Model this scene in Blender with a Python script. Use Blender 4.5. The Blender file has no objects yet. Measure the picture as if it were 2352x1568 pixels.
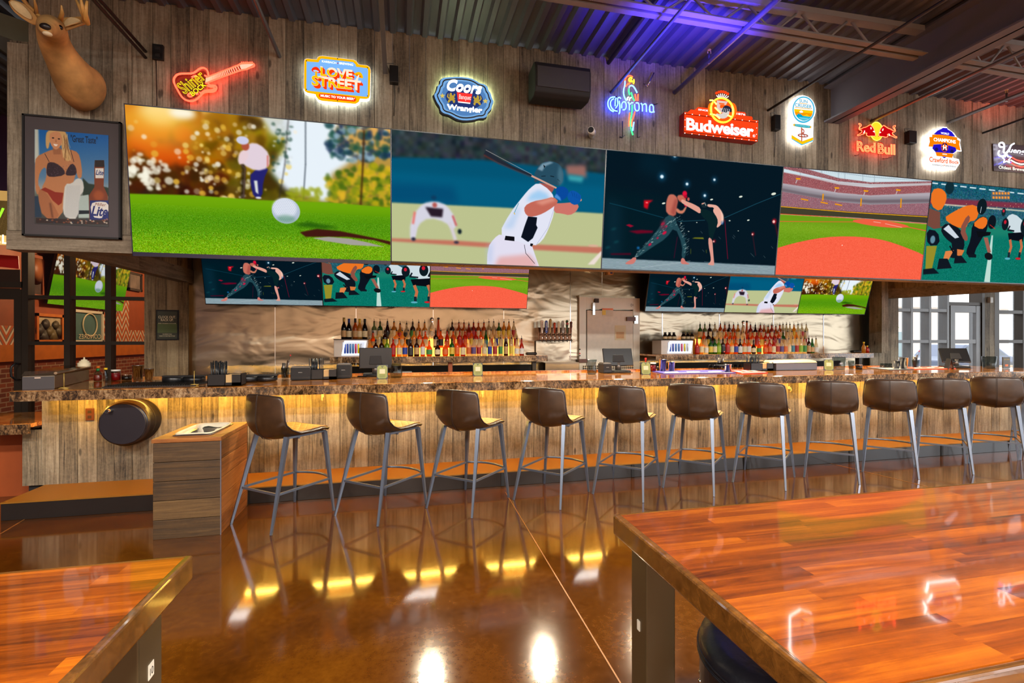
import bpy, bmesh, math, random
import numpy as np
from mathutils import Vector, Matrix
random.seed(7)
C = bpy.context.scene.collection
SC = bpy.context.scene
# ---------------------------------------------------------------- camera, exposure, world, large lights
FPX = 2352 * 17 / 36.0
TH = math.radians(12.97)
EYE = 1.5
cam_d = bpy.data.cameras.new('camera'); cam = bpy.data.objects.new('camera', cam_d); C.objects.link(cam)
cam_d.lens = 17.0; cam_d.sensor_width = 36.0; cam_d.shift_y = -4 / 2352.0; cam_d.clip_start = 0.05; cam_d.clip_end = 200
cam.location = (0, 0, EYE); cam.rotation_euler = (math.pi / 2, 0, -TH)
SC.camera = cam
SC.view_settings.view_transform = 'Standard'; SC.view_settings.look = 'None'
SC.view_settings.gamma = 1.0; SC.view_settings.exposure = 0.0; SC.view_settings.use_curve_mapping = False
try:
    SC.cycles.use_denoising = True
    SC.cycles.max_bounces = 6; SC.cycles.diffuse_bounces = 3; SC.cycles.glossy_bounces = 4
    SC.cycles.transmission_bounces = 4; SC.cycles.transparent_max_bounces = 12
    SC.cycles.sample_clamp_indirect = 6.0; SC.cycles.caustics_reflective = False; SC.cycles.caustics_refractive = False
except Exception:
    pass
wd = bpy.data.worlds.new('world'); SC.world = wd; wd.use_nodes = True
wn = wd.node_tree.nodes; wl = wd.node_tree.links
bg = wn['Background']; bg.inputs[0].default_value = (0.86, 0.93, 1.0, 1); bg.inputs[1].default_value = 3.8

def light(name, kind, loc, energy, color=(1, 1, 1), size=0.5, size_y=None, rot=(0, 0, 0), spot=None, blend=0.6):
    d = bpy.data.lights.new(name, kind); o = bpy.data.objects.new(name, d); C.objects.link(o)
    o.location = loc; o.rotation_euler = rot; d.energy = energy; d.color = color
    if kind == 'AREA':
        d.size = size
        if size_y: d.shape = 'RECTANGLE'; d.size_y = size_y
        else: d.shape = 'DISK'
    else:
        d.shadow_soft_size = size
    if kind == 'SPOT': d.spot_size = spot; d.spot_blend = blend
    return o

# ---------------------------------------------------------------- pixel -> world on a real plane
_c, _s = math.cos(TH), math.sin(TH)
def ray(px, py):
    u = (px - 1176) / FPX; v = (780 - py) / FPX
    return u * _c + _s, -u * _s + _c, v
def at(px, py, Y):
    dx, dy, dz = ray(px, py); t = Y / dy
    return Vector((dx * t, Y, EYE + dz * t))
def atz(px, py, Z):
    dx, dy, dz = ray(px, py); t = (Z - EYE) / dz
    return Vector((dx * t, dy * t, Z))
def atx(px, py, X):
    dx, dy, dz = ray(px, py); t = X / dx
    return Vector((X, dy * t, EYE + dz * t))

# ---------------------------------------------------------------- object helpers
def tag(o, label=None, cat=None, group=None, kind=None):
    if label: o['label'] = label
    if cat: o['category'] = cat
    if group: o['group'] = group
    if kind: o['kind'] = kind
    return o
def thing(name, label, cat, loc=(0, 0, 0), rz=0.0, group=None):
    o = bpy.data.objects.new(name, None); C.objects.link(o); o.empty_display_size = 0.1
    o.location = loc; o.rotation_euler = (0, 0, rz)
    return tag(o, label, cat, group)
def copy_tree(o, parent=None):
    c = o.copy(); C.objects.link(c); c.parent = parent
    for ch in list(o.children): copy_tree(ch, c)
    return c
def wipe(o):
    for ch in list(o.children): wipe(ch)
    bpy.data.objects.remove(o)

class MB:
    """collects shapes; build() links them as one mesh object"""
    def __init__(s): s.v = []; s.f = []; s.m = []; s.t = []; s.sm = []
    def add(s, vs, fs, mi=0, tone=0.5, smooth=False):
        b = len(s.v); s.v.extend([tuple(p) for p in vs])
        for f in fs: s.f.append([b + i for i in f]); s.m.append(mi); s.t.append(tone); s.sm.append(smooth)
        return s
    def box(s, a, b, mi=0, tone=0.5):
        x0, x1 = sorted((a[0], b[0])); y0, y1 = sorted((a[1], b[1])); z0, z1 = sorted((a[2], b[2]))
        vs = [(x0, y0, z0), (x1, y0, z0), (x1, y1, z0), (x0, y1, z0), (x0, y0, z1), (x1, y0, z1), (x1, y1, z1), (x0, y1, z1)]
        return s.add(vs, [(0, 3, 2, 1), (4, 5, 6, 7), (0, 1, 5, 4), (1, 2, 6, 5), (2, 3, 7, 6), (3, 0, 4, 7)], mi, tone)
    def hexa(s, q, d, mi=0, tone=0.5):
        """quad q (4 pts) extruded by vector d"""
        return s.prism(q, d, mi, tone)
    def prism(s, pts, d, mi=0, tone=0.5, smooth=False):
        n = len(pts); d = Vector(d); P = [Vector(p) for p in pts]
        vs = P + [p + d for p in P]
        fs = [tuple(range(n))[::-1], tuple(range(n, 2 * n))] + [(i, (i + 1) % n, n + (i + 1) % n, n + i) for i in range(n)]
        return s.add(vs, fs, mi, tone, smooth)
    def bar(s, a, b, w, h=None, up=(0, 0, 1), mi=0, tone=0.5, w2=None):
        a = Vector(a); b = Vector(b); h = h or w; d = (b - a).normalized(); up = Vector(up)
        if abs(d.dot(up)) > 0.98: up = Vector((0, 1, 0))
        x = d.cross(up).normalized(); y = x.cross(d)
        k = (w2 / w) if w2 else 1
        vs = [a + x * sx * w / 2 + y * sy * h / 2 for sx, sy in ((-1, -1), (1, -1), (1, 1), (-1, 1))] + \
             [b + x * sx * w * k / 2 + y * sy * h * k / 2 for sx, sy in ((-1, -1), (1, -1), (1, 1), (-1, 1))]
        return s.add(vs, [(0, 3, 2, 1), (4, 5, 6, 7), (0, 1, 5, 4), (1, 2, 6, 5), (2, 3, 7, 6), (3, 0, 4, 7)], mi, tone)
    def tube(s, path, r, n=8, closed=False, mi=0, cap=True, rs=None):
        P = [Vector(p) for p in path]; N = len(P); rings = []
        prev = None
        for i, p in enumerate(P):
            if closed: t = (P[(i + 1) % N] - P[i - 1])
            else: t = (P[min(i + 1, N - 1)] - P[max(i - 1, 0)])
            if t.length < 1e-9: t = Vector((0, 0, 1))
            t.normalize()
            if prev is None:
                a = Vector((0, 0, 1)) if abs(t.z) < 0.9 else Vector((1, 0, 0)); x = t.cross(a).normalized()
            else:
                x = prev - t * prev.dot(t)
                x = x.normalized() if x.length > 1e-6 else t.orthogonal().normalized()
            prev = x; y = t.cross(x); rr = rs[i] if rs else r
            rings.append([p + (x * math.cos(2 * math.pi * k / n) + y * math.sin(2 * math.pi * k / n)) * rr for k in range(n)])
        vs = [q for r_ in rings for q in r_]; fs = []
        for i in range(N if closed else N - 1):
            a = i * n; b = ((i + 1) % N) * n
            fs += [(a + k, a + (k + 1) % n, b + (k + 1) % n, b + k) for k in range(n)]
        s.add(vs, fs, mi, 0.5, True)
        if cap and not closed:
            s.add([rings[0][k] for k in range(n)], [tuple(range(n))[::-1]], mi); s.add([rings[-1][k] for k in range(n)], [tuple(range(n))], mi)
        return s
    def cyl(s, a, b, r, n=20, mi=0, r2=None):
        return s.tube([a, b], r, n, mi=mi, rs=[r, r if r2 is None else r2])
    def lathe(s, prof, c=(0, 0, 0), n=20, mi=0, axis='z', sx=1.0, sy=1.0, smooth=True):
        vs = []; c = Vector(c)
        for r, h in prof:
            for k in range(n):
                a = 2 * math.pi * k / n; x, y = r * math.cos(a) * sx, r * math.sin(a) * sy
                vs.append(c + (Vector((x, y, h)) if axis == 'z' else Vector((x, h, y)) if axis == 'y' else Vector((h, x, y))))
        fs = [(i * n + k, i * n + (k + 1) % n, (i + 1) * n + (k + 1) % n, (i + 1) * n + k) for i in range(len(prof) - 1) for k in range(n)]
        s.add(vs, fs, mi, 0.5, smooth)
        if prof[0][0] > 1e-5: s.add(vs[:n], [tuple(range(n))[::-1]], mi)
        if prof[-1][0] > 1e-5: s.add(vs[-n:], [tuple(range(n))], mi)
        return s
    def loft(s, rings, mi=0, cap=True, smooth=True):
        n = len(rings[0]); vs = [Vector(q) for r in rings for q in r]
        fs = [(i * n + k, i * n + (k + 1) % n, (i + 1) * n + (k + 1) % n, (i + 1) * n + k) for i in range(len(rings) - 1) for k in range(n)]
        if cap: fs += [tuple(range(n))[::-1], tuple(range((len(rings) - 1) * n, len(rings) * n))]
        return s.add(vs, fs, mi, 0.5, smooth)
    def sphere(s, c, r, n=12, mi=0, sc=(1, 1, 1)):
        c = Vector(c); rows = max(4, n // 2); vs = []
        for i in range(rows + 1):
            p = math.pi * i / rows
            for k in range(n):
                a = 2 * math.pi * k / n
                vs.append(c + Vector((math.sin(p) * math.cos(a) * r * sc[0], math.sin(p) * math.sin(a) * r * sc[1], math.cos(p) * r * sc[2])))
        fs = [(i * n + k, (i + 1) * n + k, (i + 1) * n + (k + 1) % n, i * n + (k + 1) % n) for i in range(rows) for k in range(n)]
        return s.add(vs, fs, mi, 0.5, True)
    def build(s, name, mats, parent=None, bevel=0, sub=0, solid=0, fix=True, uv=None):
        me = bpy.data.meshes.new(name); me.from_pydata(s.v, [], s.f)
        if not isinstance(mats, (list, tuple)): mats = [mats]
        for m in mats: me.materials.append(m)
        me.polygons.foreach_set('material_index', s.m)
        me.polygons.foreach_set('use_smooth', s.sm)
        a = me.attributes.new('tone', 'FLOAT', 'FACE'); a.data.foreach_set('value', s.t)
        if uv:
            l = me.uv_layers.new(name='UVMap')
            for i, c in enumerate(uv): l.data[i].uv = c
        if fix:
            bm = bmesh.new(); bm.from_mesh(me)
            bmesh.ops.remove_doubles(bm, verts=bm.verts, dist=1e-6)
            bmesh.ops.recalc_face_normals(bm, faces=bm.faces); bm.to_mesh(me); bm.free()
        me.update()
        o = bpy.data.objects.new(name, me); C.objects.link(o)
        if parent is not None: o.parent = parent
        if bevel:
            b = o.modifiers.new('bevel', 'BEVEL'); b.width = bevel; b.segments = 2; b.limit_method = 'ANGLE'; b.angle_limit = 0.6
        if solid:
            b = o.modifiers.new('solid', 'SOLIDIFY'); b.thickness = solid; b.offset = 0
        if sub:
            b = o.modifiers.new('sub', 'SUBSURF'); b.levels = sub; b.render_levels = sub
        return o

def text_mesh(body, offset=0.0, shear=0.0, spacing=1.0):
    cu = bpy.data.curves.new('t', 'FONT'); cu.body = body; cu.size = 1.0; cu.offset = offset; cu.shear = shear
    cu.space_character = spacing; cu.resolution_u = 3; cu.align_x = 'LEFT'
    o = bpy.data.objects.new('t', cu); C.objects.link(o)
    dg = bpy.context.evaluated_depsgraph_get(); ev = o.evaluated_get(dg); me = ev.to_mesh()
    vs = np.array([v.co[:2] for v in me.vertices]) if len(me.vertices) else np.zeros((0, 2)); fs = [tuple(p.vertices) for p in me.polygons]
    ev.to_mesh_clear(); bpy.data.objects.remove(o); bpy.data.curves.remove(cu)
    return vs, fs
def text_on(name, body, P0, ux, uz, w, h, mat, parent=None, offset=0.0, shear=0.0, thick=0.0, spacing=1.0, arc=0.0, mb=None, mi=0, just=False):
    """writes body into the rectangle that starts at P0 (lower left) and runs w along ux and h along uz"""
    vs, fs = text_mesh(body, offset, shear, spacing)
    if not len(vs): return None
    lo = vs.min(0); hi = vs.max(0); q = (vs - lo) / np.maximum(hi - lo, 1e-6)
    P0 = Vector(P0); ux = Vector(ux); uz = Vector(uz); nrm = uz.cross(ux).normalized() * -1
    pts = [P0 + ux * (a * w) + uz * (b * h + arc * (1 - (2 * a - 1) ** 2)) for a, b in q]
    m = mb or MB()
    if thick:
        # solid letters: front, back and sides along the outline edges
        n = len(pts); off = nrm * thick
        cnt = {}
        for f in fs:
            for i in range(len(f)):
                e = (f[i], f[(i + 1) % len(f)]); cnt[tuple(sorted(e))] = cnt.get(tuple(sorted(e)), []) + [e]
        sides = [(e[0][0], e[0][1], e[0][1] + n, e[0][0] + n) for e in cnt.values() if len(e) == 1]
        m.add(pts + [p - off for p in pts], [tuple(f) for f in fs] + [tuple(i + n for i in f)[::-1] for f in fs] + sides, mi)
    else:
        m.add(pts, fs, mi)
    if mb: return None
    return m.build(name, mat, parent, fix=bool(thick))
def text_px(name, body, bl, tr, Y, mat, parent=None, **k):
    """text between two photo points: lower left and upper right, on the plane y=Y"""
    a = at(bl[0], bl[1], Y); b = at(tr[0], tr[1], Y)
    return text_on(name, body, a, (1, 0, 0), (0, 0, 1), b.x - a.x, b.z - a.z, mat, parent, **k)

# ---------------------------------------------------------------- materials
def srgb(r, g, b):
    f = lambda c: (c / 255 / 12.92) if c / 255 <= 0.04045 else ((c / 255 + 0.055) / 1.055) ** 2.4
    return (f(r), f(g), f(b), 1)
def nmat(name):
    m = bpy.data.materials.new(name); m.use_nodes = True; nt = m.node_tree
    return m, nt, nt.nodes['Principled BSDF'], nt.nodes, nt.links
def P(name, col, rough=0.5, metal=0.0, coat=0.0, emit=None, es=0.0, spec=0.5, var=0.0, vscale=8.0, bump=0.0):
    m, nt, b, N, L = nmat(name)
    col = srgb(*col) if len(col) == 3 else col
    b.inputs['Base Color'].default_value = col; b.inputs['Roughness'].default_value = rough; b.inputs['Metallic'].default_value = metal
    b.inputs['Coat Weight'].default_value = coat; b.inputs['Coat Roughness'].default_value = 0.05
    b.inputs['Specular IOR Level'].default_value = spec
    if emit: b.inputs['Emission Color'].default_value = srgb(*emit); b.inputs['Emission Strength'].default_value = es
    # every material carries a little procedural variation
    tc = N.new('ShaderNodeTexCoord'); no = N.new('ShaderNodeTexNoise'); no.inputs['Scale'].default_value = vscale; no.inputs['Detail'].default_value = 5
    L.new(tc.outputs['Object'], no.inputs['Vector'])
    hs = N.new('ShaderNodeHueSaturation'); hs.inputs['Color'].default_value = col
    mr = N.new('ShaderNodeMapRange'); mr.inputs['To Min'].default_value = 1 - (var or 0.04); mr.inputs['To Max'].default_value = 1 + (var or 0.04)
    mr.inputs['From Min'].default_value = 0.25; mr.inputs['From Max'].default_value = 0.75
    L.new(no.outputs['Fac'], mr.inputs['Value']); L.new(mr.outputs[0], hs.inputs['Value']); L.new(hs.outputs[0], b.inputs['Base Color'])
    if bump:
        bu = N.new('ShaderNodeBump'); bu.inputs['Strength'].default_value = bump; bu.inputs['Distance'].default_value = 0.01
        L.new(no.outputs['Fac'], bu.inputs['Height']); L.new(bu.outputs[0], b.inputs['Normal'])
    return m
def EM(name, col, s=1.0, hidden_strength=None):
    m = bpy.data.materials.new(name); m.use_nodes = True; N = m.node_tree.nodes; L = m.node_tree.links
    for n in list(N): N.remove(n)
    e = N.new('ShaderNodeEmission'); e.inputs[0].default_value = srgb(*col) if len(col) == 3 else col; e.inputs[1].default_value = s
    o = N.new('ShaderNodeOutputMaterial'); L.new(e.outputs[0], o.inputs[0]); return m
def ramp(N, stops, interp='LINEAR'):
    r = N.new('ShaderNodeValToRGB'); e = r.color_ramp.elements; r.color_ramp.interpolation = interp
    while len(e) < len(stops): e.new(0.5)
    for i, (p, c) in enumerate(stops): e[i].position = p; e[i].color = srgb(*c) if len(c) == 3 else c
    return r
def wood(name, dark, mid, light_, axis='z', scale=1.0, rough=0.75, coat=0.0, grain=1.0, sat=None, bumpk=0.35, knots=True):
    """weathered board: grain stretched along axis, each board shifted by its own tone attribute"""
    m, nt, b, N, L = nmat(name)
    tc = N.new('ShaderNodeTexCoord'); at_ = N.new('ShaderNodeAttribute'); at_.attribute_name = 'tone'
    mp = N.new('ShaderNodeMapping'); s = [24 * scale] * 3; s['xyz'.index(axis)] = 1.1 * scale; mp.inputs['Scale'].default_value = s
    mul = N.new('ShaderNodeVectorMath'); mul.operation = 'SCALE'; mul.inputs[0].default_value = (17.3, 31.1, 23.7)
    L.new(at_.outputs['Fac'], mul.inputs['Scale'])
    add = N.new('ShaderNodeVectorMath'); L.new(tc.outputs['Object'], add.inputs[0]); L.new(mul.outputs[0], add.inputs[1])
    L.new(add.outputs[0], mp.inputs['Vector'])
    n1 = N.new('ShaderNodeTexNoise'); n1.inputs['Scale'].default_value = 1.6; n1.inputs['Detail'].default_value = 9; n1.inputs['Roughness'].default_value = 0.72; n1.inputs['Distortion'].default_value = 0.9
    L.new(mp.outputs[0], n1.inputs['Vector'])
    n2 = N.new('ShaderNodeTexNoise'); n2.inputs['Scale'].default_value = 2.3; n2.inputs['Detail'].default_value = 4; L.new(add.outputs[0], n2.inputs['Vector'])
    m1 = N.new('ShaderNodeMath'); m1.operation = 'MULTIPLY_ADD'; L.new(n1.outputs['Fac'], m1.inputs[0]); m1.inputs[1].default_value = 1.25 * grain
    m2 = N.new('ShaderNodeMath'); m2.operation = 'MULTIPLY_ADD'; L.new(n2.outputs['Fac'], m2.inputs[0]); m2.inputs[1].default_value = 0.55; m2.inputs[2].default_value = -0.42 - 0.62 * (grain - 1)
    L.new(m2.outputs[0], m1.inputs[2])
    m3 = N.new('ShaderNodeMath'); m3.operation = 'MULTIPLY_ADD'; L.new(at_.outputs['Fac'], m3.inputs[0]); m3.inputs[1].default_value = 0.3; m3.inputs[2].default_value = -0.15
    n3 = N.new('ShaderNodeTexNoise'); n3.inputs['Scale'].default_value = 38 * scale; n3.inputs['Detail'].default_value = 6; n3.inputs['Roughness'].default_value = 0.8; L.new(add.outputs[0], n3.inputs['Vector'])
    m5 = N.new('ShaderNodeMath'); m5.operation = 'MULTIPLY_ADD'; L.new(n3.outputs['Fac'], m5.inputs[0]); m5.inputs[1].default_value = 0.5 if knots else 0.2; m5.inputs[2].default_value = -0.25 if knots else -0.1
    m6 = N.new('ShaderNodeMath'); m6.operation = 'ADD'; L.new(m1.outputs[0], m6.inputs[0]); L.new(m5.outputs[0], m6.inputs[1])
    m4 = N.new('ShaderNodeMath'); m4.operation = 'ADD'; L.new(m6.outputs[0], m4.inputs[0]); L.new(m3.outputs[0], m4.inputs[1])
    r = ramp(N, [(0.16, dark), (0.48, mid), (0.86, light_)]); L.new(m4.outputs[0], r.inputs[0])
    col = r.outputs[0]
    if knots:
        vo = N.new('ShaderNodeTexVoronoi'); vo.inputs['Scale'].default_value = 1.0
        mk = N.new('ShaderNodeMapping'); ks = [7.0] * 3; ks['xyz'.index(axis)] = 2.4; mk.inputs['Scale'].default_value = ks
        L.new(add.outputs[0], mk.inputs['Vector']); L.new(mk.outputs[0], vo.inputs['Vector'])
        kr = ramp(N, [(0.0, (40, 40, 40)), (0.07, (95, 95, 95)), (0.12, (255, 255, 255))]); L.new(vo.outputs['Distance'], kr.inputs[0])
        mx = N.new('ShaderNodeMix'); mx.data_type = 'RGBA'; mx.blend_type = 'MULTIPLY'; mx.inputs['Factor'].default_value = 0.75
        L.new(col, mx.inputs['A']); L.new(kr.outputs[0], mx.inputs['B']); col = mx.outputs['Result']
    L.new(col, b.inputs['Base Color'])
    b.inputs['Roughness'].default_value = rough; b.inputs['Coat Weight'].default_value = coat; b.inputs['Coat Roughness'].default_value = 0.04
    bu = N.new('ShaderNodeBump'); bu.inputs['Strength'].default_value = bumpk; bu.inputs['Distance'].default_value = 0.006
    L.new(n1.outputs['Fac'], bu.inputs['Height']); L.new(bu.outputs[0], b.inputs['Normal'])
    return m
def granite(name, cols, rough=0.08, stretch=1.0):
    m, nt, b, N, L = nmat(name)
    tc = N.new('ShaderNodeTexCoord'); mp = N.new('ShaderNodeMapping'); mp.inputs['Scale'].default_value = (stretch, 2.2, 1)
    L.new(tc.outputs['Object'], mp.inputs['Vector'])
    n1 = N.new('ShaderNodeTexNoise'); n1.inputs['Scale'].default_value = 26; n1.inputs['Detail'].default_value = 8; n1.inputs['Roughness'].default_value = 0.75; n1.inputs['Distortion'].default_value = 0.6
    n2 = N.new('ShaderNodeTexNoise'); n2.inputs['Scale'].default_value = 3.1; n2.inputs['Detail'].default_value = 6; n2.inputs['Distortion'].default_value = 1.4
    L.new(mp.outputs[0], n1.inputs['Vector']); L.new(mp.outputs[0], n2.inputs['Vector'])
    ma = N.new('ShaderNodeMath'); ma.operation = 'MULTIPLY_ADD'; ma.inputs[1].default_value = 0.62; L.new(n1.outputs['Fac'], ma.inputs[0])
    mb_ = N.new('ShaderNodeMath'); mb_.operation = 'MULTIPLY'; mb_.inputs[1].default_value = 0.38; L.new(n2.outputs['Fac'], mb_.inputs[0]); L.new(mb_.outputs[0], ma.inputs[2])
    r = ramp(N, [(0.36, cols[0]), (0.45, cols[1]), (0.52, cols[2]), (0.64, cols[3])]); L.new(ma.outputs[0], r.inputs[0])
    L.new(r.outputs[0], b.inputs['Base Color']); b.inputs['Roughness'].default_value = rough
    b.inputs['Coat Weight'].default_value = 0.6; b.inputs['Coat Roughness'].default_value = 0.03
    return m
M = {}
M['barn'] = wood('weathered_barn_boards', (68, 61, 52), (134, 122, 102), (184, 172, 150), 'z')
M['barn_x'] = wood('weathered_barn_boards_flat', (58, 48, 38), (112, 98, 80), (156, 142, 120), 'x')
M['barn_y'] = wood('weathered_barn_boards_deep', (62, 50, 38), (122, 104, 82), (160, 142, 116), 'y')
M['barn_bar'] = wood('bar_front_boards', (62, 54, 44), (128, 114, 92), (178, 164, 138), 'z')
M['barn_in'] = wood('inner_boards', (70, 54, 36), (134, 110, 78), (168, 146, 110), 'z')
M['crate'] = wood('crate_boards_shaded', (40, 27, 12), (74, 51, 25), (108, 80, 44), 'x', rough=0.55, knots=False)  # end boards: shadow on the bin front put into the darker colour
M['crate_y'] = wood('crate_side_boards', (78, 42, 12), (140, 82, 32), (176, 112, 54), 'y', rough=0.5, knots=False)
M['crate_rim'] = wood('crate_rim', (96, 52, 14), (150, 88, 32), (186, 118, 52), 'x', rough=0.5, knots=False)
def butcher(name):
    """lacquered butcher block: staves along x, each with its own tone"""
    m = wood(name, (64, 24, 1), (126, 56, 3), (176, 92, 11), 'x', rough=0.32, coat=0.8, grain=1.1, bumpk=0.05, knots=False)
    return m
M['table'] = butcher('lacquered_butcher_block')
M['granite'] = granite('polished_granite_top', [(60, 28, 8), (146, 82, 24), (200, 128, 54), (232, 176, 104)], 0.07, 0.7)
M['granite_edge'] = granite('granite_edge', [(14, 9, 6), (62, 44, 26), (128, 94, 60), (188, 158, 118)], 0.14, 1.6)
M['black'] = P('black_plastic', (22, 21, 22), 0.35)
M['matte'] = P('matte_black', (26, 24, 24), 0.7)
M['bezel'] = P('tv_bezel', (16, 14, 18), 0.25)
M['bezel_blue'] = P('tv_lower_bezel', (38, 34, 58), 0.3)
M['frame_metal'] = P('dark_bronze_frame', (58, 48, 38), 0.4, 0.4)
M['frame_light'] = P('window_frame_grey', (118, 116, 114), 0.4, 0.4)
M['chrome'] = P('chrome', (205, 205, 205), 0.12, 1.0)
M['gun'] = P('gunmetal_legs', (104, 112, 126), 0.3, 0.6)
M['steel_beam'] = P('painted_beam_grey', (104, 100, 108), 0.55, var=0.08, vscale=2)
M['joist'] = P('painted_joist_grey', (138, 132, 128), 0.5)
M['deck'] = P('painted_roof_deck', (84, 83, 90), 0.5, var=0.12, vscale=1.5)
M['pipe'] = P('pipe_grey', (120, 116, 118), 0.35, 0.5)
M['pipe_dark'] = P('pipe_dark', (44, 40, 40), 0.45, 0.3)
M['kick'] = P('footrest_riser_charcoal', (34, 29, 26), 0.28, coat=0.3)
M['duct'] = P('duct_grey', (112, 118, 104), 0.5)
M['purple'] = P('purple_paint', (46, 18, 72), 0.8)
M['shell'] = P('brown_leather_shell', (62, 40, 22), 0.34, var=0.4, vscale=9, bump=0.12)
M['seam'] = P('leather_seam', (52, 33, 20), 0.6)
M['piping'] = P('dark_piping', (44, 34, 32), 0.35)
M['blackleather'] = P('black_leather', (20, 20, 26), 0.32, bump=0.15, vscale=40)
M['white'] = P('white_plastic', (226, 222, 212), 0.45)
M['paper'] = P('paper_white', (214, 204, 184), 0.8)
M['cream'] = P('cream', (222, 206, 168), 0.6)
M['kraft'] = P('kraft_napkins', (196, 160, 108), 0.8)
M['brownplate'] = P('brown_cover_plate', (96, 50, 24), 0.4)
M['brick_orange'] = P('orange_rail', (206, 112, 30), 0.5, var=0.15)
M['rust'] = P('rust_panel', (156, 72, 26), 0.6, var=0.1)
M['cooler'] = P('cooler_door_white_metal', (222, 212, 194), 0.45, 0.0, var=0.06, vscale=14, bump=0.1)
M['cooler_frame'] = P('cooler_frame', (204, 192, 172), 0.35, 0.2)
M['grey'] = P('grey_metal', (116, 108, 100), 0.35, 0.6)
M['tray'] = P('brushed_tray_steel', (150, 130, 108), 0.32, 0.8, var=0.1)
M['table_leg'] = P('bronze_table_leg', (88, 74, 50), 0.38, 0.5)
M['deer'] = P('deer_hide', (192, 146, 86), 0.85, var=0.5, vscale=6, bump=0.5)
M['deer_dark'] = P('deer_nose', (30, 20, 18), 0.35)
M['deer_light'] = P('deer_inner_ear', (214, 188, 140), 0.85, var=0.2, vscale=20)
M['antler'] = P('antler_bone', (206, 158, 86), 0.45, var=0.25, vscale=12)
M['red'] = P('red_plastic', (196, 32, 30), 0.4); M['blue'] = P('blue_plastic', (34, 60, 150), 0.4)
M['green'] = P('green_plastic', (40, 140, 70), 0.4); M['yellow'] = P('yellow_plastic', (232, 190, 30), 0.4)
M['orange'] = P('orange_plastic', (226, 108, 30), 0.4); M['tan'] = P('tan', (208, 164, 116), 0.6)
M['gold'] = P('gold', (196, 164, 84), 0.4, 0.4)
M['olive'] = P('olive_green_card', (140, 150, 74), 0.5)
M['sauce'] = P('red_sauce', (150, 34, 14), 0.2); M['cherry'] = P('cherries', (150, 10, 20), 0.2); M['dark_sauce'] = P('dark_sauce', (24, 10, 10), 0.2)
M['led'] = EM('warm_led', (255, 204, 88), 80.0)
M['led_shelf'] = EM('shelf_led', (255, 186, 80), 2.4)
M['led_white'] = EM('cooler_led', (225, 236, 255), 2.2)
M['lamp'] = EM('lamp_glow', (255, 226, 180), 30.0)

def front_fresnel(N, L):
    f = N.new('ShaderNodeFresnel'); f.inputs[0].default_value = 1.5; g = N.new('ShaderNodeNewGeometry')
    a = N.new('ShaderNodeMath'); a.operation = 'SUBTRACT'; a.inputs[0].default_value = 1.0; L.new(g.outputs['Backfacing'], a.inputs[1])
    b = N.new('ShaderNodeMath'); b.operation = 'MULTIPLY'; L.new(f.outputs[0], b.inputs[0]); L.new(a.outputs[0], b.inputs[1]); return b
def glass(name, tint=(255, 255, 255), rough=0.02, k=0.86):
    """thin glass: see-through with a fresnel reflection"""
    m = bpy.data.materials.new(name); m.use_nodes = True; N = m.node_tree.nodes; L = m.node_tree.links
    for n in list(N): N.remove(n)
    tr = N.new('ShaderNodeBsdfTransparent'); c = srgb(*tint); tr.inputs[0].default_value = (c[0] * k, c[1] * k, c[2] * k, 1)
    gl = N.new('ShaderNodeBsdfGlossy'); gl.inputs['Roughness'].default_value = rough
    fr = front_fresnel(N, L)
    mx = N.new('ShaderNodeMixShader'); L.new(fr.outputs[0], mx.inputs[0]); L.new(tr.outputs[0], mx.inputs[1]); L.new(gl.outputs[0], mx.inputs[2])
    o = N.new('ShaderNodeOutputMaterial'); L.new(mx.outputs[0], o.inputs[0]); return m
def liquor(name, col, clear=0.45):
    """filled glass: coloured light comes through, part scatters, surface mirrors"""
    m = bpy.data.materials.new(name); m.use_nodes = True; N = m.node_tree.nodes; L = m.node_tree.links
    for n in list(N): N.remove(n)
    c = srgb(*col)
    tr = N.new('ShaderNodeBsdfTransparent'); tr.inputs[0].default_value = c
    tl = N.new('ShaderNodeBsdfTranslucent'); tl.inputs[0].default_value = c
    df = N.new('ShaderNodeBsdfDiffuse'); df.inputs[0].default_value = c
    m0 = N.new('ShaderNodeMixShader'); m0.inputs[0].default_value = 0.35; L.new(tl.outputs[0], m0.inputs[1]); L.new(df.outputs[0], m0.inputs[2])
    m1 = N.new('ShaderNodeMixShader'); m1.inputs[0].default_value = 1 - clear; L.new(tr.outputs[0], m1.inputs[1]); L.new(m0.outputs[0], m1.inputs[2])
    gl = N.new('ShaderNodeBsdfGlossy'); gl.inputs['Roughness'].default_value = 0.06
    fr = front_fresnel(N, L)
    m2 = N.new('ShaderNodeMixShader'); L.new(fr.outputs[0], m2.inputs[0]); L.new(m1.outputs[0], m2.inputs[1]); L.new(gl.outputs[0], m2.inputs[2])
    o = N.new('ShaderNodeOutputMaterial'); L.new(m2.outputs[0], o.inputs[0]); return m
M['glass'] = glass('window_glass'); M['glassware'] = glass('glassware', (235, 240, 240), 0.03, 0.82)
M['acrylic'] = glass('clear_acrylic', (240, 225, 200), 0.1, 0.8)
LQ = {'amber': liquor('amber_liquor', (232, 124, 20)), 'red': liquor('red_liquor', (206, 60, 16)), 'clear': liquor('clear_liquor', (236, 224, 196), 0.55),
      'green': liquor('green_glass', (52, 130, 36)), 'dark': liquor('dark_liquor', (70, 26, 10), 0.2), 'gold': liquor('gold_liquor', (246, 186, 70)),
      'wine': liquor('dark_wine_bottle', (26, 16, 14), 0.05), 'lime': liquor('lime_liquor', (150, 190, 30)), 'pale_green': liquor('pale_green_glass', (170, 190, 130))}

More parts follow.
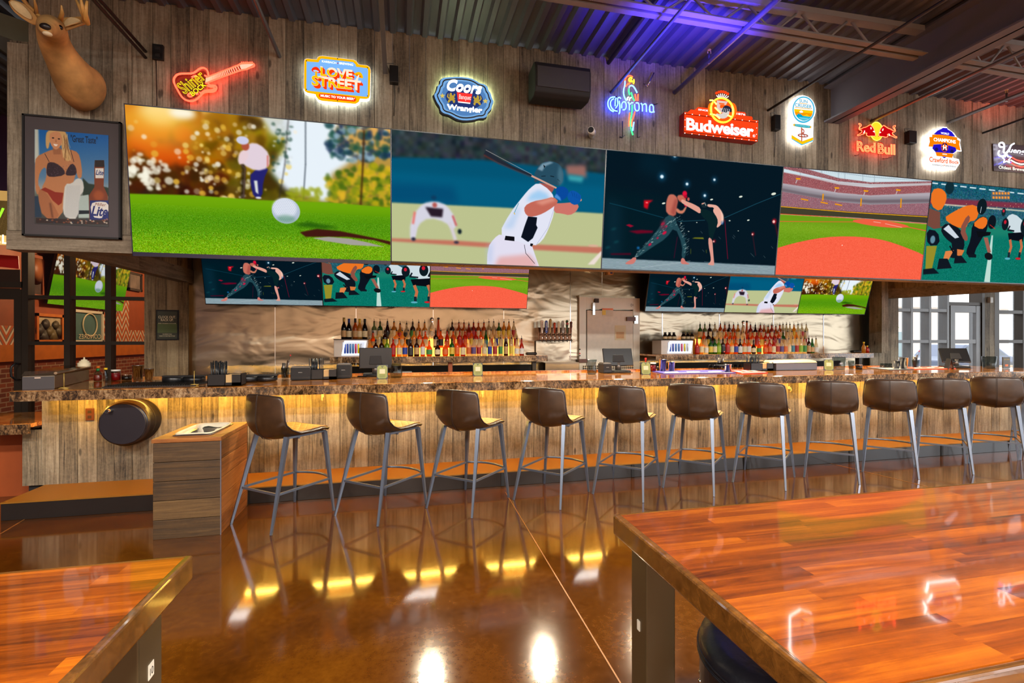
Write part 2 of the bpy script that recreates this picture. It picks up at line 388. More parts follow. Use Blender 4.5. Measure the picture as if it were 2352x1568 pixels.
# polished stained concrete
m, nt, b, N, L = nmat('stained_concrete'); M['floor'] = m
tc = N.new('ShaderNodeTexCoord')
n1 = N.new('ShaderNodeTexNoise'); n1.inputs['Scale'].default_value = 0.9; n1.inputs['Detail'].default_value = 8; n1.inputs['Roughness'].default_value = 0.62; n1.inputs['Distortion'].default_value = 0.7
n2 = N.new('ShaderNodeTexNoise'); n2.inputs['Scale'].default_value = 26; n2.inputs['Detail'].default_value = 6; n2.inputs['Roughness'].default_value = 0.7
L.new(tc.outputs['Object'], n1.inputs['Vector']); L.new(tc.outputs['Object'], n2.inputs['Vector'])
ma = N.new('ShaderNodeMath'); ma.operation = 'MULTIPLY_ADD'; ma.inputs[1].default_value = 0.3; L.new(n2.outputs['Fac'], ma.inputs[0])
mb_ = N.new('ShaderNodeMath'); mb_.operation = 'MULTIPLY'; mb_.inputs[1].default_value = 0.7; L.new(n1.outputs['Fac'], mb_.inputs[0]); L.new(mb_.outputs[0], ma.inputs[2])
r = ramp(N, [(0.32, (52, 24, 3)), (0.5, (84, 44, 6)), (0.7, (114, 67, 12))]); L.new(ma.outputs[0], r.inputs[0]); L.new(r.outputs[0], b.inputs['Base Color'])
rr = N.new('ShaderNodeMapRange'); rr.inputs['To Min'].default_value = 0.06; rr.inputs['To Max'].default_value = 0.13; L.new(n2.outputs['Fac'], rr.inputs['Value']); L.new(rr.outputs[0], b.inputs['Roughness'])
b.inputs['Coat Weight'].default_value = 0.35; b.inputs['Coat Roughness'].default_value = 0.06
bu = N.new('ShaderNodeBump'); bu.inputs['Strength'].default_value = 0.04; bu.inputs['Distance'].default_value = 0.002; L.new(n2.outputs['Fac'], bu.inputs['Height']); L.new(bu.outputs[0], b.inputs['Normal'])

m, nt, b, N, L = nmat('footrest_top_concrete'); M['step_top'] = m
b.inputs['Base Color'].default_value = srgb(142, 92, 18); b.inputs['Roughness'].default_value = 0.5

# wavy stainless sheet
m, nt, b, N, L = nmat('stainless_sheet'); M['stainless'] = m
tc = N.new('ShaderNodeTexCoord'); mp = N.new('ShaderNodeMapping'); mp.inputs['Scale'].default_value = (1.1, 1.0, 2.6); L.new(tc.outputs['Object'], mp.inputs['Vector'])
n1 = N.new('ShaderNodeTexNoise'); n1.inputs['Scale'].default_value = 1.1; n1.inputs['Detail'].default_value = 2.5; n1.inputs['Distortion'].default_value = 0.5; L.new(mp.outputs[0], n1.inputs['Vector'])
bu = N.new('ShaderNodeBump'); bu.inputs['Strength'].default_value = 1.0; bu.inputs['Distance'].default_value = 0.03; L.new(n1.outputs['Fac'], bu.inputs['Height']); L.new(bu.outputs[0], b.inputs['Normal'])
b.inputs['Base Color'].default_value = srgb(176, 160, 136); b.inputs['Metallic'].default_value = 1.0; b.inputs['Roughness'].default_value = 0.25

# brick
m, nt, b, N, L = nmat('red_brick'); M['brick'] = m
tc = N.new('ShaderNodeTexCoord'); mp = N.new('ShaderNodeMapping'); L.new(tc.outputs['Object'], mp.inputs['Vector']); mp.inputs['Rotation'].default_value = (math.pi / 2, 0, math.pi / 2)
sp = N.new('ShaderNodeSeparateXYZ'); L.new(tc.outputs['Object'], sp.inputs[0]); cb = N.new('ShaderNodeCombineXYZ'); L.new(sp.outputs['Y'], cb.inputs['X']); L.new(sp.outputs['Z'], cb.inputs['Y'])
br = N.new('ShaderNodeTexBrick'); L.new(cb.outputs[0], br.inputs['Vector']); br.inputs['Scale'].default_value = 1.0
br.inputs['Brick Width'].default_value = 0.22; br.inputs['Row Height'].default_value = 0.075; br.inputs['Mortar Size'].default_value = 0.008
br.inputs['Color1'].default_value = srgb(150, 70, 34); br.inputs['Color2'].default_value = srgb(112, 48, 24); br.inputs['Mortar'].default_value = srgb(170, 140, 110)
L.new(br.outputs['Color'], b.inputs['Base Color']); b.inputs['Roughness'].default_value = 0.85

# chevron wallpaper
m, nt, b, N, L = nmat('chevron_wallpaper'); M['chevron'] = m
tc = N.new('ShaderNodeTexCoord'); sp = N.new('ShaderNodeSeparateXYZ'); L.new(tc.outputs['Object'], sp.inputs[0])
pp = N.new('ShaderNodeMath'); pp.operation = 'PINGPONG'; pp.inputs[1].default_value = 0.16; L.new(sp.outputs['Y'], pp.inputs[0])
ad = N.new('ShaderNodeMath'); ad.operation = 'MULTIPLY_ADD'; ad.inputs[1].default_value = 1.5; L.new(pp.outputs[0], ad.inputs[0]); L.new(sp.outputs['Z'], ad.inputs[2])
mo = N.new('ShaderNodeMath'); mo.operation = 'MODULO'; mo.inputs[1].default_value = 0.16; L.new(ad.outputs[0], mo.inputs[0])
r = ramp(N, [(0.0, (196, 92, 30)), (0.05, (222, 206, 178)), (0.09, (222, 206, 178)), (0.1, (120, 104, 92)), (0.13, (196, 92, 30))], 'CONSTANT'); L.new(mo.outputs[0], r.inputs[0]); L.new(r.outputs[0], b.inputs['Base Color'])

# diamond quilted seat leather
m, nt, b, N, L = nmat('quilted_tan_leather'); M['quilt'] = m
tc = N.new('ShaderNodeTexCoord'); sp = N.new('ShaderNodeSeparateXYZ'); L.new(tc.outputs['Object'], sp.inputs[0])
def _tri(a, bb, sgn):
    q = N.new('ShaderNodeMath'); q.operation = 'ADD' if sgn > 0 else 'SUBTRACT'; L.new(a, q.inputs[0]); L.new(bb, q.inputs[1])
    p_ = N.new('ShaderNodeMath'); p_.operation = 'PINGPONG'; p_.inputs[1].default_value = 0.04; L.new(q.outputs[0], p_.inputs[0]); return p_
t1 = _tri(sp.outputs['X'], sp.outputs['Y'], 1); t2 = _tri(sp.outputs['X'], sp.outputs['Y'], -1)
mn = N.new('ShaderNodeMath'); mn.operation = 'MINIMUM'; L.new(t1.outputs[0], mn.inputs[0]); L.new(t2.outputs[0], mn.inputs[1])
r = ramp(N, [(0.0, (104, 62, 26)), (0.006, (176, 116, 54)), (0.04, (190, 128, 62))]); L.new(mn.outputs[0], r.inputs[0]); L.new(r.outputs[0], b.inputs['Base Color']); b.inputs['Roughness'].default_value = 0.42
bu = N.new('ShaderNodeBump'); bu.inputs['Strength'].default_value = 0.6; bu.inputs['Distance'].default_value = 0.2; L.new(mn.outputs[0], bu.inputs['Height']); L.new(bu.outputs[0], b.inputs['Normal'])

# diamond plate kick panel of the cooler door
m, nt, b, N, L = nmat('diamond_plate'); M['diamond'] = m
tc = N.new('ShaderNodeTexCoord'); ch = N.new('ShaderNodeTexChecker'); ch.inputs['Scale'].default_value = 40; mp = N.new('ShaderNodeMapping'); mp.inputs['Rotation'].default_value = (0, math.pi / 4, 0)
L.new(tc.outputs['Object'], mp.inputs['Vector']); L.new(mp.outputs[0], ch.inputs['Vector']); ch.inputs['Color1'].default_value = srgb(200, 185, 160); ch.inputs['Color2'].default_value = srgb(60, 50, 42)
L.new(ch.outputs[0], b.inputs['Base Color']); b.inputs['Metallic'].default_value = 0.7; b.inputs['Roughness'].default_value = 0.3
# ---------------------------------------------------------------- painted pictures for screens and posters (built from arrays here)
class Canvas:
    def __init__(s, w, h, col=(0, 0, 0), mapf=None):
        s.w, s.h = w, h; s.a = np.zeros((h, w, 3), np.float32); s.a[:] = col; s.mapf = mapf
        s.rng = np.random.RandomState(5)
        s.k = 1.0 if mapf is None else abs(mapf(1200, 800)[0] - mapf(1100, 800)[0]) * w / 100
    def pt(s, pts):
        if s.mapf is None: return np.array(pts, float) * [s.w, s.h]
        return np.array([s.mapf(x, y) for x, y in pts]) * [s.w, s.h]
    @staticmethod
    def blurm(m, r):
        r = int(round(r))
        if r < 1: return m
        for _ in range(2):
            for ax in (0, 1):
                p = np.pad(m, [(r + 1, r) if i == ax else (0, 0) for i in range(m.ndim)], mode='edge')
                c = np.cumsum(p, axis=ax, dtype=np.float64)
                n = m.shape[ax]
                hi = np.take(c, range(2 * r + 1, 2 * r + 1 + n), axis=ax); lo = np.take(c, range(0, n), axis=ax)
                m = ((hi - lo) / (2 * r + 1)).astype(np.float32)
        return m
    def _blend(s, x0, y0, m, col, alpha):
        h, w = m.shape; X0, Y0 = max(x0, 0), max(y0, 0); X1, Y1 = min(x0 + w, s.w), min(y0 + h, s.h)
        if X1 <= X0 or Y1 <= Y0: return
        mm = (m[Y0 - y0:Y1 - y0, X0 - x0:X1 - x0] * alpha)[..., None]
        s.a[Y0:Y1, X0:X1] = s.a[Y0:Y1, X0:X1] * (1 - mm) + np.array(col, np.float32) * mm
    def poly_c(s, q, col, soft=0, alpha=1.0):
        q = np.asarray(q, float); pad = int(soft * 2 + 3)
        x0, y0 = np.floor(q.min(0)).astype(int) - pad; x1, y1 = np.ceil(q.max(0)).astype(int) + pad
        x0, y0 = max(x0, -60), max(y0, -60); x1, y1 = min(x1, s.w + 60), min(y1, s.h + 60)
        if x1 <= x0 or y1 <= y0: return
        ss = 2; xs = x0 + (np.arange((x1 - x0) * ss) + .5) / ss; ys = y0 + (np.arange((y1 - y0) * ss) + .5) / ss
        X, Y = np.meshgrid(xs, ys); m = np.zeros(X.shape, bool); n = len(q)
        for i in range(n):
            ax, ay = q[i]; bx, by = q[(i + 1) % n]
            if ay == by: continue
            c = ((ay > Y) != (by > Y)); m ^= c & (X < (bx - ax) * (Y - ay) / (by - ay) + ax)
        m = m.reshape(y1 - y0, ss, x1 - x0, ss).mean((1, 3)).astype(np.float32)
        s._blend(x0, y0, s.blurm(m, soft), col, alpha)
    def poly(s, pts, col, soft=0, alpha=1.0, smooth=False):
        q = s.pt(pts)
        if smooth:
            for _ in range(1):
                nq = []
                for i in range(len(q)):
                    a, b_ = q[i], q[(i + 1) % len(q)]; nq += [a * .75 + b_ * .25, a * .25 + b_ * .75]
                q = np.array(nq)
        s.poly_c(q, col, soft, alpha)
    def ell(s, c, rx, ry, col, soft=0, alpha=1.0, rot=0, px=False):
        c = np.array(c, float) if px else s.pt([c])[0]
        if not px: rx, ry = rx * s.k, ry * s.k
        t = np.linspace(0, 2 * np.pi, 30, endpoint=False); x = rx * np.cos(t); y = ry * np.sin(t)
        cr, sr = math.cos(rot), math.sin(rot)
        s.poly_c(np.stack([c[0] + x * cr - y * sr, c[1] + x * sr + y * cr], 1), col, soft, alpha)
    def line(s, pts, w, col, soft=0, alpha=1.0, w2=None, px=False):
        q = np.array(pts, float) if px else s.pt(pts); n = len(q); w2 = w if w2 is None else w2
        if not px: w, w2 = w * s.k, w2 * s.k
        for i in range(n - 1):
            a, b_ = q[i], q[i + 1]; d = b_ - a; L_ = max(np.hypot(*d), 1e-6); k = np.array([-d[1], d[0]]) / L_
            wa = w + (w2 - w) * i / max(n - 1, 1); wb = w + (w2 - w) * (i + 1) / max(n - 1, 1)
            s.poly_c([a + k * wa / 2, b_ + k * wb / 2, b_ - k * wb / 2, a - k * wa / 2], col, soft, alpha)
            if i: s.ell(a, wa / 2, wa / 2, col, soft, alpha, px=True)
    def vgrad(s, stops, y0=0.0, y1=1.0, x0=0.0, x1=1.0):
        Y0, Y1, X0, X1 = int(y0 * s.h), int(y1 * s.h), int(x0 * s.w), int(x1 * s.w); t = np.linspace(0, 1, max(Y1 - Y0, 1))
        P_ = [p for p, c in stops]; cols = np.array([c for p, c in stops], float)
        g = np.stack([np.interp(t, P_, cols[:, k]) for k in range(3)], 1); s.a[Y0:Y1, X0:X1] = g[:, None, :]
    def noise(s, amp, cell=1, y0=0.0, y1=1.0, x0=0.0, x1=1.0, chroma=0.3, stretch=1):
        Y0, Y1, X0, X1 = int(y0 * s.h), int(y1 * s.h), int(x0 * s.w), int(x1 * s.w)
        h = (Y1 - Y0) // cell + 1; w = (X1 - X0) // (cell * stretch) + 1
        n = s.rng.randn(h, w, 1) + chroma * s.rng.randn(h, w, 3); n = np.repeat(np.repeat(n, cell, 0), cell * stretch, 1)[:Y1 - Y0, :X1 - X0]
        s.a[Y0:Y1, X0:X1] += n * amp
    def blur(s, r, y0=0.0, y1=1.0):
        Y0, Y1 = int(y0 * s.h), int(y1 * s.h); s.a[Y0:Y1] = s.blurm(s.a[Y0:Y1], r)
    def text(s, body, x, y, w, h, col, bold=0.0, shear=0.0):
        vs, fs = text_mesh(body, bold, shear)
        if not len(vs): return
        lo = vs.min(0); hi = vs.max(0); q = (vs - lo) / (hi - lo)
        for f in fs:
            s.poly_c([((x + q[i][0] * w) * s.w, (y - q[i][1] * h) * s.h) for i in f], col)
    def image(s, name):
        img = bpy.data.images.new(name, s.w, s.h); px = np.ones((s.h, s.w, 4), np.float32); px[..., :3] = np.clip(s.a[::-1] / 255, 0, 1)
        img.pixels.foreach_set(px.ravel()); img.update(); img.pack(); return img
def pic_mat(name, img, emit=1.0, rough=0.4):
    m = bpy.data.materials.new(name); m.use_nodes = True; N = m.node_tree.nodes; L = m.node_tree.links
    t = N.new('ShaderNodeTexImage'); t.image = img; b = N['Principled BSDF']; b.inputs['Roughness'].default_value = rough
    if emit:
        b.inputs['Base Color'].default_value = (0.01, 0.01, 0.012, 1); L.new(t.outputs[0], b.inputs['Emission Color']); b.inputs['Emission Strength'].default_value = emit
        b.inputs['Roughness'].default_value = 0.6; b.inputs['Specular IOR Level'].default_value = 0.0; b.inputs['Base Color'].default_value = (0.001, 0.001, 0.001, 1)
    else: L.new(t.outputs[0], b.inputs['Base Color'])
    return m

# the five big screens: lower edge on Y=4.79, upper edge leaning 13 cm towards the room
YB, YT = 4.79, 4.66
ZB = at(304, 578, YB).z; ZT = at(288, 240, YT).z
XS = [at(304, 578, YB).x, at(897, 597, YB).x, at(1386, 612, YB).x, at(1784, 630, YB).x, at(2115, 642, YB).x]
SW = (XS[4] - XS[0]) / 4; XS = [XS[0] + SW * i for i in range(6)]
def plane_hit(px, py, y0, z0, y1, z1):
    """hit of the view ray with the leaning plane through (y0,z0) and (y1,z1)"""
    dx, dy, dz = ray(px, py); n = (z1 - z0, -(y1 - y0)); d = n[0] * y0 + n[1] * z0
    t = (d - n[1] * EYE) / (n[0] * dy + n[1] * dz); return Vector((dx * t, dy * t, EYE + dz * t))
def tvmap(i, ox, oy, sc):
    def f(x, y):
        p = plane_hit(ox + x / sc, oy + y / sc, YB, ZB, YT, ZT)
        return ((p.x - XS[i]) / SW, 1 - (p.z - ZB) / (ZT - ZB))
    return f
R = random.Random(11)
def golf():
    c = Canvas(1280, 720, mapf=tvmap(0, 280, 230, 3.7935))
    c.vgrad([(0, (226, 170, 90)), (1, (120, 110, 30))], 0, 0.62)
    # warm foliage, left third; greener foliage, middle; sky; dark tree right
    for k in range(520):
        x = R.random() ** 1.1 * 0.6; y = R.random() * 0.6
        t = x / 0.6
        base = (200 - 60 * t, 84 + 50 * t, 8 + 6 * t) if y < 0.42 else (120 - 30 * t, 50 + 36 * t, 6)
        if y > 0.5 and x < 0.33: base = (58, 28, 8)
        if R.random() < 0.3: base = (base[0] * 0.45, base[1] * 0.45, base[2])
        c.ell((x * 1280, y * 720), R.uniform(18, 56), R.uniform(18, 50), [v + R.uniform(-14, 14) for v in base], 9, 0.6, px=True)
    for k in range(90): c.ell((R.uniform(0, .34) * 1280, R.uniform(.36, .58) * 720), R.uniform(14, 40), R.uniform(14, 34), (64 + R.uniform(-14, 30), 26 + R.uniform(0, 16), 6), 8, 0.6, px=True)
    for k in range(70): c.ell((R.uniform(.03, .2) * 1280, R.uniform(.12, .36) * 720), R.uniform(20, 50), R.uniform(16, 40), (214, 74, 6), 12, 0.4, px=True)
    # sky
    c.poly([(1400, 130), (1900, 190), (1800, 360), (2020, 480), (1960, 560), (1830, 640), (1800, 880), (1740, 880), (1600, 820), (1430, 780), (1300, 620), (1430, 400)], (232, 242, 250), 14)
    c.poly([(1200, 120), (1480, 160), (1460, 330), (1300, 300)], (214, 222, 226), 12, 0.9)
    c.ell((0.12 * 1280, 0.03 * 720), 90, 60, (255, 252, 236), 26, px=True); c.ell((0.1 * 1280, 0.1 * 720), 200, 120, (255, 196, 60), 60, 0.7, px=True)
    c.ell((0.2 * 1280, 0.02 * 720), 60, 30, (255, 246, 220), 14, px=True)
    for k in range(150):   # bokeh
        x = R.choice([R.uniform(0, .62), R.gauss(.27, .05), R.gauss(.4, .05)]); y = R.uniform(.05, .6); r_ = R.uniform(6, 17)
        if x < 0: continue
        c.ell((x * 1280, y * 720), r_, r_, R.choice([(255, 236, 200), (240, 214, 120), (250, 250, 236), (230, 180, 60)]), 2, R.uniform(.25, .85), px=True)
    for k in range(60): c.ell((R.gauss(.06, .05) * 1280, R.gauss(.44, .06) * 720), R.uniform(8, 20), R.uniform(8, 20), (250, 246, 226), 3, .7, px=True)
    # thin trunks
    c.line([(1600, 160), (1600, 560), (1580, 880)], 8, (40, 50, 62), 2); c.line([(1450, 160), (1420, 560), (1370, 860)], 9, (50, 44, 44), 3, 0.85)
    for k in range(40): c.ell(c.pt([(R.uniform(1310, 1480), R.uniform(180, 640))])[0], R.uniform(5, 14), R.uniform(5, 14), R.choice([(30, 66, 50), (220, 226, 230)]), 3, .6, px=True)
    c.line([(1060, 540), (1050, 860)], 26, (34, 24, 20), 6)
    # right trees
    for k in range(150):
        x = R.uniform(1800, 2352); y = R.uniform(190, 520) - (x - 1800) * -0.02
        c.ell(c.pt([(x, y)])[0], R.uniform(8, 26), R.uniform(8, 22), R.choice([(20, 60, 70), (24, 78, 60), (30, 50, 86), (150, 180, 200)]), 5, .65, px=True)
    for k in range(240):
        x = R.uniform(1790, 2352); y = R.uniform(560, 930)
        if y < 560 + max(0, (2100 - x)) * 0.35: continue
        c.ell(c.pt([(x, y)])[0], R.uniform(8, 26), R.uniform(8, 22), R.choice([(190, 170, 20), (120, 140, 20), (60, 96, 16), (226, 180, 40)]), 5, .65, px=True)
    for k in range(40): c.ell(c.pt([(R.uniform(1430, 1740), R.uniform(770, 890))])[0], R.uniform(8, 18), R.uniform(8, 16), (150, 160, 24), 5, .7, px=True)
    c.line([(2110, 260), (2100, 560), (2080, 920)], 16, (70, 40, 14), 4)
    c.blur(3, 0, .72)
    # golfer
    c.poly([(1120, 620), (1290, 570), (1230, 700), (1225, 850), (1150, 850), (1120, 740)], (36, 34, 110), 3, smooth=True)
    c.poly([(1150, 700), (1180, 700), (1190, 820), (1165, 800)], (216, 220, 216), 3)
    c.poly([(1110, 370), (1200, 380), (1290, 470), (1280, 590), (1170, 620), (1050, 560), (1020, 480), (1090, 420)], (226, 208, 220), 4, smooth=True)
    c.poly([(1110, 480), (1060, 560), (1010, 560), (1020, 450), (1080, 430)], (232, 206, 212), 4, smooth=True); c.line([(1040, 560), (1075, 600), (1060, 850)], 12, (80, 60, 54), 3)
    c.ell((1075, 400), 34, 40, (176, 84, 60), 3); c.ell((1052, 350), 54, 38, (206, 206, 232), 3); c.line([(1270, 480), (1270, 580)], 14, (210, 120, 110), 3)
    c.ell((1190, 850), 26, 10, (226, 230, 240), 3)
    # grass
    yg = lambda x: 812 + x * 0.038 + 10
    pts = [(-40, 812), (600, 826), (1200, 870), (1800, 890), (2400, 940), (2400, 1400), (-40, 1400)]
    c.poly(pts, (112, 168, 8), 3)
    c.poly([(-40, 930), (2400, 1010), (2400, 1400), (-40, 1400)], (74, 142, 4), 30, .8); c.poly([(-40, 1160), (2400, 1240), (2400, 1400), (-40, 1400)], (128, 178, 6), 40, .8)
    c.noise(15, 1, .66, 1); c.noise(14, 2, .72, 1); c.noise(12, 4, .84, 1, chroma=.5)
    # hole
    c.poly([(1550, 1150), (1700, 1120), (1900, 1140), (2100, 1180), (2340, 1230), (2340, 1260), (2200, 1220), (1960, 1190), (1750, 1190), (1600, 1190)], (66, 22, 16), 3)
    c.poly([(1660, 1200), (1800, 1190), (1980, 1205), (2150, 1240), (2290, 1278), (2000, 1262), (1760, 1225)], (164, 160, 152), 2)
    c.poly([(1500, 1085), (1620, 1060), (1900, 1110), (1750, 1120), (1560, 1100)], (30, 82, 10), 8, .8)
    # ball
    q = c.pt([(1430, 965)])[0]; rx = (c.pt([(1553, 965)])[0][0] - c.pt([(1306, 965)])[0][0]) / 2; ry = (c.pt([(1430, 1076)])[0][1] - c.pt([(1430, 854)])[0][1]) / 2
    c.ell(q, rx, ry, (176, 190, 208), 1, px=True); c.ell(q + [-6, -14], rx * .86, ry * .8, (222, 228, 240), 6, px=True); c.ell(q + [0, ry * .62], rx * .66, ry * .3, (96, 150, 120), 8, .7, px=True)
    for iy in range(-8, 9):
        for ix in range(-8, 9):
            x = (ix + (iy % 2) * .5) / 7.6; y = iy / 8.2
            if x * x + y * y < .9: c.ell(q + [x * rx, y * ry], 2.6, 2.2, (170, 178, 204), 0, .55, px=True)
    return c
def batter():
    c = Canvas(1280, 720, (30, 46, 54), tvmap(1, 890, 280, 4.612))
    c.poly([(0, 0), (2400, 200), (2400, 520), (0, 380)], (44, 54, 60), 10); c.noise(9, 24, 0, .3, chroma=.5); c.blur(10, 0, .3)
    c.poly([(0, 370), (1000, 400), (2400, 560), (2400, 980), (0, 850)], (0, 84, 116), 8); c.poly([(0, 520), (2400, 700), (2400, 980), (0, 850)], (0, 96, 132), 20, .7)
    c.poly([(0, 640), (700, 680), (760, 860), (0, 850)], (0, 66, 108), 24, .6)
    c.poly([(1890, 460), (2100, 460), (2110, 590), (1900, 560)], (150, 104, 96), 12); c.poly([(1910, 560), (2080, 580), (2060, 640), (1920, 620)], (60, 160, 170), 10)
    c.poly([(0, 850), (1200, 905), (2400, 975), (2400, 1600), (0, 1600)], (188, 194, 142), 5)
    c.poly([(0, 1230), (700, 1255), (1100, 1280), (2400, 1330), (2400, 1400), (1100, 1330), (0, 1260)], (196, 106, 88), 6, .9)
    c.poly([(2120, 1510), (2260, 1370), (2300, 1370), (2190, 1510)], (236, 220, 210), 4); c.ell((2180, 1310), 60, 10, (226, 170, 150), 4)
    # fielder, out of focus
    c.poly([(240, 1060), (330, 900), (430, 840), (580, 850), (680, 940), (740, 1090), (690, 1150), (620, 1060), (440, 1010), (320, 1090), (290, 1240), (240, 1250)], (214, 212, 226), 6, smooth=True)
    c.line([(660, 1060), (720, 1250)], 34, (216, 206, 216), 6); c.line([(300, 1080), (270, 1230)], 36, (214, 210, 224), 6)
    c.poly([(400, 900), (590, 920), (580, 1010), (460, 1000)], (40, 26, 40), 6); c.ell((500, 880), 24, 26, (180, 90, 84), 5); c.ell((490, 800), 28, 22, (10, 60, 96), 5)
    c.line([(290, 950), (270, 1080)], 22, (230, 120, 110), 5); c.line([(690, 990), (730, 1100)], 20, (200, 90, 90), 5); c.ell((765, 1160), 20, 26, (16, 30, 40), 5)
    c.ell((275, 1240), 22, 18, (40, 40, 60), 5); c.ell((730, 1275), 26, 14, (50, 50, 70), 5)
    # legs and trousers
    c.poly([(1060, 1330), (1130, 1230), (1200, 1180), (1520, 1270), (1560, 1400), (1640, 1620), (1050, 1620)], (226, 222, 240), 1, smooth=True)
    c.poly([(1180, 1430), (1500, 1400), (1560, 1470), (1600, 1600), (1100, 1600)], (228, 164, 160), 14, .8); c.line([(1450, 1300), (1465, 1390), (1560, 1500)], 5, (20, 24, 34))
    c.poly([(1050, 1330), (1120, 1260), (1110, 1500), (1060, 1500)], (176, 196, 232), 14, .5)
    # shirt
    c.poly([(1590, 640), (1700, 690), (1770, 800), (1770, 960), (1700, 1150), (1640, 1260), (1550, 1320), (1300, 1240), (1180, 1180), (1300, 960), (1440, 780), (1510, 700)], (226, 228, 244), 1, smooth=True)
    c.poly([(1600, 720), (1700, 760), (1720, 840), (1560, 830), (1470, 840), (1520, 760)], (120, 190, 240), 12, .6); c.poly([(1220, 1130), (1360, 920), (1420, 900), (1330, 1130)], (160, 196, 236), 14, .5)
    c.line([(1390, 860), (1340, 970)], 6, (60, 150, 170)); c.line([(1340, 960), (1350, 980)], 8, (230, 180, 60))
    c.poly([(1490, 1000), (1585, 1010), (1575, 1090), (1590, 1120), (1540, 1230), (1490, 1270), (1415, 1220), (1450, 1110)], (8, 16, 30), 1)
    c.poly([(1250, 1205), (1345, 1215), (1345, 1262), (1240, 1250)], (12, 12, 18), 0); c.poly([(1515, 1285), (1545, 1290), (1530, 1320), (1510, 1310)], (12, 12, 18), 0)
    c.line([(1770, 900), (1700, 1120), (1570, 1310)], 3, (150, 156, 190))
    # neck, helmet
    c.poly([(1600, 640), (1700, 660), (1770, 700), (1740, 750), (1690, 700)], (170, 84, 76), 1)
    c.poly([(1550, 560), (1590, 480), (1640, 430), (1740, 412), (1830, 450), (1868, 540), (1860, 630), (1820, 680), (1740, 660), (1600, 620), (1556, 650)], (38, 76, 96), 1, smooth=True)
    c.poly([(1590, 500), (1640, 440), (1720, 420), (1760, 430), (1670, 470), (1640, 520)], (140, 168, 186), 4, .8); c.poly([(1650, 450), (1672, 470), (1660, 490)], (10, 20, 26), 0)
    c.line([(1630, 575), (1675, 572)], 6, (10, 24, 34)); c.line([(1725, 572), (1765, 580)], 8, (10, 24, 34)); c.line([(1800, 605), (1830, 632)], 6, (10, 24, 34))
    c.poly([(1820, 450), (1866, 540), (1862, 640), (1820, 680), (1800, 560)], (84, 128, 146), 8, .6)
    # far arm, near arm
    c.poly([(1770, 860), (1850, 860), (1960, 850), (2035, 880), (2000, 950), (1930, 990), (1850, 970), (1760, 960)], (206, 116, 104), 1, smooth=True)
    c.poly([(1450, 890), (1540, 840), (1660, 820), (1760, 790), (1820, 850), (1700, 940), (1600, 990), (1500, 1008), (1450, 960)], (196, 104, 88), 1, smooth=True)
    c.poly([(1560, 850), (1740, 800), (1790, 830), (1640, 880)], (232, 160, 140), 8, .7)
    # bat
    c.line([(1030, 322), (1180, 410), (1320, 480), (1530, 568)], 46, (34, 40, 52), 0, w2=20); c.line([(1020, 350), (1180, 440), (1520, 584)], 16, (110, 44, 40), 3, .7, w2=7)
    c.line([(1040, 296), (1530, 556)], 4, (206, 190, 190), 0, .8); c.line([(1525, 570), (1790, 700)], 20, (206, 156, 140), w2=17); c.ell((2045, 825), 14, 15, (226, 150, 110))
    # gloves
    c.poly([(1780, 710), (1830, 680), (1890, 690), (1925, 740), (1900, 800), (1830, 842), (1760, 790), (1790, 760)], (6, 72, 156), 1, smooth=True)
    c.poly([(1910, 760), (1950, 720), (2010, 740), (2060, 790), (2030, 870), (1960, 880), (1905, 810)], (10, 84, 168), 1, smooth=True)
    c.poly([(1765, 795), (1790, 760), (1830, 800), (1840, 838)], (90, 160, 226), 3, .8)
    for k in range(4): c.line([(1950 + k * 26, 735 + k * 14), (1965 + k * 22, 790 + k * 10)], 3, (4, 50, 120))
    return c
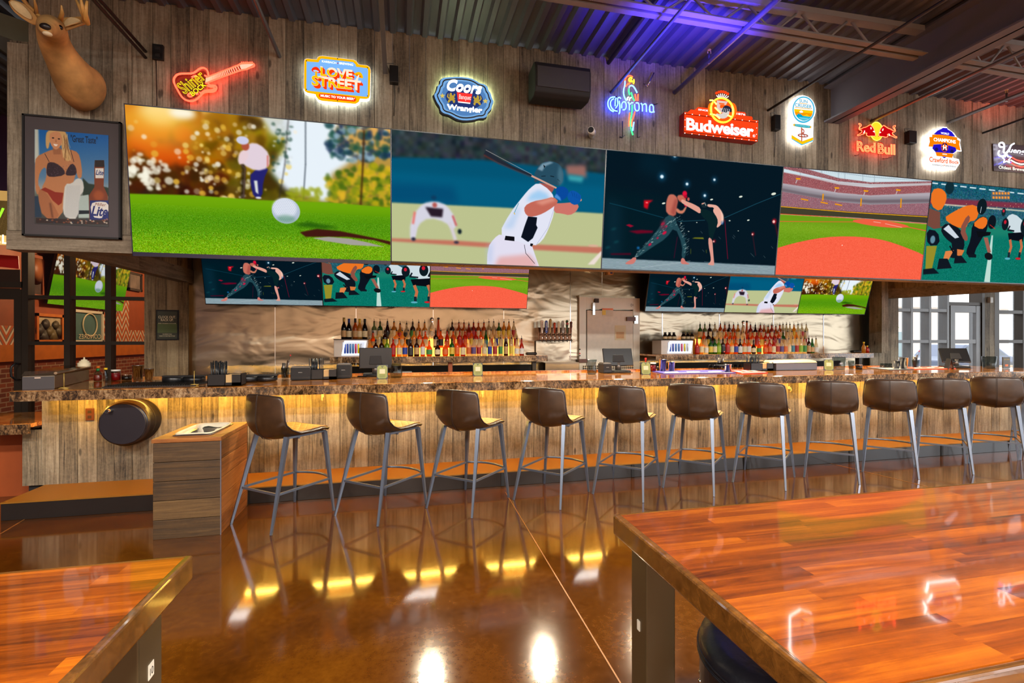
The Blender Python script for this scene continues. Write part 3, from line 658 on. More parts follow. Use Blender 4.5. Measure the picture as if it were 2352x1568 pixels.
def fight():
    c = Canvas(1280, 720, (2, 22, 34), tvmap(2, 1380, 330, 5.059))
    c.poly([(0, 520), (700, 600), (900, 1330), (0, 1330)], (0, 26, 36), 30); c.poly([(60, 640), (240, 700), (240, 1330), (40, 1330)], (8, 44, 60), 30, .6)
    c.poly([(500, 60), (800, 200), (760, 420), (420, 300)], (2, 30, 44), 40)
    for x, y, r_ in ((710, 382, 20), (1002, 468, 16), (1320, 418, 14), (1208, 602, 15), (860, 138, 18)):
        c.ell((x, y), r_ * 1.9, r_ * 1.9, (20, 90, 130), 14, .8); c.ell((x, y), r_, r_ * .9, (226, 244, 255), 3)
    for x, y, w in ((730, 692, 20), (1287, 648, 18), (1626, 615, 22), (2008, 582, 30), (1497, 894, 12), (1714, 888, 16), (935, 922, 9), (1115, 915, 9), (1020, 1018, 9), (1597, 1012, 8)):
        c.ell((x, y), w, w * .45, (226, 232, 214), 1, rot=-.25 if w > 15 else 0)
    for x, y in ((1160, 1016), (1530, 1080), (1370, 1080), (1980, 1190), (1890, 1300), (1760, 1290), (1180, 1230), (1540, 1060), (1740, 1270)): c.line([(x, y), (x + 22, y + 26)], 3, (130, 150, 150), 1, .7)
    c.line([(100, 690), (240, 724), (730, 860)], 7, (10, 62, 80), 1); c.line([(900, 902), (1210, 888)], 5, (30, 84, 100), 1); c.line([(1430, 864), (1800, 700), (2100, 580)], 6, (24, 80, 100), 1)
    c.line([(1440, 880), (1475, 1340)], 7, (130, 8, 40), 1); c.line([(890, 1080), (850, 1330)], 7, (90, 8, 40), 2, .8); c.line([(1765, 1060), (1800, 1300)], 9, (110, 20, 34), 3, .6); c.line([(2020, 900), (2060, 1090)], 16, (110, 10, 24), 4, .6)
    c.poly([(500, 655), (610, 655), (560, 690), (545, 760), (500, 740)], (206, 12, 30), 5); c.ell((535, 684), 14, 6, (255, 140, 140), 2)
    c.poly([(290, 945), (330, 932), (385, 955), (345, 972)], (150, 12, 44), 2); c.poly([(320, 1015), (470, 1000), (610, 1010), (600, 1035), (420, 1045)], (106, 6, 34), 4); c.poly([(110, 1275), (350, 1270), (350, 1290), (120, 1290)], (84, 4, 30), 4)
    for x, y, r_ in ((2010, 905, 16), (1762, 1052, 10), (1312, 1135, 9)): c.ell((x + 6, y - 4), r_ * 1.8, r_ * 1.8, (190, 14, 30), 6, .8); c.ell((x, y), r_, r_, (255, 200, 190), 2)
    c.poly([(1060, 1100), (1090, 1088), (1190, 1088), (1198, 1108)], (120, 122, 26), 2); c.line([(1045, 1220), (1045, 1280)], 6, (90, 100, 30), 2); c.line([(1225, 1230), (1228, 1270)], 6, (90, 100, 30), 2)
    for x, y in ((180, 1140), (80, 1205), (150, 990)): c.ell((x, y), 30, 10, (12, 76, 84), 6, .7, rot=-.3)
    c.poly([(0, 1325), (2200, 1425), (2200, 1700), (0, 1700)], (138, 158, 166), 3); c.noise(5, 2, .9, 1, stretch=10)
    c.line([(470, 1440), (930, 1380), (1040, 1360)], 4, (186, 200, 204), 1, .7); c.line([(1200, 1370), (1800, 1440)], 4, (110, 134, 144), 1, .8)
    # fighter in patterned leggings
    c.poly([(770, 820), (870, 850), (880, 930), (1000, 1140), (985, 1330), (935, 1330), (950, 1180), (860, 960), (760, 1100), (600, 1200), (430, 1320), (370, 1325), (520, 1170), (690, 960)], (34, 70, 80), 2, smooth=True)
    for k in range(150):
        t = R.random(); L_ = R.random() < .55
        x, y = (820 - 420 * t, 900 + 400 * t) if L_ else ((860 + 120 * min(1, t * 2)), 860 + 440 * t)
        x += R.uniform(-50, 50) * (1 - t * .6); y += R.uniform(-24, 24)
        c.line([(x, y), (x + R.uniform(8, 34), y - R.uniform(4, 30))], R.uniform(2, 6), R.choice([(150, 180, 180), (70, 120, 126), (14, 36, 44), (190, 206, 200)]), 1, .7)
    for x, y, r_ in ((720, 930, 22), (740, 1035, 26), (570, 1170, 20), (660, 1095, 14), (760, 960, 14)): c.ell((x, y), r_, r_ * .55, (214, 20, 62), 3, rot=-.6)
    c.ell((435, 1210), 16, 14, (20, 100, 160), 4); c.poly([(745, 880), (700, 900), (690, 990), (760, 1000)], (120, 40, 60), 8, .6)
    c.poly([(800, 585), (860, 590), (900, 650), (880, 740), (870, 850), (760, 815), (755, 700), (775, 620)], (198, 110, 92), 3, smooth=True)
    c.poly([(860, 640), (900, 650), (880, 740), (860, 850), (810, 800)], (150, 62, 56), 8, .6)
    c.poly([(880, 600), (960, 590), (1000, 660), (950, 690), (900, 660)], (196, 104, 84), 3, smooth=True); c.poly([(880, 740), (940, 790), (990, 720), (1000, 740), (960, 815), (900, 810), (870, 780)], (206, 124, 98), 3, smooth=True)
    c.ell((975, 580), 27, 28, (226, 18, 56), 3); c.ell((985, 614), 20, 16, (180, 10, 40), 3); c.ell((1018, 644), 14, 18, (196, 90, 80), 2); c.poly([(970, 690), (1008, 700), (1000, 735), (968, 720)], (210, 14, 56), 2)
    c.poly([(420, 1320), (390, 1390), (345, 1402), (285, 1398), (290, 1380), (350, 1345), (375, 1318)], (206, 122, 112), 1, smooth=True); c.poly([(935, 1325), (970, 1330), (985, 1370), (1040, 1398), (990, 1402), (925, 1395)], (206, 122, 112), 1, smooth=True)
    # kicking fighter
    c.poly([(940, 640), (1000, 670), (1080, 700), (1165, 750), (1160, 820), (1080, 770), (990, 720), (930, 680)], (226, 160, 142), 1, smooth=True)
    c.poly([(1235, 700), (1300, 705), (1350, 715), (1390, 760), (1425, 830), (1425, 900), (1380, 960), (1340, 980), (1360, 900), (1330, 830), (1300, 780), (1320, 740), (1240, 735)], (232, 172, 154), 1, smooth=True)
    c.ell((1412, 915), 16, 22, (14, 76, 140), 2); c.poly([(1390, 760), (1425, 830), (1428, 900), (1400, 940), (1400, 840)], (246, 204, 186), 4, .8)
    c.poly([(1160, 755), (1240, 765), (1330, 820), (1365, 900), (1340, 980), (1310, 1060), (1298, 1118), (1255, 1080), (1250, 960), (1240, 900), (1160, 830)], (6, 34, 38), 1, smooth=True)
    c.poly([(1250, 1080), (1296, 1115), (1300, 1180), (1312, 1330), (1320, 1412), (1290, 1414), (1235, 1402), (1278, 1370), (1275, 1300), (1250, 1180)], (222, 152, 138), 1, smooth=True)
    c.poly([(1165, 690), (1205, 672), (1240, 700), (1230, 740), (1185, 745), (1160, 715)], (20, 40, 48), 1, smooth=True); c.line([(1172, 700), (1200, 690)], 12, (226, 160, 140)); c.line([(1205, 680), (1222, 720)], 4, (220, 226, 220))
    return c
def stadium():
    c = Canvas(1280, 720, (214, 226, 232), tvmap(3, 1780, 370, 4.112))
    c.poly([(90, 30), (1500, 170), (1500, 240), (1200, 220), (860, 232), (500, 200), (90, 110)], (206, 224, 232), 8)
    c.line([(100, 60), (500, 90), (900, 150), (1470, 190)], 3, (130, 150, 164), 1, .8)
    for k in range(60):
        x = 260 + k * 20; c.line([(x, 60 + k * 2.2), (x + 10, 90 + k * 2)], 2, (150, 166, 176), 1, .6)
    for x in (240, 440, 600, 660, 830, 940): c.line([(x, 50), (x, 200)], 7, (160, 176, 186), 2, .7)
    def stand(top, bot, base):
        c.poly(top + bot[::-1], base, 2); q = c.pt(top + bot); x0, y0 = q.min(0); x1, y1 = q.max(0)
        tx = c.pt(top); bx = c.pt(bot)
        for k in range(5200):
            x = R.uniform(x0, x1); ya = np.interp(x, tx[:, 0], tx[:, 1]); yb = np.interp(x, bx[:, 0], bx[:, 1])
            if x < 0 or x >= 1278: continue
            y = R.uniform(ya, yb); X_, Y_ = int(x), int(min(max(y, 0), 717))
            c.a[Y_:Y_ + 2, X_:X_ + 2] = R.choice([(206, 130, 130), (150, 60, 70), (96, 50, 60), (220, 180, 176), (120, 80, 90), (176, 90, 100), (70, 50, 56)])
    stand([(0, 30), (250, 60), (600, 160), (900, 200), (1500, 190)], [(0, 50), (250, 110), (600, 190), (900, 216), (1500, 215)], (150, 96, 100))
    c.poly([(0, 90), (300, 140), (600, 195), (900, 222), (1500, 205), (1500, 250), (900, 240), (500, 215), (0, 120)], (196, 188, 192), 3)
    stand([(0, 90), (300, 150), (600, 220), (900, 250), (1500, 225)], [(0, 200), (300, 250), (600, 300), (900, 325), (1500, 300)], (156, 88, 92))
    c.poly([(0, 200), (300, 245), (600, 300), (900, 325), (1500, 295), (1500, 345), (900, 352), (600, 335), (300, 290), (0, 230)], (176, 168, 176), 3)
    c.poly([(0, 228), (300, 288), (600, 334), (900, 352), (1500, 345), (1500, 400), (900, 410), (500, 380), (0, 285)], (110, 96, 104), 12)
    stand([(0, 275), (300, 330), (600, 385), (900, 410), (1500, 395)], [(0, 425), (300, 450), (600, 480), (900, 505), (1500, 530)], (150, 104, 116))
    for x, y in ((220, 165), (585, 252), (860, 280), (1165, 272)): c.poly([(x - 24, y - 8), (x + 24, y - 4), (x + 18, y + 10), (x - 18, y + 8)], (240, 160, 20), 1); c.line([(x - 10, y + 10), (x - 24, y + 44)], 7, (196, 184, 186))
    for x, y in ((280, 362), (465, 392), (600, 410)): c.line([(x - 34, y - 6), (x + 34, y + 8)], 9, (232, 150, 20))
    for x, a_, b_ in ((455, 308, 375), (815, 350, 425), (1192, 352, 440)): c.line([(x, a_), (x - 4, b_)], 12, (232, 150, 20))
    c.poly([(0, 420), (700, 475), (1500, 520), (1500, 590), (700, 530), (0, 495)], (66, 62, 44), 1); c.line([(0, 424), (700, 482), (1500, 530)], 5, (240, 170, 10)); c.line([(0, 495), (700, 536), (1500, 595)], 5, (226, 80, 40))
    c.poly([(0, 500), (700, 540), (1500, 600), (1500, 1300), (0, 1300)], (108, 158, 22), 1); c.poly([(0, 560), (1500, 700), (1500, 800), (0, 660)], (134, 176, 36), 20, .5)
    c.noise(9, 2, .5, 1); c.line([(0, 568), (400, 572), (860, 574)], 5, (216, 104, 48)); c.line([(1100, 590), (1500, 672)], 6, (230, 90, 60))
    c.poly([(720, 560), (800, 548), (1000, 556), (1200, 590), (1285, 622), (1150, 632), (960, 618), (780, 586)], (240, 96, 66), 1, smooth=True); c.line([(930, 572), (1000, 582)], 3, (240, 220, 210), 1); c.line([(1040, 590), (1200, 625)], 3, (240, 200, 190))
    c.poly([(-60, 850), (60, 806), (250, 756), (480, 716), (700, 708), (900, 722), (1050, 750), (1200, 800), (1400, 880), (1600, 1000), (1600, 1400), (-100, 1400)], (250, 98, 70), 1, smooth=True)
    c.noise(5, 3, .62, 1, stretch=2, chroma=.1); c.ell((635, 794), 4, 4, (255, 236, 220))
    for k in range(30): c.line([(R.uniform(100, 1300), R.uniform(880, 1050)), (R.uniform(100, 1300), R.uniform(900, 1100))], 2, R.choice([(236, 90, 64), (255, 116, 84)]), 2, .2)
    return c
def football():
    c = Canvas(1280, 720, (10, 60, 80), tvmap(4, 1780, 370, 4.112))
    c.vgrad([(0, (20, 88, 108)), (.5, (40, 92, 110)), (1, (20, 96, 96))], 0, .5); c.noise(12, 6, 0, .5, chroma=.7); c.blur(2, 0, .5)
    c.poly([(1400, 340), (2800, 420), (2800, 470), (1400, 400)], (150, 40, 60), 6, .8); c.line([(1600, 410), (2352, 470), (2700, 500)], 10, (235, 220, 190), 3, .9)
    for k in range(40): c.ell((1600 + k * 26, R.uniform(400, 470)), 3, 3, (255, 220, 160), 1)
    for x in range(1480, 2700, 90): c.line([(x, 205 + (x - 1480) * .12), (x + 60, 212 + (x - 1480) * .12)], 9, (236, 246, 250), 2)
    c.poly([(2045, 280), (2220, 290), (2220, 370), (2040, 355)], (84, 96, 108), 2)
    for r_ in range(2):
        for k in range(6): c.poly([(2055 + k * 28, 292 + r_ * 40), (2075 + k * 28, 294 + r_ * 40), (2075 + k * 28, 316 + r_ * 40), (2055 + k * 28, 314 + r_ * 40)], (240, 150, 60), 1)
    c.poly([(1400, 640), (2900, 600), (2900, 1300), (1300, 1300)], (6, 116, 100), 8); c.poly([(1400, 620), (2800, 600), (2800, 700), (1400, 720)], (40, 136, 110), 20, .6); c.noise(7, 2, .52, 1); c.noise(6, 6, .6, 1)
    c.poly([(2045, 700), (2060, 700), (2030, 1150), (1975, 1140)], (190, 220, 210), 2)
    blk = (14, 22, 32); org = (236, 116, 34)
    # near player at the left
    c.poly([(1440, 440), (1560, 480), (1560, 620), (1640, 600), (1690, 570), (1690, 540), (1620, 620), (1500, 640), (1430, 600)], (120, 72, 60), 1)
    c.poly([(1480, 270), (1560, 250), (1620, 300), (1620, 380), (1560, 480), (1470, 420)], org, 1, smooth=True); c.ell((1650, 250), 44, 50, (14, 44, 54), 2); c.poly([(1640, 510), (1700, 530), (1690, 580), (1640, 580)], (226, 240, 240), 2)
    c.poly([(1430, 640), (1540, 660), (1560, 790), (1440, 800)], (12, 20, 34), 1, smooth=True); c.ell((1490, 740), 24, 30, (120, 170, 190), 3, .8)
    c.poly([(1430, 800), (1530, 800), (1480, 1030), (1420, 1020)], (150, 140, 40), 2); c.poly([(1400, 1020), (1500, 1010), (1550, 1060), (1400, 1070)], (10, 24, 34), 2)
    # crouching player
    c.poly([(1560, 640), (1620, 580), (1740, 620), (1800, 760), (1760, 900), (1700, 920), (1620, 900), (1690, 790), (1600, 720)], blk, 1, smooth=True); c.poly([(1590, 640), (1640, 600), (1740, 720), (1700, 730)], (206, 216, 226), 1)
    c.poly([(1590, 540), (1680, 480), (1800, 420), (1890, 410), (1930, 470), (1900, 560), (1830, 570), (1800, 640), (1700, 620)], org, 1, smooth=True); c.ell((1955, 430), 50, 62, (10, 26, 34), 1); c.line([(1950, 430), (1940, 490)], 5, (200, 214, 220))
    c.poly([(1820, 500), (1850, 540), (1790, 640), (1830, 740), (1790, 760), (1740, 650)], (140, 80, 66), 1, smooth=True); c.poly([(1610, 850), (1690, 840), (1640, 930), (1590, 920)], (222, 130, 70), 1); c.poly([(1550, 920), (1630, 920), (1670, 1010), (1530, 1020)], blk, 1)
    c.poly([(1720, 830), (1790, 840), (1760, 900), (1720, 890)], (214, 120, 60), 1); c.poly([(1700, 900), (1760, 890), (1815, 960), (1690, 965)], blk, 1); c.line([(1650, 800), (1690, 870)], 12, (10, 14, 24))
    # second crouching player with ball
    c.poly([(1860, 600), (1940, 520), (2010, 530), (2010, 640), (1960, 720), (1880, 860), (1900, 900), (1830, 900), (1800, 860), (1850, 740)], (12, 18, 30), 1, smooth=True)
    c.poly([(1860, 600), (1950, 520), (2010, 540), (2000, 610), (1950, 650)], org, 1, smooth=True); c.ell((2050, 575), 42, 54, (10, 20, 30), 1); c.line([(2030, 600), (2080, 640)], 5, (196, 40, 30)); c.poly([(1900, 660), (2040, 670), (2030, 700), (1920, 720)], (10, 14, 20), 1)
    c.poly([(1970, 720), (2010, 720), (2040, 860), (2010, 870)], (160, 96, 80), 1); c.ell((2018, 898), 44, 28, (16, 20, 24), 1, rot=.2); c.poly([(1820, 880), (1900, 880), (1900, 910), (1830, 908)], blk, 1)
    # white team on the right
    for ox, oy, s_ in ((0, 0, 1.0), (170, -30, 1.45), (360, -60, 1.6)):
        q = lambda pts: [(2130 + ox + x * s_, 480 + oy + y * s_) for x, y in pts]
        c.poly(q([(60, 40), (130, 10), (230, 100), (230, 200), (110, 200), (50, 120)]), (206, 220, 226), 1, smooth=True); c.poly(q([(70, 200), (230, 190), (210, 280), (80, 260)]), (8, 12, 22), 1)
        c.ell(q([(45, 115)])[0], 36 * s_, 48 * s_, (12, 26, 34), 1); c.ell(q([(45, 95)])[0], 14 * s_, 16 * s_, (206, 30, 50), 2); c.line(q([(90, 130), (70, 170), (130, 180)]), 14 * s_, (20, 28, 38))
        for lx in (90, 190): c.line(q([(lx, 260), (lx + 10, 330), (lx - 10, 400)]), 26 * s_, (196, 110, 70)); c.line(q([(lx - 8, 380), (lx - 14, 430)]), 24 * s_, (20, 40, 50)); c.ell(q([(lx - 24, 440)])[0], 30 * s_, 9 * s_, R.choice([(90, 170, 190), (206, 30, 40)]), 1)
    for x, y, k_ in ((2160, 480, 1), ): c.ell((x, y), 22, 32, (14, 40, 44), 1); c.ell((x, y - 10), 12, 12, (210, 40, 60), 2)
    return c
PIC = {}
for nm, fn in (('golf', golf), ('batter', batter), ('fight', fight), ('stadium', stadium), ('football', football)):
    PIC[nm] = pic_mat('screen_' + nm, fn().image('picture_' + nm), 1.0)
# ---------------------------------------------------------------- the setting
SY = 4.85                      # front face of the soffit above the bar
BY = 7.6                       # back wall
zdeck = lambda x: 4.45 + 0.0195 * (x + 1.6)
def struct(mb, name, mat, **k):
    return tag(mb.build(name, mat, **k), kind='structure')
struct(MB().box((-6.2, -5.5, -0.1), (16.5, 16, 0)), 'floor', M['floor'])
# saw joints in the floor: thin shallow lines
for i, (a, b) in enumerate([((1161, 1130), (1425, 1568)), ((0, 1226), (60, 1190)), ((1900, 1062), (2130, 1117))]):
    p, q = atz(a[0], a[1], 0.0015), atz(b[0], b[1], 0.0015)
    struct(MB().bar(p, q, 0.007, 0.002), 'trim_%d' % (i + 1), P('joint_filler_%d' % i, (150, 96, 44), 0.5))
def boards(mb, x0, x1, y, z0, z1f, w=(0.14, 0.17), t=0.02, gap=0.004, cut=None):
    x = x0
    while x < x1:
        ww = R.uniform(*w); xe = min(x + ww, x1)
        zt = z1f((x + xe) / 2) if callable(z1f) else z1f
        tone = R.random(); dy = R.uniform(0, 0.006)
        mb.box((x, y - dy, z0), (xe - gap, y + t, zt), 0, tone)
        x = xe
R = random.Random(3)
# soffit wall over the bar: boards above, lying board at its foot
XL = at(17, 573, SY).x
mb = MB()
def top(x): return (3.97 if x < at(86, 110, SY).x else zdeck(x) + 0.02)
boards(mb, XL, 11.5, SY, 2.41, top)
mb.box((XL, SY + 0.021, 2.4), (11.5, SY + 0.03, 4.0), 0, 0.0)
wallf = struct(mb, 'wall_front', M['barn'])
mb = MB(); x = XL
while x < 11.5:
    xe = min(x + 2.4, 11.5); mb.box((x, SY - 0.012, 2.25), (xe - 0.004, SY + 0.14, 2.405), 0, R.random()); x = xe
struct(mb, 'trim_4', M['barn_x'])
# inner side returns of the soffit
mb = MB()
for side, (xa, xb) in (('left', (-2.96, -2.84)), ('right', (9.95, 9.05))):
    mb = MB(); y = SY + 0.15; n = 18
    for i in range(n):
        ya = SY + 0.15 + (BY - SY - 0.15) * i / n; yb = SY + 0.15 + (BY - SY - 0.15) * (i + 1) / n - 0.004
        xa_ = xa + (xb - xa) * (ya - SY) / (BY - SY); xb_ = xa + (xb - xa) * (yb - SY) / (BY - SY)
        s_ = -1 if side == 'left' else 1
        mb.prism([(xa_, ya, 2.47), (xb_, yb, 2.47), (xb_, yb, 3.02), (xa_, ya, 3.02)], (0.1 * s_, 0, 0), 0, R.random())
    struct(mb, 'wall_soffit_' + side, M['barn_in'])
    mb = MB()
    s_ = -1 if side == 'left' else 1
    for i in range(2):
        t0, t1 = i / 2, (i + 1) / 2 - 0.002
        f = lambda t: (xa + (xb - xa) * t - 0.014 * s_, SY + 0.14 + (BY - SY - 0.14) * t)
        (ax, ay), (bx, by) = f(t0), f(t1)
        mb.prism([(ax, ay, 2.29), (bx, by, 2.29), (bx, by, 2.475), (ax, ay, 2.475)], (0.13 * s_, 0, 0), 0, R.random())
    struct(mb, 'trim_%d' % (5 if side == 'left' else 6), M['barn_y'])
struct(MB().box((-2.9, SY + 0.03, 3.02), (9.6, BY, 3.08)), 'ceiling_bar', P('bar_ceiling_brown', (92, 70, 48), 0.7))
tag(MB().box((-2.8, 5.5, 0.001), (9.0, BY - .03, .015)).build('unseen_dark_mat', M['matte']), 'unseen black mat added behind the bar to dull the lit floor reflection', 'floor mat')  # unseen sheet added to darken the lit floor mirrored in the steel wall
# roof deck: corrugated, ribs run away from the camera
mb = MB(); prof = []; x = -8.0; up = 0.04
while x < 17:
    z = zdeck(x); prof += [(x, z), (x + .045, z), (x + .066, z + up), (x + .131, z + up)]; x += .152
vs = [(x, -5.5, z) for x, z in prof] + [(x, 10.0, z) for x, z in prof]; n = len(prof)
mb.add(vs, [(i, i + 1, n + i + 1, n + i) for i in range(n - 1)])
struct(mb, 'ceiling', M['deck'], fix=False)
# walls round the room
struct(MB().box((-6.3, -5.6, 0), (-6.2, 7.6, 5.2)), 'wall_left', P('left_wall_dark', (70, 52, 60), 0.8))
m_ = MB(); m_.box((-6.2, -5.7, 0), (16.5, -5.6, 0.9)); m_.box((-6.2, -5.7, 3.3), (16.5, -5.6, 5.0))
m_.box((-6.2, -5.7, .9), (5.6, -5.6, 3.3))
for x in (7.6, 9.8, 13.0, 16.2): m_.box((x, -5.72, 0.9), (x + .3, -5.58, 3.3))
struct(m_, 'wall_rear', P('rear_wall_paint', (186, 160, 138), 0.8))
m_ = MB(); m_.box((16.4, -5.6, 0), (16.5, 10, 0.6)); m_.box((16.4, -5.6, 3.2), (16.5, 10, 5.0))
for y in (-5.6, -2.2, 1.2, 4.6, 8.0): m_.box((16.38, y, 0.6), (16.52, y + .35, 3.2))
struct(m_, 'wall_right', P('right_wall_paint', (190, 176, 160), 0.8))

# back wall: stainless sheets with joint strips, a board pier left, boards right
xs0, xs1 = at(432, 700, BY).x, at(1990, 700, BY).x
seams = [at(x, 780, BY).x for x in (632, 818, 995, 1157, 1310, 1383, 1521, 1652, 1776, 1891)]
mb = MB(); edges = [xs0] + seams + [xs1]
for a, b in zip(edges[:-1], edges[1:]):
    mb.box((a + .002, BY, 0.0), ((b if b < xs1 else b + .35) - .002, BY + .02, 3.02))
struct(mb, 'wall_back', M['stainless'])
for x in seams:
    if x in (seams[5],): continue
    tag(MB().box((x - .006, BY - .006, 1.2), (x + .006, BY + .001, 3.0)).build('joint_strip', M['chrome']), 'polished upright strip covering a joint of the stainless wall sheets', 'wall trim', 'joint strips on the stainless wall')
mb = MB(); xp0 = at(342, 780, BY).x
boards(mb, xp0, at(433, 700, BY - .12).x, BY - .12, 0.0, 3.02, w=(0.12, 0.16)); struct(mb, 'wall_pier_left', M['barn_in'])
mb = MB(); xr1 = at(2052, 700, BY).x
boards(mb, xs1 - .02, xr1, BY - .1, 0.0, 3.02, w=(0.13, 0.2)); struct(mb, 'wall_pier_right', M['barn'])
# post in front of the right end
tag(struct(MB().box((xs1 - .05, BY - .35, 1.25), (xs1 + .1, BY - .1, 3.02)), 'trim_7', M['barn']), None)

# ---- left glazed partition, the room beyond it
def mullions(name, xs, zs, z0, z1, y, w, d, mat, parent=None):
    pass
xw0 = -6.2
mb = MB()
for a, b in ((52, 67), (149, 163), (243, 257), (337, 343)):
    mb.box((at(a, 780, BY).x, BY - .02, 0), (at(b, 780, BY).x, BY + .1, 3.3))
for a, b in ((679, 687), (784, 792)):
    mb.box((at(53, 780, BY).x, BY - .016, at(150, b, BY).z), (at(342, 780, BY).x, BY + .096, at(150, a, BY).z))
mb.box((at(53, 780, BY).x, BY - .016, 0.001), (at(342, 780, BY).x, BY + .096, 0.35)); mb.box((at(53, 780, BY).x, BY - .016, 2.85), (at(342, 780, BY).x, BY + .096, 3.299))
w1 = struct(mb, 'window_1', M['frame_metal'])
gp = MB()
gp.box((at(60, 780, BY).x, BY + .035, .3), (at(340, 780, BY).x, BY + .041, 2.9)); gp.build('glass_pane', M['glass'], w1)
mb = MB(); zt_ = at(20, 664, BY).z; xd = at(50, 780, BY).x
mb.box((at(33, 780, BY).x, BY - .01, 0), (xd, BY + .05, zt_)); mb.box((xd - 1.05, BY - .01, 0), (xd - .93, BY + .05, zt_)); mb.box((xd - .99, BY - .006, zt_ - .13), (xd - .01, BY + .046, zt_ - .001)); mb.box((xd - .99, BY - .006, 0.001), (xd - .01, BY + .046, .25))
d1 = struct(mb, 'door_1', M['frame_metal'])
MB().box((xd - .98, BY + .015, .2), (xd - .1, BY + .02, zt_ - .1)).build('glass_pane', M['glass'], d1)
hp = [at(47, 835, BY - .01), at(35, 834, BY - .10), at(26, 842, BY - .12), at(25, 852, BY - .12), at(26, 864, BY - .12), at(35, 871, BY - .1), at(47, 871, BY - .01)]
MB().tube(hp, .012, 8).build('pull_handle', M['black'], d1)
mb = MB(); mb.box((-6.2, BY - .02, zt_ + .02), (xd + .02, BY + .1, zt_ + .1)); mb.box((xd - 1.15, BY - .02, 0), (xd - 1.06, BY + .1, 3.3))
mb.box((-6.2, BY - .02, 2.85), (xd, BY + .1, 3.3)); struct(mb, 'door_2', M['frame_metal'])
mb = MB(); mb.box((-6.2, BY + .0, 3.3), (-2.6, BY + .1, 4.8)); struct(mb, 'wall_partition', P('upper_partition_paint', (58, 34, 70), 0.8))
LX = -6.0
struct(MB().box((LX - .1, BY + .1, 0), (LX, 16, 1.1)), 'wall_brick', M['brick'])
struct(MB().box((LX - .1, BY + .1, 1.1), (LX, 16, 4.6)), 'wall_papered', M['rust'])
struct(MB().box((LX, BY + .1, 1.16), (LX + .05, 16, 1.42)), 'trim_8', M['brick_orange'])
struct(MB().box((LX, BY + .1, 1.42), (LX + .006, 16, 1.72)), 'trim_9', M['chevron'])
struct(MB().box((LX, 11.4, 1.42), (LX + .012, 12.6, 2.4)), 'trim_10', M['chevron'])
struct(MB().box((LX, 15.9, 0), (0.0, 16, 4.6)), 'wall_far', P('far_wall_brown', (110, 60, 30), 0.8))
struct(MB().box((LX, BY + .1, 3.4), (-2.7, 16, 3.5)), 'ceiling_far', P('far_ceiling', (96, 66, 44), 0.8))
struct(MB().box((-2.75, BY + .12, 0), (-2.68, 16, 3.5)), 'wall_inner', P('inner_wall_brown', (120, 68, 36), 0.8))

# ---- right facade: window grid, door, pillar, second window
mb = MB()
fx = lambda px: at(px, 740, BY).x
fz = lambda py, px=2100: at(px, py, BY).z
xA, xB = fx(2052), fx(2176)
for a, b in ((2083, 2094), (2125, 2136), (2167, 2177)):
    mb.box((fx(b) - .045, BY - .02, 0.3), (fx(b) + .01, BY + .16, 3.0))
    # deep side cheeks of each mullion
for py in (712, 784): mb.box((xA, BY - .016, fz(py) - .03), (xB - .02, BY + .155, fz(py) + .03))
mb.box((xA, BY - .015, .301), (xB - .02, BY + .155, .45)); mb.box((xA, BY - .015, 2.9), (xB - .02, BY + .155, 2.999))
w2 = struct(mb, 'window_2', M['frame_light']); MB().box((xA, BY + .06, .4), (xB, BY + .066, 2.95)).build('glass_pane', M['glass'], w2)
mb = MB(); a, b = fx(2181), fx(2250); zt2 = fz(702, 2215)
mb.box((a, BY - .02, 0), (a + .12, BY + .06, zt2)); mb.box((b - .12, BY - .02, 0), (b, BY + .06, zt2)); a2, b2 = a + .01, b - .01; mb.box((a2, BY - .016, zt2 - .14), (b2, BY + .056, zt2 - .001)); mb.box((a2, BY - .016, 0.001), (b2, BY + .056, .3)); mb.box((a2, BY - .016, fz(784, 2215) - .04), (b2, BY + .056, fz(784, 2215) + .04))
d3 = struct(mb, 'door_3', M['frame_light']); MB().box((a + .1, BY + .015, .2), (b - .1, BY + .02, zt2 - .1)).build('glass_pane', M['glass'], d3)
MB().box((a + .02, BY - .05, 1.0), (a + .07, BY - .02, 1.15)).build('lock_handle', M['black'], d3)
mb = MB(); mb.box((a - .03, BY - .02, zt2 + .01), (b + .03, BY + .14, zt2 + .07)); mb.box((b + .01, BY - .04, 0), (fx(2257), BY + .2, 3.02)); struct(mb, 'trim_11', M['frame_metal'])
mb = MB(); boards(mb, fx(2257), fx(2280), BY - .03, 0, 3.02, w=(.12, .16)); struct(mb, 'wall_pillar', M['barn'])
mb = MB(); a, b = fx(2281), 14.0
mb.box((a, BY - .02, 0.3), (a + .14, BY + .16, 3.02)); mb.box((12.9, BY - .02, 0.3), (13.0, BY + .16, 3.02))
for py in (716, 784): mb.box((a + .01, BY - .016, fz(py, 2300) - .035), (b, BY + .155, fz(py, 2300) + .035))
mb.box((a + .01, BY - .016, .301), (b, BY + .155, .45))
w3 = struct(mb, 'window_3', M['frame_metal']); MB().box((a, BY + .06, .4), (b, BY + .066, 3.0)).build('glass_pane', M['glass'], w3)
mb = MB(); mb.box((xr1, BY - .02, 0), (16.4, BY + .2, .3)); mb.box((9.0, BY - .02, 3.0), (16.4, BY + .2, 5.0)); mb.box((14.0, BY - .02, .3), (16.4, BY + .2, 3.0)); struct(mb, 'wall_facade', P('facade_paint', (150, 140, 126), 0.8))

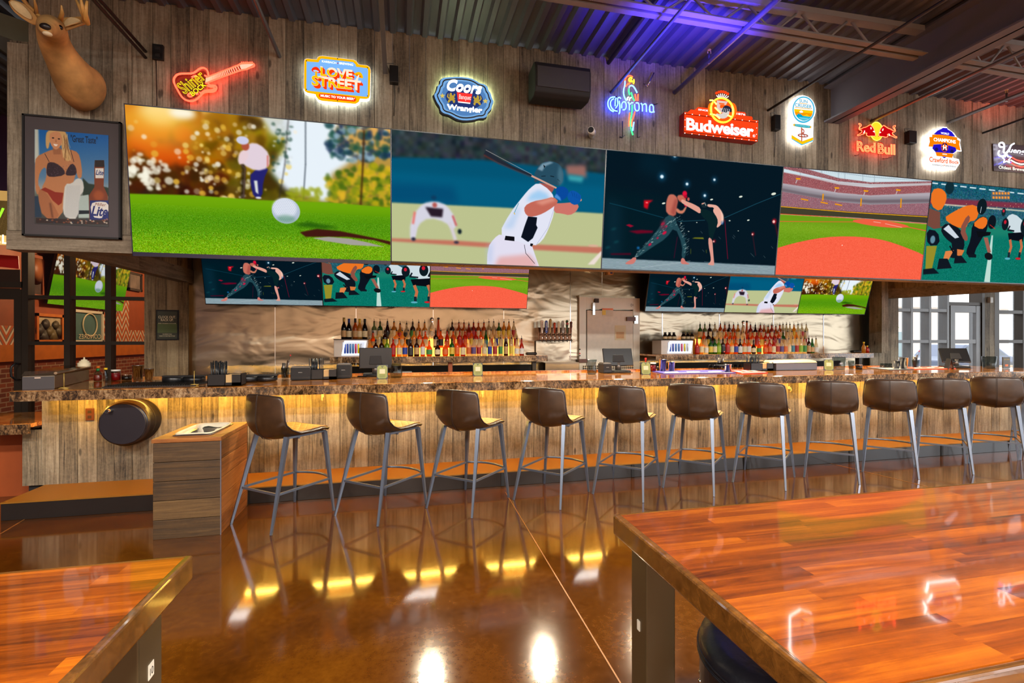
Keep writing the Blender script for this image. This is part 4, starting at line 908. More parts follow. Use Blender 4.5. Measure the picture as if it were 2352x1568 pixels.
# ---- outside, seen through the right windows
struct(MB().box((9, 8, -.15), (60, 60, -.05)), 'ground', P('outdoor_paving', (190, 184, 172), 0.9))
bt = thing('shop_building', 'pale beige shop building across the car park behind the right windows', 'building', (30, 34, 0))
MB().box((-16, 0, 0), (26, 8, 5.2)).build('wall', P('pale_render', (214, 196, 180), 0.9), bt)
MB().box((-16, -.3, 4.4), (26, 0, 5.2)).build('fascia', P('pale_fascia', (226, 222, 214), 0.9), bt)
MB().box((-4, -.06, .0), (14, 0.0, 2.2)).build('shop_window', P('shop_glass', (120, 140, 140), 0.2), bt)
mb = MB(); text_on('x', 'FREEBIRDS', (0.8, -.35, 2.9), (1, 0, 0), (0, 0, 1), 7.5, 0.9, None, mb=mb, offset=.02); mb.build('shop_lettering', P('sign_red', (176, 52, 34), 0.6), bt)
def tree(x, y, h, r, lab):
    t = thing('tree', lab, 'tree', (x, y, -.05)); MB().tube([(0, 0, 0), (0.05, 0, h * .5), (0, 0, h * .8)], .09, 7).build('trunk', P('trunk', (90, 74, 54), 0.9), t)
    mb = MB()
    for k in range(420):
        a = R.uniform(0, 6.28); b = R.uniform(-1, 1); rr = r * R.uniform(.35, 1) ** .5; c_ = math.sqrt(max(0, 1 - b * b))
        p = Vector((math.cos(a) * c_ * rr, math.sin(a) * c_ * rr, h * .68 + b * rr * .8)); d = Vector((R.gauss(0, 1), R.gauss(0, 1), R.gauss(0, 1))).normalized() * .13; e = d.orthogonal().normalized() * .09
        mb.add([p - d, p + e, p + d, p - e], [(0, 1, 2, 3)])
    mb.build('foliage', P('foliage', (120, 150, 84), 0.8, var=.3), t, fix=False)
tree(21.8, 19, 3.0, 1.3, 'bushy green tree outside the rightmost window'); tree(16.9, 19, 2.4, .75, 'small young tree outside the window grid left of the glazed door')
tree(19.6, 22, 2.8, 1.0, 'green tree seen through the glazed door at the right')
def car(x, y, lab, col):
    t = thing('car', lab, 'car', (x, y, -.05))
    body = [(-2.2, .35), (-2.2, .75), (-1.4, .88), (-.8, 1.36), (.7, 1.38), (1.5, .92), (2.2, .78), (2.25, .35)]
    MB().prism([(a, -.8, z) for a, z in body], (0, 1.6, 0)).build('car_body', P('car_paint', col, 0.25, coat=.5), t, bevel=.05)
    MB().prism([(a, -.82, z) for a, z in [(-1.25, .9), (-.75, 1.28), (.62, 1.3), (1.3, .92)]], (0, 1.64, 0)).build('car_window', P('car_glass', (40, 50, 60), 0.1), t)
    for wx in (-1.4, 1.4):
        for wy in (-.85, .65): MB().lathe([(.33, 0), (.33, .2)], (wx, wy, .33), 18, axis='y').build('wheel', M['black'], t)
car(22.6, 15.4, 'dark blue car parked outside the rightmost window', (40, 58, 96)); car(16.4, 16.5, 'silver car parked outside the window grid left of the glazed door', (150, 156, 160))
tag(MB().box((12, 13.2, -.05), (34, 13.5, .55)).build('low_wall', P('tan_low_wall', (190, 150, 110), 0.8)), 'low tan wall edging the patio outside the right windows', 'low wall')

# ---- steel in the roof
gx = at(1895, 282, SY).x; gz0 = at(1895, 282, SY).z; gz1 = gz0 + .43
mb = MB(); mb.box((gx - .02, -3, gz0), (gx + .2, SY - .005, gz0 + .02)); mb.box((gx - .02, -3, gz1 - .02), (gx + .2, SY - .005, gz1)); mb.box((gx + .08, -3, gz0), (gx + .1, SY - .005, gz1))
tag(mb.build('roof_girder', M['steel_beam']), 'heavy grey painted steel girder running out from the board wall under the roof deck', 'roof beam')
def joist(xa, xb, y, lab):
    t = thing('roof_joist', lab, 'roof joist', (0, 0, 0)); z0 = 4.27; z1 = lambda x: zdeck(x) - .02
    mb = MB()
    for dy in (-.045, .045): mb.bar((xa, y + dy, z0), (xb, y + dy, z0), .055, .006); mb.bar((xa, y + dy * .45, z0 + .025), (xb, y + dy * .45, z0 + .025), .006, .05)
    mb.build('bottom_chord', M['joist'], t); mb = MB(); mb.bar((xa, y, z1(xa) - .03), (xb, y, z1(xb) - .03), .09, .05); mb.build('top_chord', M['joist'], t)
    x = xa + .1; k = 0; mb = MB()
    while x < xb - .45: mb.tube([(x, y, z1(x) - .05), (x + .22, y, z0 + .02)], .012, 6); mb.tube([(x + .28, y, z0 + .02), (x + .5, y, z1(x) - .05)], .012, 6); x += .56
    mb.build('web_rods', M['joist'], t); return t
joist(-3.8, gx - .04, 3.72, 'open web grey roof joist left of the steel girder'); joist(gx + .45, 11, 3.72, 'open web grey roof joist right of the steel girder')
# horizontal rods and pipes that stand out from the board wall
PIPES = [(335, 119, .013, 'pipe_dark', 0.8, 'upper of the two dark bars above the deer head'), (335, 133, .013, 'pipe_dark', 0.8, 'lower of the two dark bars above the deer head'),
 (642, 130, .018, 'pipe', 0.8, 'grey pipe standing out from the board wall right of the red guitar sign'), (1397, 145, .022, 'pipe_dark', 2.5, 'short dark bar at the wall top left of the parrot sign'),
 (1403, 213, .016, 'pipe', 1.0, 'thin bar meeting the wall behind the parrot sign'), (1549, 213, .024, 'pipe', 1.0, 'thick pipe meeting the wall between the parrot sign and the red arch sign'),
 (1763, 254, .014, 'pipe_dark', 1.0, 'thin bar meeting the wall left of the oval and chevron sign'), (2000, 279, .018, 'pipe', 1.0, 'bar meeting the wall above the sign with two bulls'),
 (2176, 282, .02, 'pipe', 1.5, 'grey pipe meeting the wall above the blue and orange champions sign'), (2256, 306, .013, 'pipe_dark', 1.5, 'thin dark bar meeting the wall at the far right above the white script sign')]
for px, py, r_, mt, y1, lab in PIPES:
    p = at(px, py, SY); tag(MB().tube([(p.x, SY - .004, p.z), (p.x, y1, p.z)], r_, 10).build('ceiling_pipe', M[mt]), lab, 'pipe')
p = at(885, 168, SY); tag(MB().box((p.x - .02, 2.0, p.z - .01), (p.x + .02, SY - .004, p.z)).build('ceiling_strap', M['pipe']), 'flat grey strap running out from the wall right of the mushroom sign', 'strap')
for px, py, Yp in ((1629, 123, 3.9), (2312, 214, 4.2)):
    p = atx(px, py, at(*((1549, 213) if px < 2000 else (2176, 282)), SY).x); t = thing('sprinkler_head', 'brass sprinkler head on the %s' % ('thick blue lit pipe' if px < 2000 else 'pipe at the far right'), 'sprinkler', tuple(p))
    MB().cyl((0, 0, -.1), (0, 0, 0), .012, 8).build('stem', M['pipe'], t); mb = MB(); mb.tube([(-.015, 0, 0), (-.018, 0, .025), (0, 0, .035), (.018, 0, .025), (.015, 0, 0)], .004, 6); mb.cyl((0, 0, .035), (0, 0, .038), .018, 10); mb.build('deflector', M['gold'], t)
q0, q1 = at(86, 111, 5.1), at(-80, 54, 5.1); tag(MB().prism([q0, q1, q1 + Vector((0, 0, .2)), q0 + Vector((0, 0, .2))], (0, .5, 0)).build('air_duct', M['duct']), 'grey duct above the low end of the board wall behind the deer head', 'duct')

# ---------------------------------------------------------------- lamps that light the room
def downlight(x, y, z, e, lab, col=(1, .82, .56), spot=1.9):
    t = thing('downlight', lab, 'ceiling light', (x, y, z), group=None)
    MB().lathe([(.075, 0), (.085, -.012), (.06, -.014), (.055, 0)], (0, 0, 0), 20).build('trim_ring', M['white'], t); MB().cyl((0, 0, -.006), (0, 0, -.004), .052, 16).build('lens', M['lamp'], t)
    l = light('downlight_light', 'SPOT', (0, 0, -.03), e, col, .05, rot=(math.radians(-32), 0, 0), spot=spot); l.parent = t; return t
for i, x in enumerate((.4, 1.95, 3.5, 5.05, 6.6, 8.15)): tag(downlight(x, 6.5, 3.015, 460, ''), 'recessed warm downlight in the ceiling over the bar, ' + ['first', 'second', 'third', 'fourth', 'fifth', 'sixth', 'last'][i] + ' from the left', group='downlights over the bar')
def panel(x, y, e, lab, col=(1, .96, .9)):  # fill light added behind the camera, given a housing and hangers
    t = thing('fill_panel', lab, 'ceiling light', (x, y, 4.25))
    MB().box((-.6, -.3, 0), (.6, .3, .05)).build('housing', M['white'], t); MB().box((-.56, -.26, -.008), (.56, .26, -.002)).build('diffuser', EM('fill_panel_diffuser', (255, 236, 206), 4.0), t)
    for sx in (-.5, .5): MB().cyl((sx, 0, .05), (sx, 0, zdeck(x) - 4.25 + .02), .004, 6).build('hanger', M['grey'], t)
    l = light('fill_panel_light', 'AREA', (0, 0, -.02), e, col, 1.1, .5); l.parent = t
k = 0
for y in (-3.6, -1.2, 1.2):
    for x in (-3.2, .6, 4.4, 8.2):
        if y > 0: continue
        k += 1; panel(x, y, 340, 'added fill light panel behind the camera in the %s, %s from the left' % ('rear row' if y < -2 else 'front row', ['first', 'second', 'third', 'last'][int((x + 3.2) / 3.8 + .5)]))
light('left_room_light', 'POINT', (-4.3, 10.4, 3.1), 170, (1, .68, .36), .15); light('left_room_light', 'POINT', (-4.3, 13.4, 3.1), 130, (1, .66, .34), .15)
light('blue_wash', 'SPOT', (2.5, 3.5, 3.6), 420, (.05, .03, 1), .1, rot=(math.radians(165), 0, 0), spot=1.7); light('red_wash', 'SPOT', (7.6, 3.9, 3.8), 90, (1, .1, .05), .1, rot=(math.radians(165), 0, 0), spot=1.7)
# ---------------------------------------------------------------- screens
def screen(name, label, x0, w, y0, z0, y1, z1, mat, group=None, blue=False, depth=.06):
    """flat television: picture plane leans from (y0,z0) up to (y1,z1)"""
    t = thing(name, label, 'television', (x0 + w / 2, y0, z0), group=group)
    H = math.hypot(y1 - y0, z1 - z0); up = Vector((0, (y1 - y0) / H, (z1 - z0) / H)); nr = Vector((0, up.z, -up.y))  # nr points to the wall
    o = Vector((-w / 2, 0, 0)); X = Vector((1, 0, 0)); b = .006; lowb = .035 if blue else .012
    q = lambda x, z, d: o + X * x + up * z + nr * d
    mb = MB(); mb.prism([q(b, .004, .003), q(w - b, .004, .003), q(w - b, H, .003), q(b, H, .003)], nr * depth * .5)
    mb.prism([q(.1 * w, .1, depth * .5), q(.9 * w, .1, depth * .5), q(.9 * w, H * .75, depth * .5), q(.1 * w, H * .75, depth * .5)], nr * depth * .6)
    mb.build('housing', M['matte'], t)
    mb = MB()
    for a, c in (((0, -lowb), (w, 0)), ((0, H), (w, H + .008)), ((0, -lowb), (b, H + .008)), ((w - b, -lowb), (w, H + .008))):
        mb.prism([q(a[0], a[1], -.004), q(c[0], a[1], -.004), q(c[0], c[1], -.004), q(a[0], c[1], -.004)], nr * .03)
    mb.build('bezel', M['bezel_blue'] if blue else M['bezel'], t)
    me = MB(); me.v = [tuple(q(b, 0, 0)), tuple(q(w - b, 0, 0)), tuple(q(w - b, H, 0)), tuple(q(b, H, 0))]; me.f = [[0, 1, 2, 3]]; me.m = [0]; me.t = [.5]; me.sm = [False]
    me.build('screen', mat, t, fix=False, uv=[(b / w, 0), (1 - b / w, 0), (1 - b / w, 1), (b / w, 1)])
    return t
names = [('golf', 'big wall screen showing a golf ball beside the hole, leftmost of the upper row'), ('batter', 'big wall screen showing a baseball batter from behind, upper row'),
         ('fight', 'big wall screen showing two fighters in a dark hall, upper row'), ('stadium', 'big wall screen showing an empty red and green ballpark, upper row'),
         ('football', 'big wall screen showing a football scrimmage, rightmost of the upper row')]
for i, (nm, lab) in enumerate(names):
    screen('television', lab, XS[i], SW, YB, ZB, YT, ZT, PIC[nm], 'big screens along the board wall', blue=(i == 0))
# small row under the soffit
SYB = 7.38; sw = None
def small_row(px, py, pics, labs, pxe):
    a = at(px, py, SYB); e = at(pxe, py, SYB); w = (e.x - a.x) / 3; H = w * 9 / 16; ty = SYB - H * math.sin(math.radians(15)); tz = a.z + H * math.cos(math.radians(15))
    for i in range(3): screen('television', labs[i], a.x + i * w, w, SYB, a.z, ty, tz, PIC[pics[i]], 'smaller screens over the back bar', depth=.05)
    for i in range(3):
        x = a.x + (i + .5) * w
        tag(MB().box((x - .06, SYB + .02, a.z + .3), (x + .06, BY - .002, a.z + .55)).build('wall_bracket', M['black']), 'black bracket holding the %s of the three %s small screens' % (['left', 'middle', 'right'][i], 'left' if px < 900 else 'right'), 'bracket')
small_row(472, 697, ('fight', 'football', 'stadium'), ('small screen showing two fighters, leftmost over the left back bar', 'small screen showing a football scrimmage, over the left back bar', 'small screen showing a red and green ballpark, over the left back bar'), 1210)
small_row(1481, 714, ('fight', 'batter', 'golf'), ('small screen showing two fighters, just right of the cooler door', 'small screen showing a baseball batter, over the right back bar', 'small screen showing golf, rightmost over the right back bar'), 1986)
# screen in the room beyond the glass
BL = atx(112, 697, LX + .12); BR = atx(283, 707, LX + .12); w_ = BR.y - BL.y; h_ = w_ * 9 / 16
t = thing('television', 'screen showing golf in the room behind the glazed partition', 'television', (LX + .1, BL.y, BL.z)); t.rotation_euler = (0, math.radians(10), 0)
MB().box((-.05, 0, 0), (-.005, w_, h_)).build('housing', M['black'], t)
me = MB(); me.v = [(0, 0, 0), (0, w_, 0), (0, w_, h_), (0, 0, h_)]; me.f = [[0, 1, 2, 3]]; me.m = [0]; me.t = [.5]; me.sm = [False]; me.build('screen', PIC['golf'], t, fix=False, uv=[(0, 0), (1, 0), (1, 1), (0, 1)])

# ---------------------------------------------------------------- signs on the board wall
class Sign:
    def __init__(s, name, label, ox, oy, sc, cat='sign', group=None, Y=SY, base=None):
        s.o = (ox, oy, sc); s.Y = Y; b = s.p(base or (0, 0), 0.0); s.c = Vector(b); s.t = thing(name, label, cat, tuple(s.c), group=group)
    def p(s, q, off=0.0): ox, oy, sc = s.o; return at(ox + q[0] / sc, oy + q[1] / sc, s.Y - off)
    def pts(s, Q, off, smooth=0, closed=True):
        Q = [Vector((a, b)) for a, b in Q]
        for _ in range(smooth):
            n = []; L_ = len(Q)
            for i in range(L_ if closed else L_ - 1):
                a, b = Q[i], Q[(i + 1) % L_]
                n += [a * .75 + b * .25, a * .25 + b * .75]
            if not closed: n = [Q[0]] + n + [Q[-1]]
            Q = n
        return [s.p(q, off) - s.c for q in Q]
    def poly(s, name, Q, mat, off=.03, thick=.004, smooth=0):
        from mathutils.geometry import tessellate_polygon
        P_ = s.pts(Q, off, smooth); n = len(P_); B = [p + Vector((0, thick, 0)) for p in P_]
        tr = tessellate_polygon([P_]); fs = [tuple(f) for f in tr] + [tuple(i + n for i in f)[::-1] for f in tr] + [(i, (i + 1) % n, n + (i + 1) % n, n + i) for i in range(n)]
        return MB().add(P_ + B, fs).build(name, mat, s.t)
    def tube(s, name, lines, mat, r=.008, off=.05, closed=False, smooth=1, n=6):
        for Q in lines: o = MB().tube(s.pts(Q, off, smooth, closed), r, n, closed=closed).build(name, mat, s.t)
        return o
    def text(s, name, body, bl, tr, mat, off=.035, rot=None, **k):
        a = s.p(bl, off) - s.c; b = s.p(tr, off) - s.c
        return text_on(name, body, a, (1, 0, 0), (0, 0, 1), b.x - a.x, b.z - a.z, mat, s.t, **k)
    def rtext(s, name, body, A, B, U, mat, off=.035, outline=0.0, **k):
        """text from A to B (base line) with height towards U; outline>0 makes glowing tubes along the letter edges"""
        a, b, u = [s.p(q, off) - s.c for q in (A, B, U)]; ux = (b - a); w = ux.length; ux /= w; uz = (u - a); uz = uz - ux * uz.dot(ux); h = uz.length; uz /= h
        if not outline: return text_on(name, body, a, ux, uz, w, h, mat, s.t, **k)
        cu = bpy.data.curves.new('t', 'FONT'); cu.body = body; cu.fill_mode = 'NONE'; cu.bevel_depth = outline; cu.bevel_resolution = 1; cu.resolution_u = 3; cu.shear = k.get('shear', 0)
        o = bpy.data.objects.new('t', cu); C.objects.link(o); dg = bpy.context.evaluated_depsgraph_get(); ev = o.evaluated_get(dg); me = ev.to_mesh()
        V = np.array([v.co[:] for v in me.vertices]); F = [tuple(p.vertices) for p in me.polygons]; ev.to_mesh_clear(); bpy.data.objects.remove(o); bpy.data.curves.remove(cu)
        lo, hi = V.min(0), V.max(0); sx, sz = w / (hi[0] - lo[0]), h / (hi[1] - lo[1])
        return MB().add([a + ux * ((v[0] - lo[0]) * sx) + uz * ((v[1] - lo[1]) * sz) + Vector((0, -v[2] * sx, 0)) for v in V], F, smooth=True).build(name, mat, s.t, fix=False)
E_ = {}
def em(r, g, b, s=1.0):
    k = (r, g, b, s)
    if k not in E_: E_[k] = EM('glow_%d_%d_%d' % (r, g, b), (r, g, b), s)
    return E_[k]
WHT = em(255, 255, 255, 1.6); BACK = em(255, 255, 255, 11.0)
def star(cx, cy, r, k=.42, rot=-math.pi / 2): return [(cx + (r if i % 2 == 0 else r * k) * math.cos(rot + i * math.pi / 5), cy + (r if i % 2 == 0 else r * k) * math.sin(rot + i * math.pi / 5)) for i in range(10)]
def oval(cx, cy, rx, ry, n=32, sk=0.0): return [(cx + rx * math.cos(2 * math.pi * i / n), cy + ry * math.sin(2 * math.pi * i / n) + sk * rx * math.cos(2 * math.pi * i / n)) for i in range(n)]
RED_N = em(255, 44, 28, 12); YEL_N = em(255, 224, 20, 3.0)
# guitar neon
s = Sign('neon_sign', 'red neon guitar sign with yellow lettering on the board wall', 380, 120, 9.8, base=(600, 800))
s.tube('body_tube', [[(968, 530), (955, 430), (910, 370), (840, 345), (760, 375), (680, 440), (610, 478), (480, 478), (330, 482), (250, 510), (195, 580), (185, 660), (215, 740), (270, 840), (330, 950), (400, 1040), (490, 1090), (590, 1102), (690, 1070), (780, 990), (850, 910), (930, 890), (1050, 895), (1120, 870), (1155, 810), (1140, 760), (1080, 745), (1010, 745), (960, 700)],
  [(945, 750), (1000, 775), (1090, 780), (1110, 810), (1070, 850), (950, 855), (870, 870), (790, 930), (770, 895)], [(600, 990), (540, 1000), (500, 970), (530, 935), (570, 930)], [(680, 945), (740, 925)], [(590, 570), (640, 535), (700, 525)], [(880, 520), (935, 545)]], RED_N, .0075)
s.tube('neck_tube', [[(920, 570), (1300, 425), (1640, 292)], [(900, 700), (1300, 545), (1705, 402)], [(1640, 292), (1690, 258), (1800, 250), (1960, 245), (2000, 270), (2000, 310), (1960, 330), (1900, 345), (1850, 375), (1710, 402)]], RED_N, .0065)
fr = []; x = 0.0; st = .022
while x < 1: fr.append([(920 + 720 * x, 570 - 278 * x), (905 + 795 * x, 697 - 297 * x)]); x += st; st *= 1.055
s.tube('fret_tube', fr, em(255, 140, 110, 2.5), .0035, smooth=0, n=4)
s.poly('headstock', [(1665, 290), (1700, 265), (1960, 262), (1975, 280), (1780, 370), (1715, 400)], em(255, 176, 150, 1.5), .045); s.poly('face_plate', [(240, 560), (330, 520), (620, 520), (840, 400), (930, 470), (940, 700), (780, 900), (600, 1050), (450, 1020), (260, 720)], P('sign_plate_dark', (64, 40, 14), .5), .02, smooth=1)
s.tube('tuner_peg', [[(1722 + 46 * i, 248 - i), (1718 + 46 * i, 222 - i)] for i in range(6)], RED_N, .006, smooth=0)
s.rtext('lettering_upper', 'Shiner', (440, 950), (930, 590), (300, 680), YEL_N, .06, outline=.009, shear=0); s.rtext('lettering_lower', 'BOCK', (620, 990), (930, 750), (560, 890), YEL_N, .055, offset=.0)
# mushroom sign
s = Sign('lit_sign', 'lit yellow and blue sign with mushrooms and bubble letters', 680, 110, 10.455, base=(990, 760))
OUT = [(200, 330), (215, 280), (270, 258), (500, 285), (520, 230), (570, 200), (640, 195), (1380, 290), (1440, 320), (1500, 400), (1690, 420), (1760, 460), (1785, 540), (1768, 1130), (1740, 1200), (1680, 1215), (1530, 1210), (1500, 1290), (1420, 1335), (620, 1260), (540, 1230), (480, 1150), (470, 1105), (280, 1070), (215, 1030), (195, 960)]
s.poly('backlit_plate', [(990 + (x - 990) * 1.01, 765 + (y - 765) * 1.01 + 52) for x, y in OUT], em(236, 255, 255, 8), .045, .015); s.poly('yellow_border', OUT, em(255, 190, 0), .06, .01); s.poly('pale_edge', [(990 + (x - 990) * 1.013, 765 + (y - 765) * 1.016) for x, y in OUT], em(255, 220, 190, 1.0), .055, .006)
s.poly('blue_panel', [(252, 325), (540, 345), (562, 300), (600, 255), (1370, 340), (1430, 400), (1440, 452), (1722, 490), (1728, 560), (1720, 1165), (1690, 1168), (272, 1020), (248, 990)], em(128, 188, 255), .064)
s.poly('red_band', [(545, 1120), (580, 1085), (1400, 1170), (1448, 1220), (1430, 1275), (1380, 1290), (600, 1205), (550, 1170)], em(255, 70, 10), .064, smooth=1)
s.text('lettering_top', 'KARBACH', (622, 345), (965, 335), WHT, .068, offset=.02); s.text('lettering_top', 'BREWING', (1040, 393), (1370, 378), WHT, .068, offset=.02); s.poly('red_star', star(1002, 366, 22), em(206, 20, 60), .068, .002)
s.text('lettering_band', 'MUSIC TO YOUR BEER*', (590, 1170), (1415, 1200), WHT, .069, offset=.03)
def twotone(s, body, bl, tr, off):
    for k in range(6): s.text('letter_side', body, (bl[0] + 10 * (6 - k), bl[1] + 12 * (6 - k)), (tr[0] + 10 * (6 - k), tr[1] + 12 * (6 - k)), em(255, 62, 0), off + .0004 * k, offset=.03)
    s.text('letter_rim', body, (bl[0] - 6, bl[1] + 6), (tr[0] + 6, tr[1] - 4), em(255, 236, 206), off + .003, offset=.042)
    y_ = s.text('letter_face', body, bl, tr, em(255, 200, 0), off + .0036, offset=.03)
    c_ = s.text('letter_cap', body, bl, tr, em(255, 240, 216), off + .0042, offset=.03)
    zs = [v.co.z for v in c_.data.vertices]; mid = min(zs) + (max(zs) - min(zs)) * .52
    bm = bmesh.new(); bm.from_mesh(c_.data); bmesh.ops.bisect_plane(bm, geom=bm.verts[:] + bm.edges[:] + bm.faces[:], plane_co=(0, 0, mid), plane_no=(.25, 0, 1), clear_inner=True); bm.to_mesh(c_.data); bm.free()
twotone(s, 'LOVE', (585, 665), (1350, 530), .068); twotone(s, 'STREET', (375, 895), (1550, 790), .075)
s.poly('mushroom_cap', [(362, 530), (400, 470), (470, 448), (530, 470), (590, 560), (590, 600), (500, 600), (400, 570)], em(255, 50, 10), .08, .002, 1); s.poly('mushroom_cap', [(1395, 610), (1500, 570), (1570, 600), (1615, 700), (1590, 735), (1480, 690), (1410, 650)], em(255, 190, 0), .08, .002, 1)
s.poly('mushroom_gills', [(400, 535), (480, 525), (565, 570), (500, 585), (430, 570)], em(180, 214, 255), .083, .002, 1); s.poly('mushroom_gills', [(1430, 630), (1520, 650), (1580, 700), (1520, 700), (1450, 665)], em(255, 90, 10), .083, .002, 1)
s.poly('mushroom_stem', [(460, 560), (500, 560), (510, 690), (455, 690)], em(255, 190, 0), .085, .002); s.poly('mushroom_stem', [(1490, 650), (1520, 655), (1480, 790), (1415, 780)], em(255, 236, 214), .085, .002)
for q in ((253, 310), (995, 255), (1715, 480), (252, 995), (1715, 1155), (992, 1265)): MB().sphere(s.p(q, .066) - s.c, .005, 8).build('screw', M['black'], s.t)
# blue oval sign
s = Sign('lit_sign', 'blue oval lit beer sign with white script and gold lions', 980, 160, 12.06, base=(1030, 780))
OV = [(205, 690), (250, 640), (290, 540), (310, 440), (370, 400), (380, 300), (440, 230), (560, 212), (880, 195), (1180, 225), (1350, 290), (1480, 380), (1600, 400), (1690, 470), (1710, 580), (1770, 640), (1810, 800), (1860, 880), (1820, 960), (1800, 1080), (1690, 1190), (1680, 1280), (1600, 1330), (1470, 1330), (1300, 1380), (1050, 1400), (850, 1360), (620, 1230), (480, 1200), (390, 1130), (370, 1010), (290, 900), (240, 790)]
sc_ = lambda L_, k, dx=0, dy=0, cx=1030, cy=790: [(cx + (x - cx) * k + dx, cy + (y - cy) * k + dy) for x, y in L_]
s.poly('back_box', sc_(OV, 1.02, -25, 35), P('sign_box_dark', (20, 16, 14), .5), .05, .03); s.tube('rear_glow', [sc_(OV, .93)], em(226, 255, 200, 40), .01, .025, closed=True, smooth=0); s.poly('lit_face', OV, em(120, 172, 224), .06, .008, 1)
s.poly('inner_field', sc_(OV, .8), em(84, 132, 190), .064, .003, 1); s.poly('dark_centre', oval(1040, 790, 520, 300, sk=.1), em(38, 56, 116), .067, .002)
s.tube('dark_line', [sc_(OV, .9)], P('sign_line', (30, 22, 16), .5), .006, .066, closed=True, smooth=1)
s.poly('red_shield', [(835, 620), (1265, 672), (1212, 910), (866, 868)], em(255, 58, 52), .072); s.poly('shield_foot', [(868, 874), (1212, 914), (1205, 944), (874, 904)], em(255, 255, 250), .072); s.text('lettering_shield', 'Banquet', (893, 846), (1228, 715), em(255, 232, 226), .076, offset=.015, shear=.1)
s.text('lettering_script', 'Coors', (565, 560), (1535, 360), em(255, 255, 252, 2.2), .085, offset=.02, shear=.35, thick=.02); s.text('lettering_lower', 'Wrangler', (570, 1115), (1540, 1050), em(255, 255, 250, 2.2), .085, offset=.02, thick=.02)
for sx, cx, cy in ((1, 435, 720), (1, 1628, 868)): s.poly('gold_star', star(cx, cy, 76), em(226, 200, 96), .072)
LION = [(560, 740), (580, 670), (605, 650), (600, 750), (640, 770), (630, 700), (650, 640), (690, 640), (700, 700), (740, 720), (760, 660), (795, 690), (760, 760), (790, 800), (750, 820), (790, 850), (780, 910), (740, 915), (720, 850), (670, 850), (620, 910), (580, 900), (600, 840), (640, 810), (600, 790)]
for mx in (0, 1):
    L_ = LION if not mx else [(2085 - x, y + 68 + (660 - x) * -.0) for x, y in LION]
    s.poly('gold_lion', L_, em(190, 160, 60), .072)
# corona parrot neon
s = Sign('neon_sign', 'blue script neon sign with a multicoloured neon parrot', 1380, 160, 9.22, base=(640, 780))
CY = em(44, 76, 255, 26); cyw = em(60, 110, 255, 14)
s.tube('blue_letter_tube', [[(300, 578), (230, 580), (175, 620), (145, 700), (160, 790), (210, 860), (270, 888)], [(275, 615), (225, 640), (200, 710), (215, 790), (270, 860), (350, 880)], [(325, 600), (305, 640), (305, 770)], [(425, 615), (400, 585), (365, 590), (350, 640), (362, 740), (315, 815)], [(390, 660), (405, 760), (405, 890), (385, 935)],
  [(443, 812), (440, 720), (480, 672), (530, 690), (540, 780), (520, 845), (465, 850)], [(575, 685), (605, 720), (605, 855)], [(625, 730), (645, 700), (685, 700)], [(718, 730), (720, 840), (765, 880), (810, 850), (810, 740), (790, 700), (740, 705)], [(848, 710), (880, 740), (880, 880)], [(900, 740), (940, 715), (965, 750), (965, 890)], [(1040, 900), (1030, 800), (1045, 745), (1085, 740), (1115, 780), (1110, 870), (1130, 905)], [(1115, 890), (1070, 905), (1035, 880), (1030, 830)]], CY, .0062)
s.tube('blue_body_tube', [[(512, 240), (510, 330), (480, 430), (485, 540), (520, 620), (545, 662)], [(600, 375), (620, 340), (670, 335), (720, 390), (768, 490)], [(700, 1110), (685, 1200), (678, 1290)]], cyw, .0065)
s.tube('green_tube', [[(597, 400), (590, 460), (612, 530)], [(643, 485), (670, 580), (710, 662)], [(665, 750), (662, 900), (630, 1060), (630, 1200), (655, 1310), (680, 1380)]], em(40, 255, 90, 5), .0065)
s.tube('red_tube', [[(675, 152), (620, 125), (560, 140), (520, 190), (512, 235)], [(620, 290), (570, 300), (530, 355)], [(725, 520), (745, 655)], [(788, 520), (785, 655)], [(615, 910), (600, 1060), (600, 1195)], [(723, 890), (690, 1010), (655, 1100), (655, 1200)]], em(255, 70, 40, 6), .0065)
s.tube('yellow_tube', [[(665, 190), (640, 165), (600, 180), (590, 225), (625, 260), (655, 235), (625, 205)], [(660, 230), (665, 265)], [(697, 205), (705, 260), (690, 298)]], em(255, 200, 30, 6), .006); s.tube('white_tube', [[(590, 580), (555, 600), (570, 640)], [(645, 590), (605, 610), (612, 655)]], em(255, 220, 190, 6), .006)
s.tube('mount_frame', [[(460, 1090), (460, 1440), (500, 1390)], [(780, 1060), (780, 1440), (830, 1420)], [(330, 560), (330, 900)], [(1120, 740), (1200, 720)], [(460, 1440), (400, 1420)]], M['black'], .005, .02, smooth=0)
# red arch sign with ring
s = Sign('lit_sign', 'red box beer sign with a yellow neon ring and crown', 1550, 190, 10.45, base=(1100, 1000))
OR = em(255, 70, 24); s.poly('sign_box', [(232, 700), (2005, 905), (1985, 1415), (222, 1205)], P('red_sign_side', (190, 20, 14), .4), .1, .098); s.poly('red_face', [(232, 700), (2005, 905), (1985, 1412), (222, 1200)], OR, .104, .003)
s.poly('upper_tier', [(380, 690), (385, 640), (1850, 810), (1872, 850), (1868, 872)], OR, .09, .06); s.poly('upper_tier', [(555, 650), (560, 580), (1680, 706), (1706, 740), (1702, 790)], OR, .095, .06)
for a, b in (((232, 755), (2003, 958)), ((224, 1180), (1990, 1370))): s.poly('dark_stripe', [a, b, (b[0], b[1] - 14), (a[0], a[1] - 14)], em(110, 10, 8), .108, .002)
mb = MB()
for i in range(11): mb.sphere(s.p((240 + 171 * i, 1208 + 18 * i), .11) - s.c, .005, 6)
for i in range(11):
    if not 3 < i < 7: mb.sphere(s.p((250 + 171 * i, 735 + 20 * i), .11) - s.c, .005, 6)
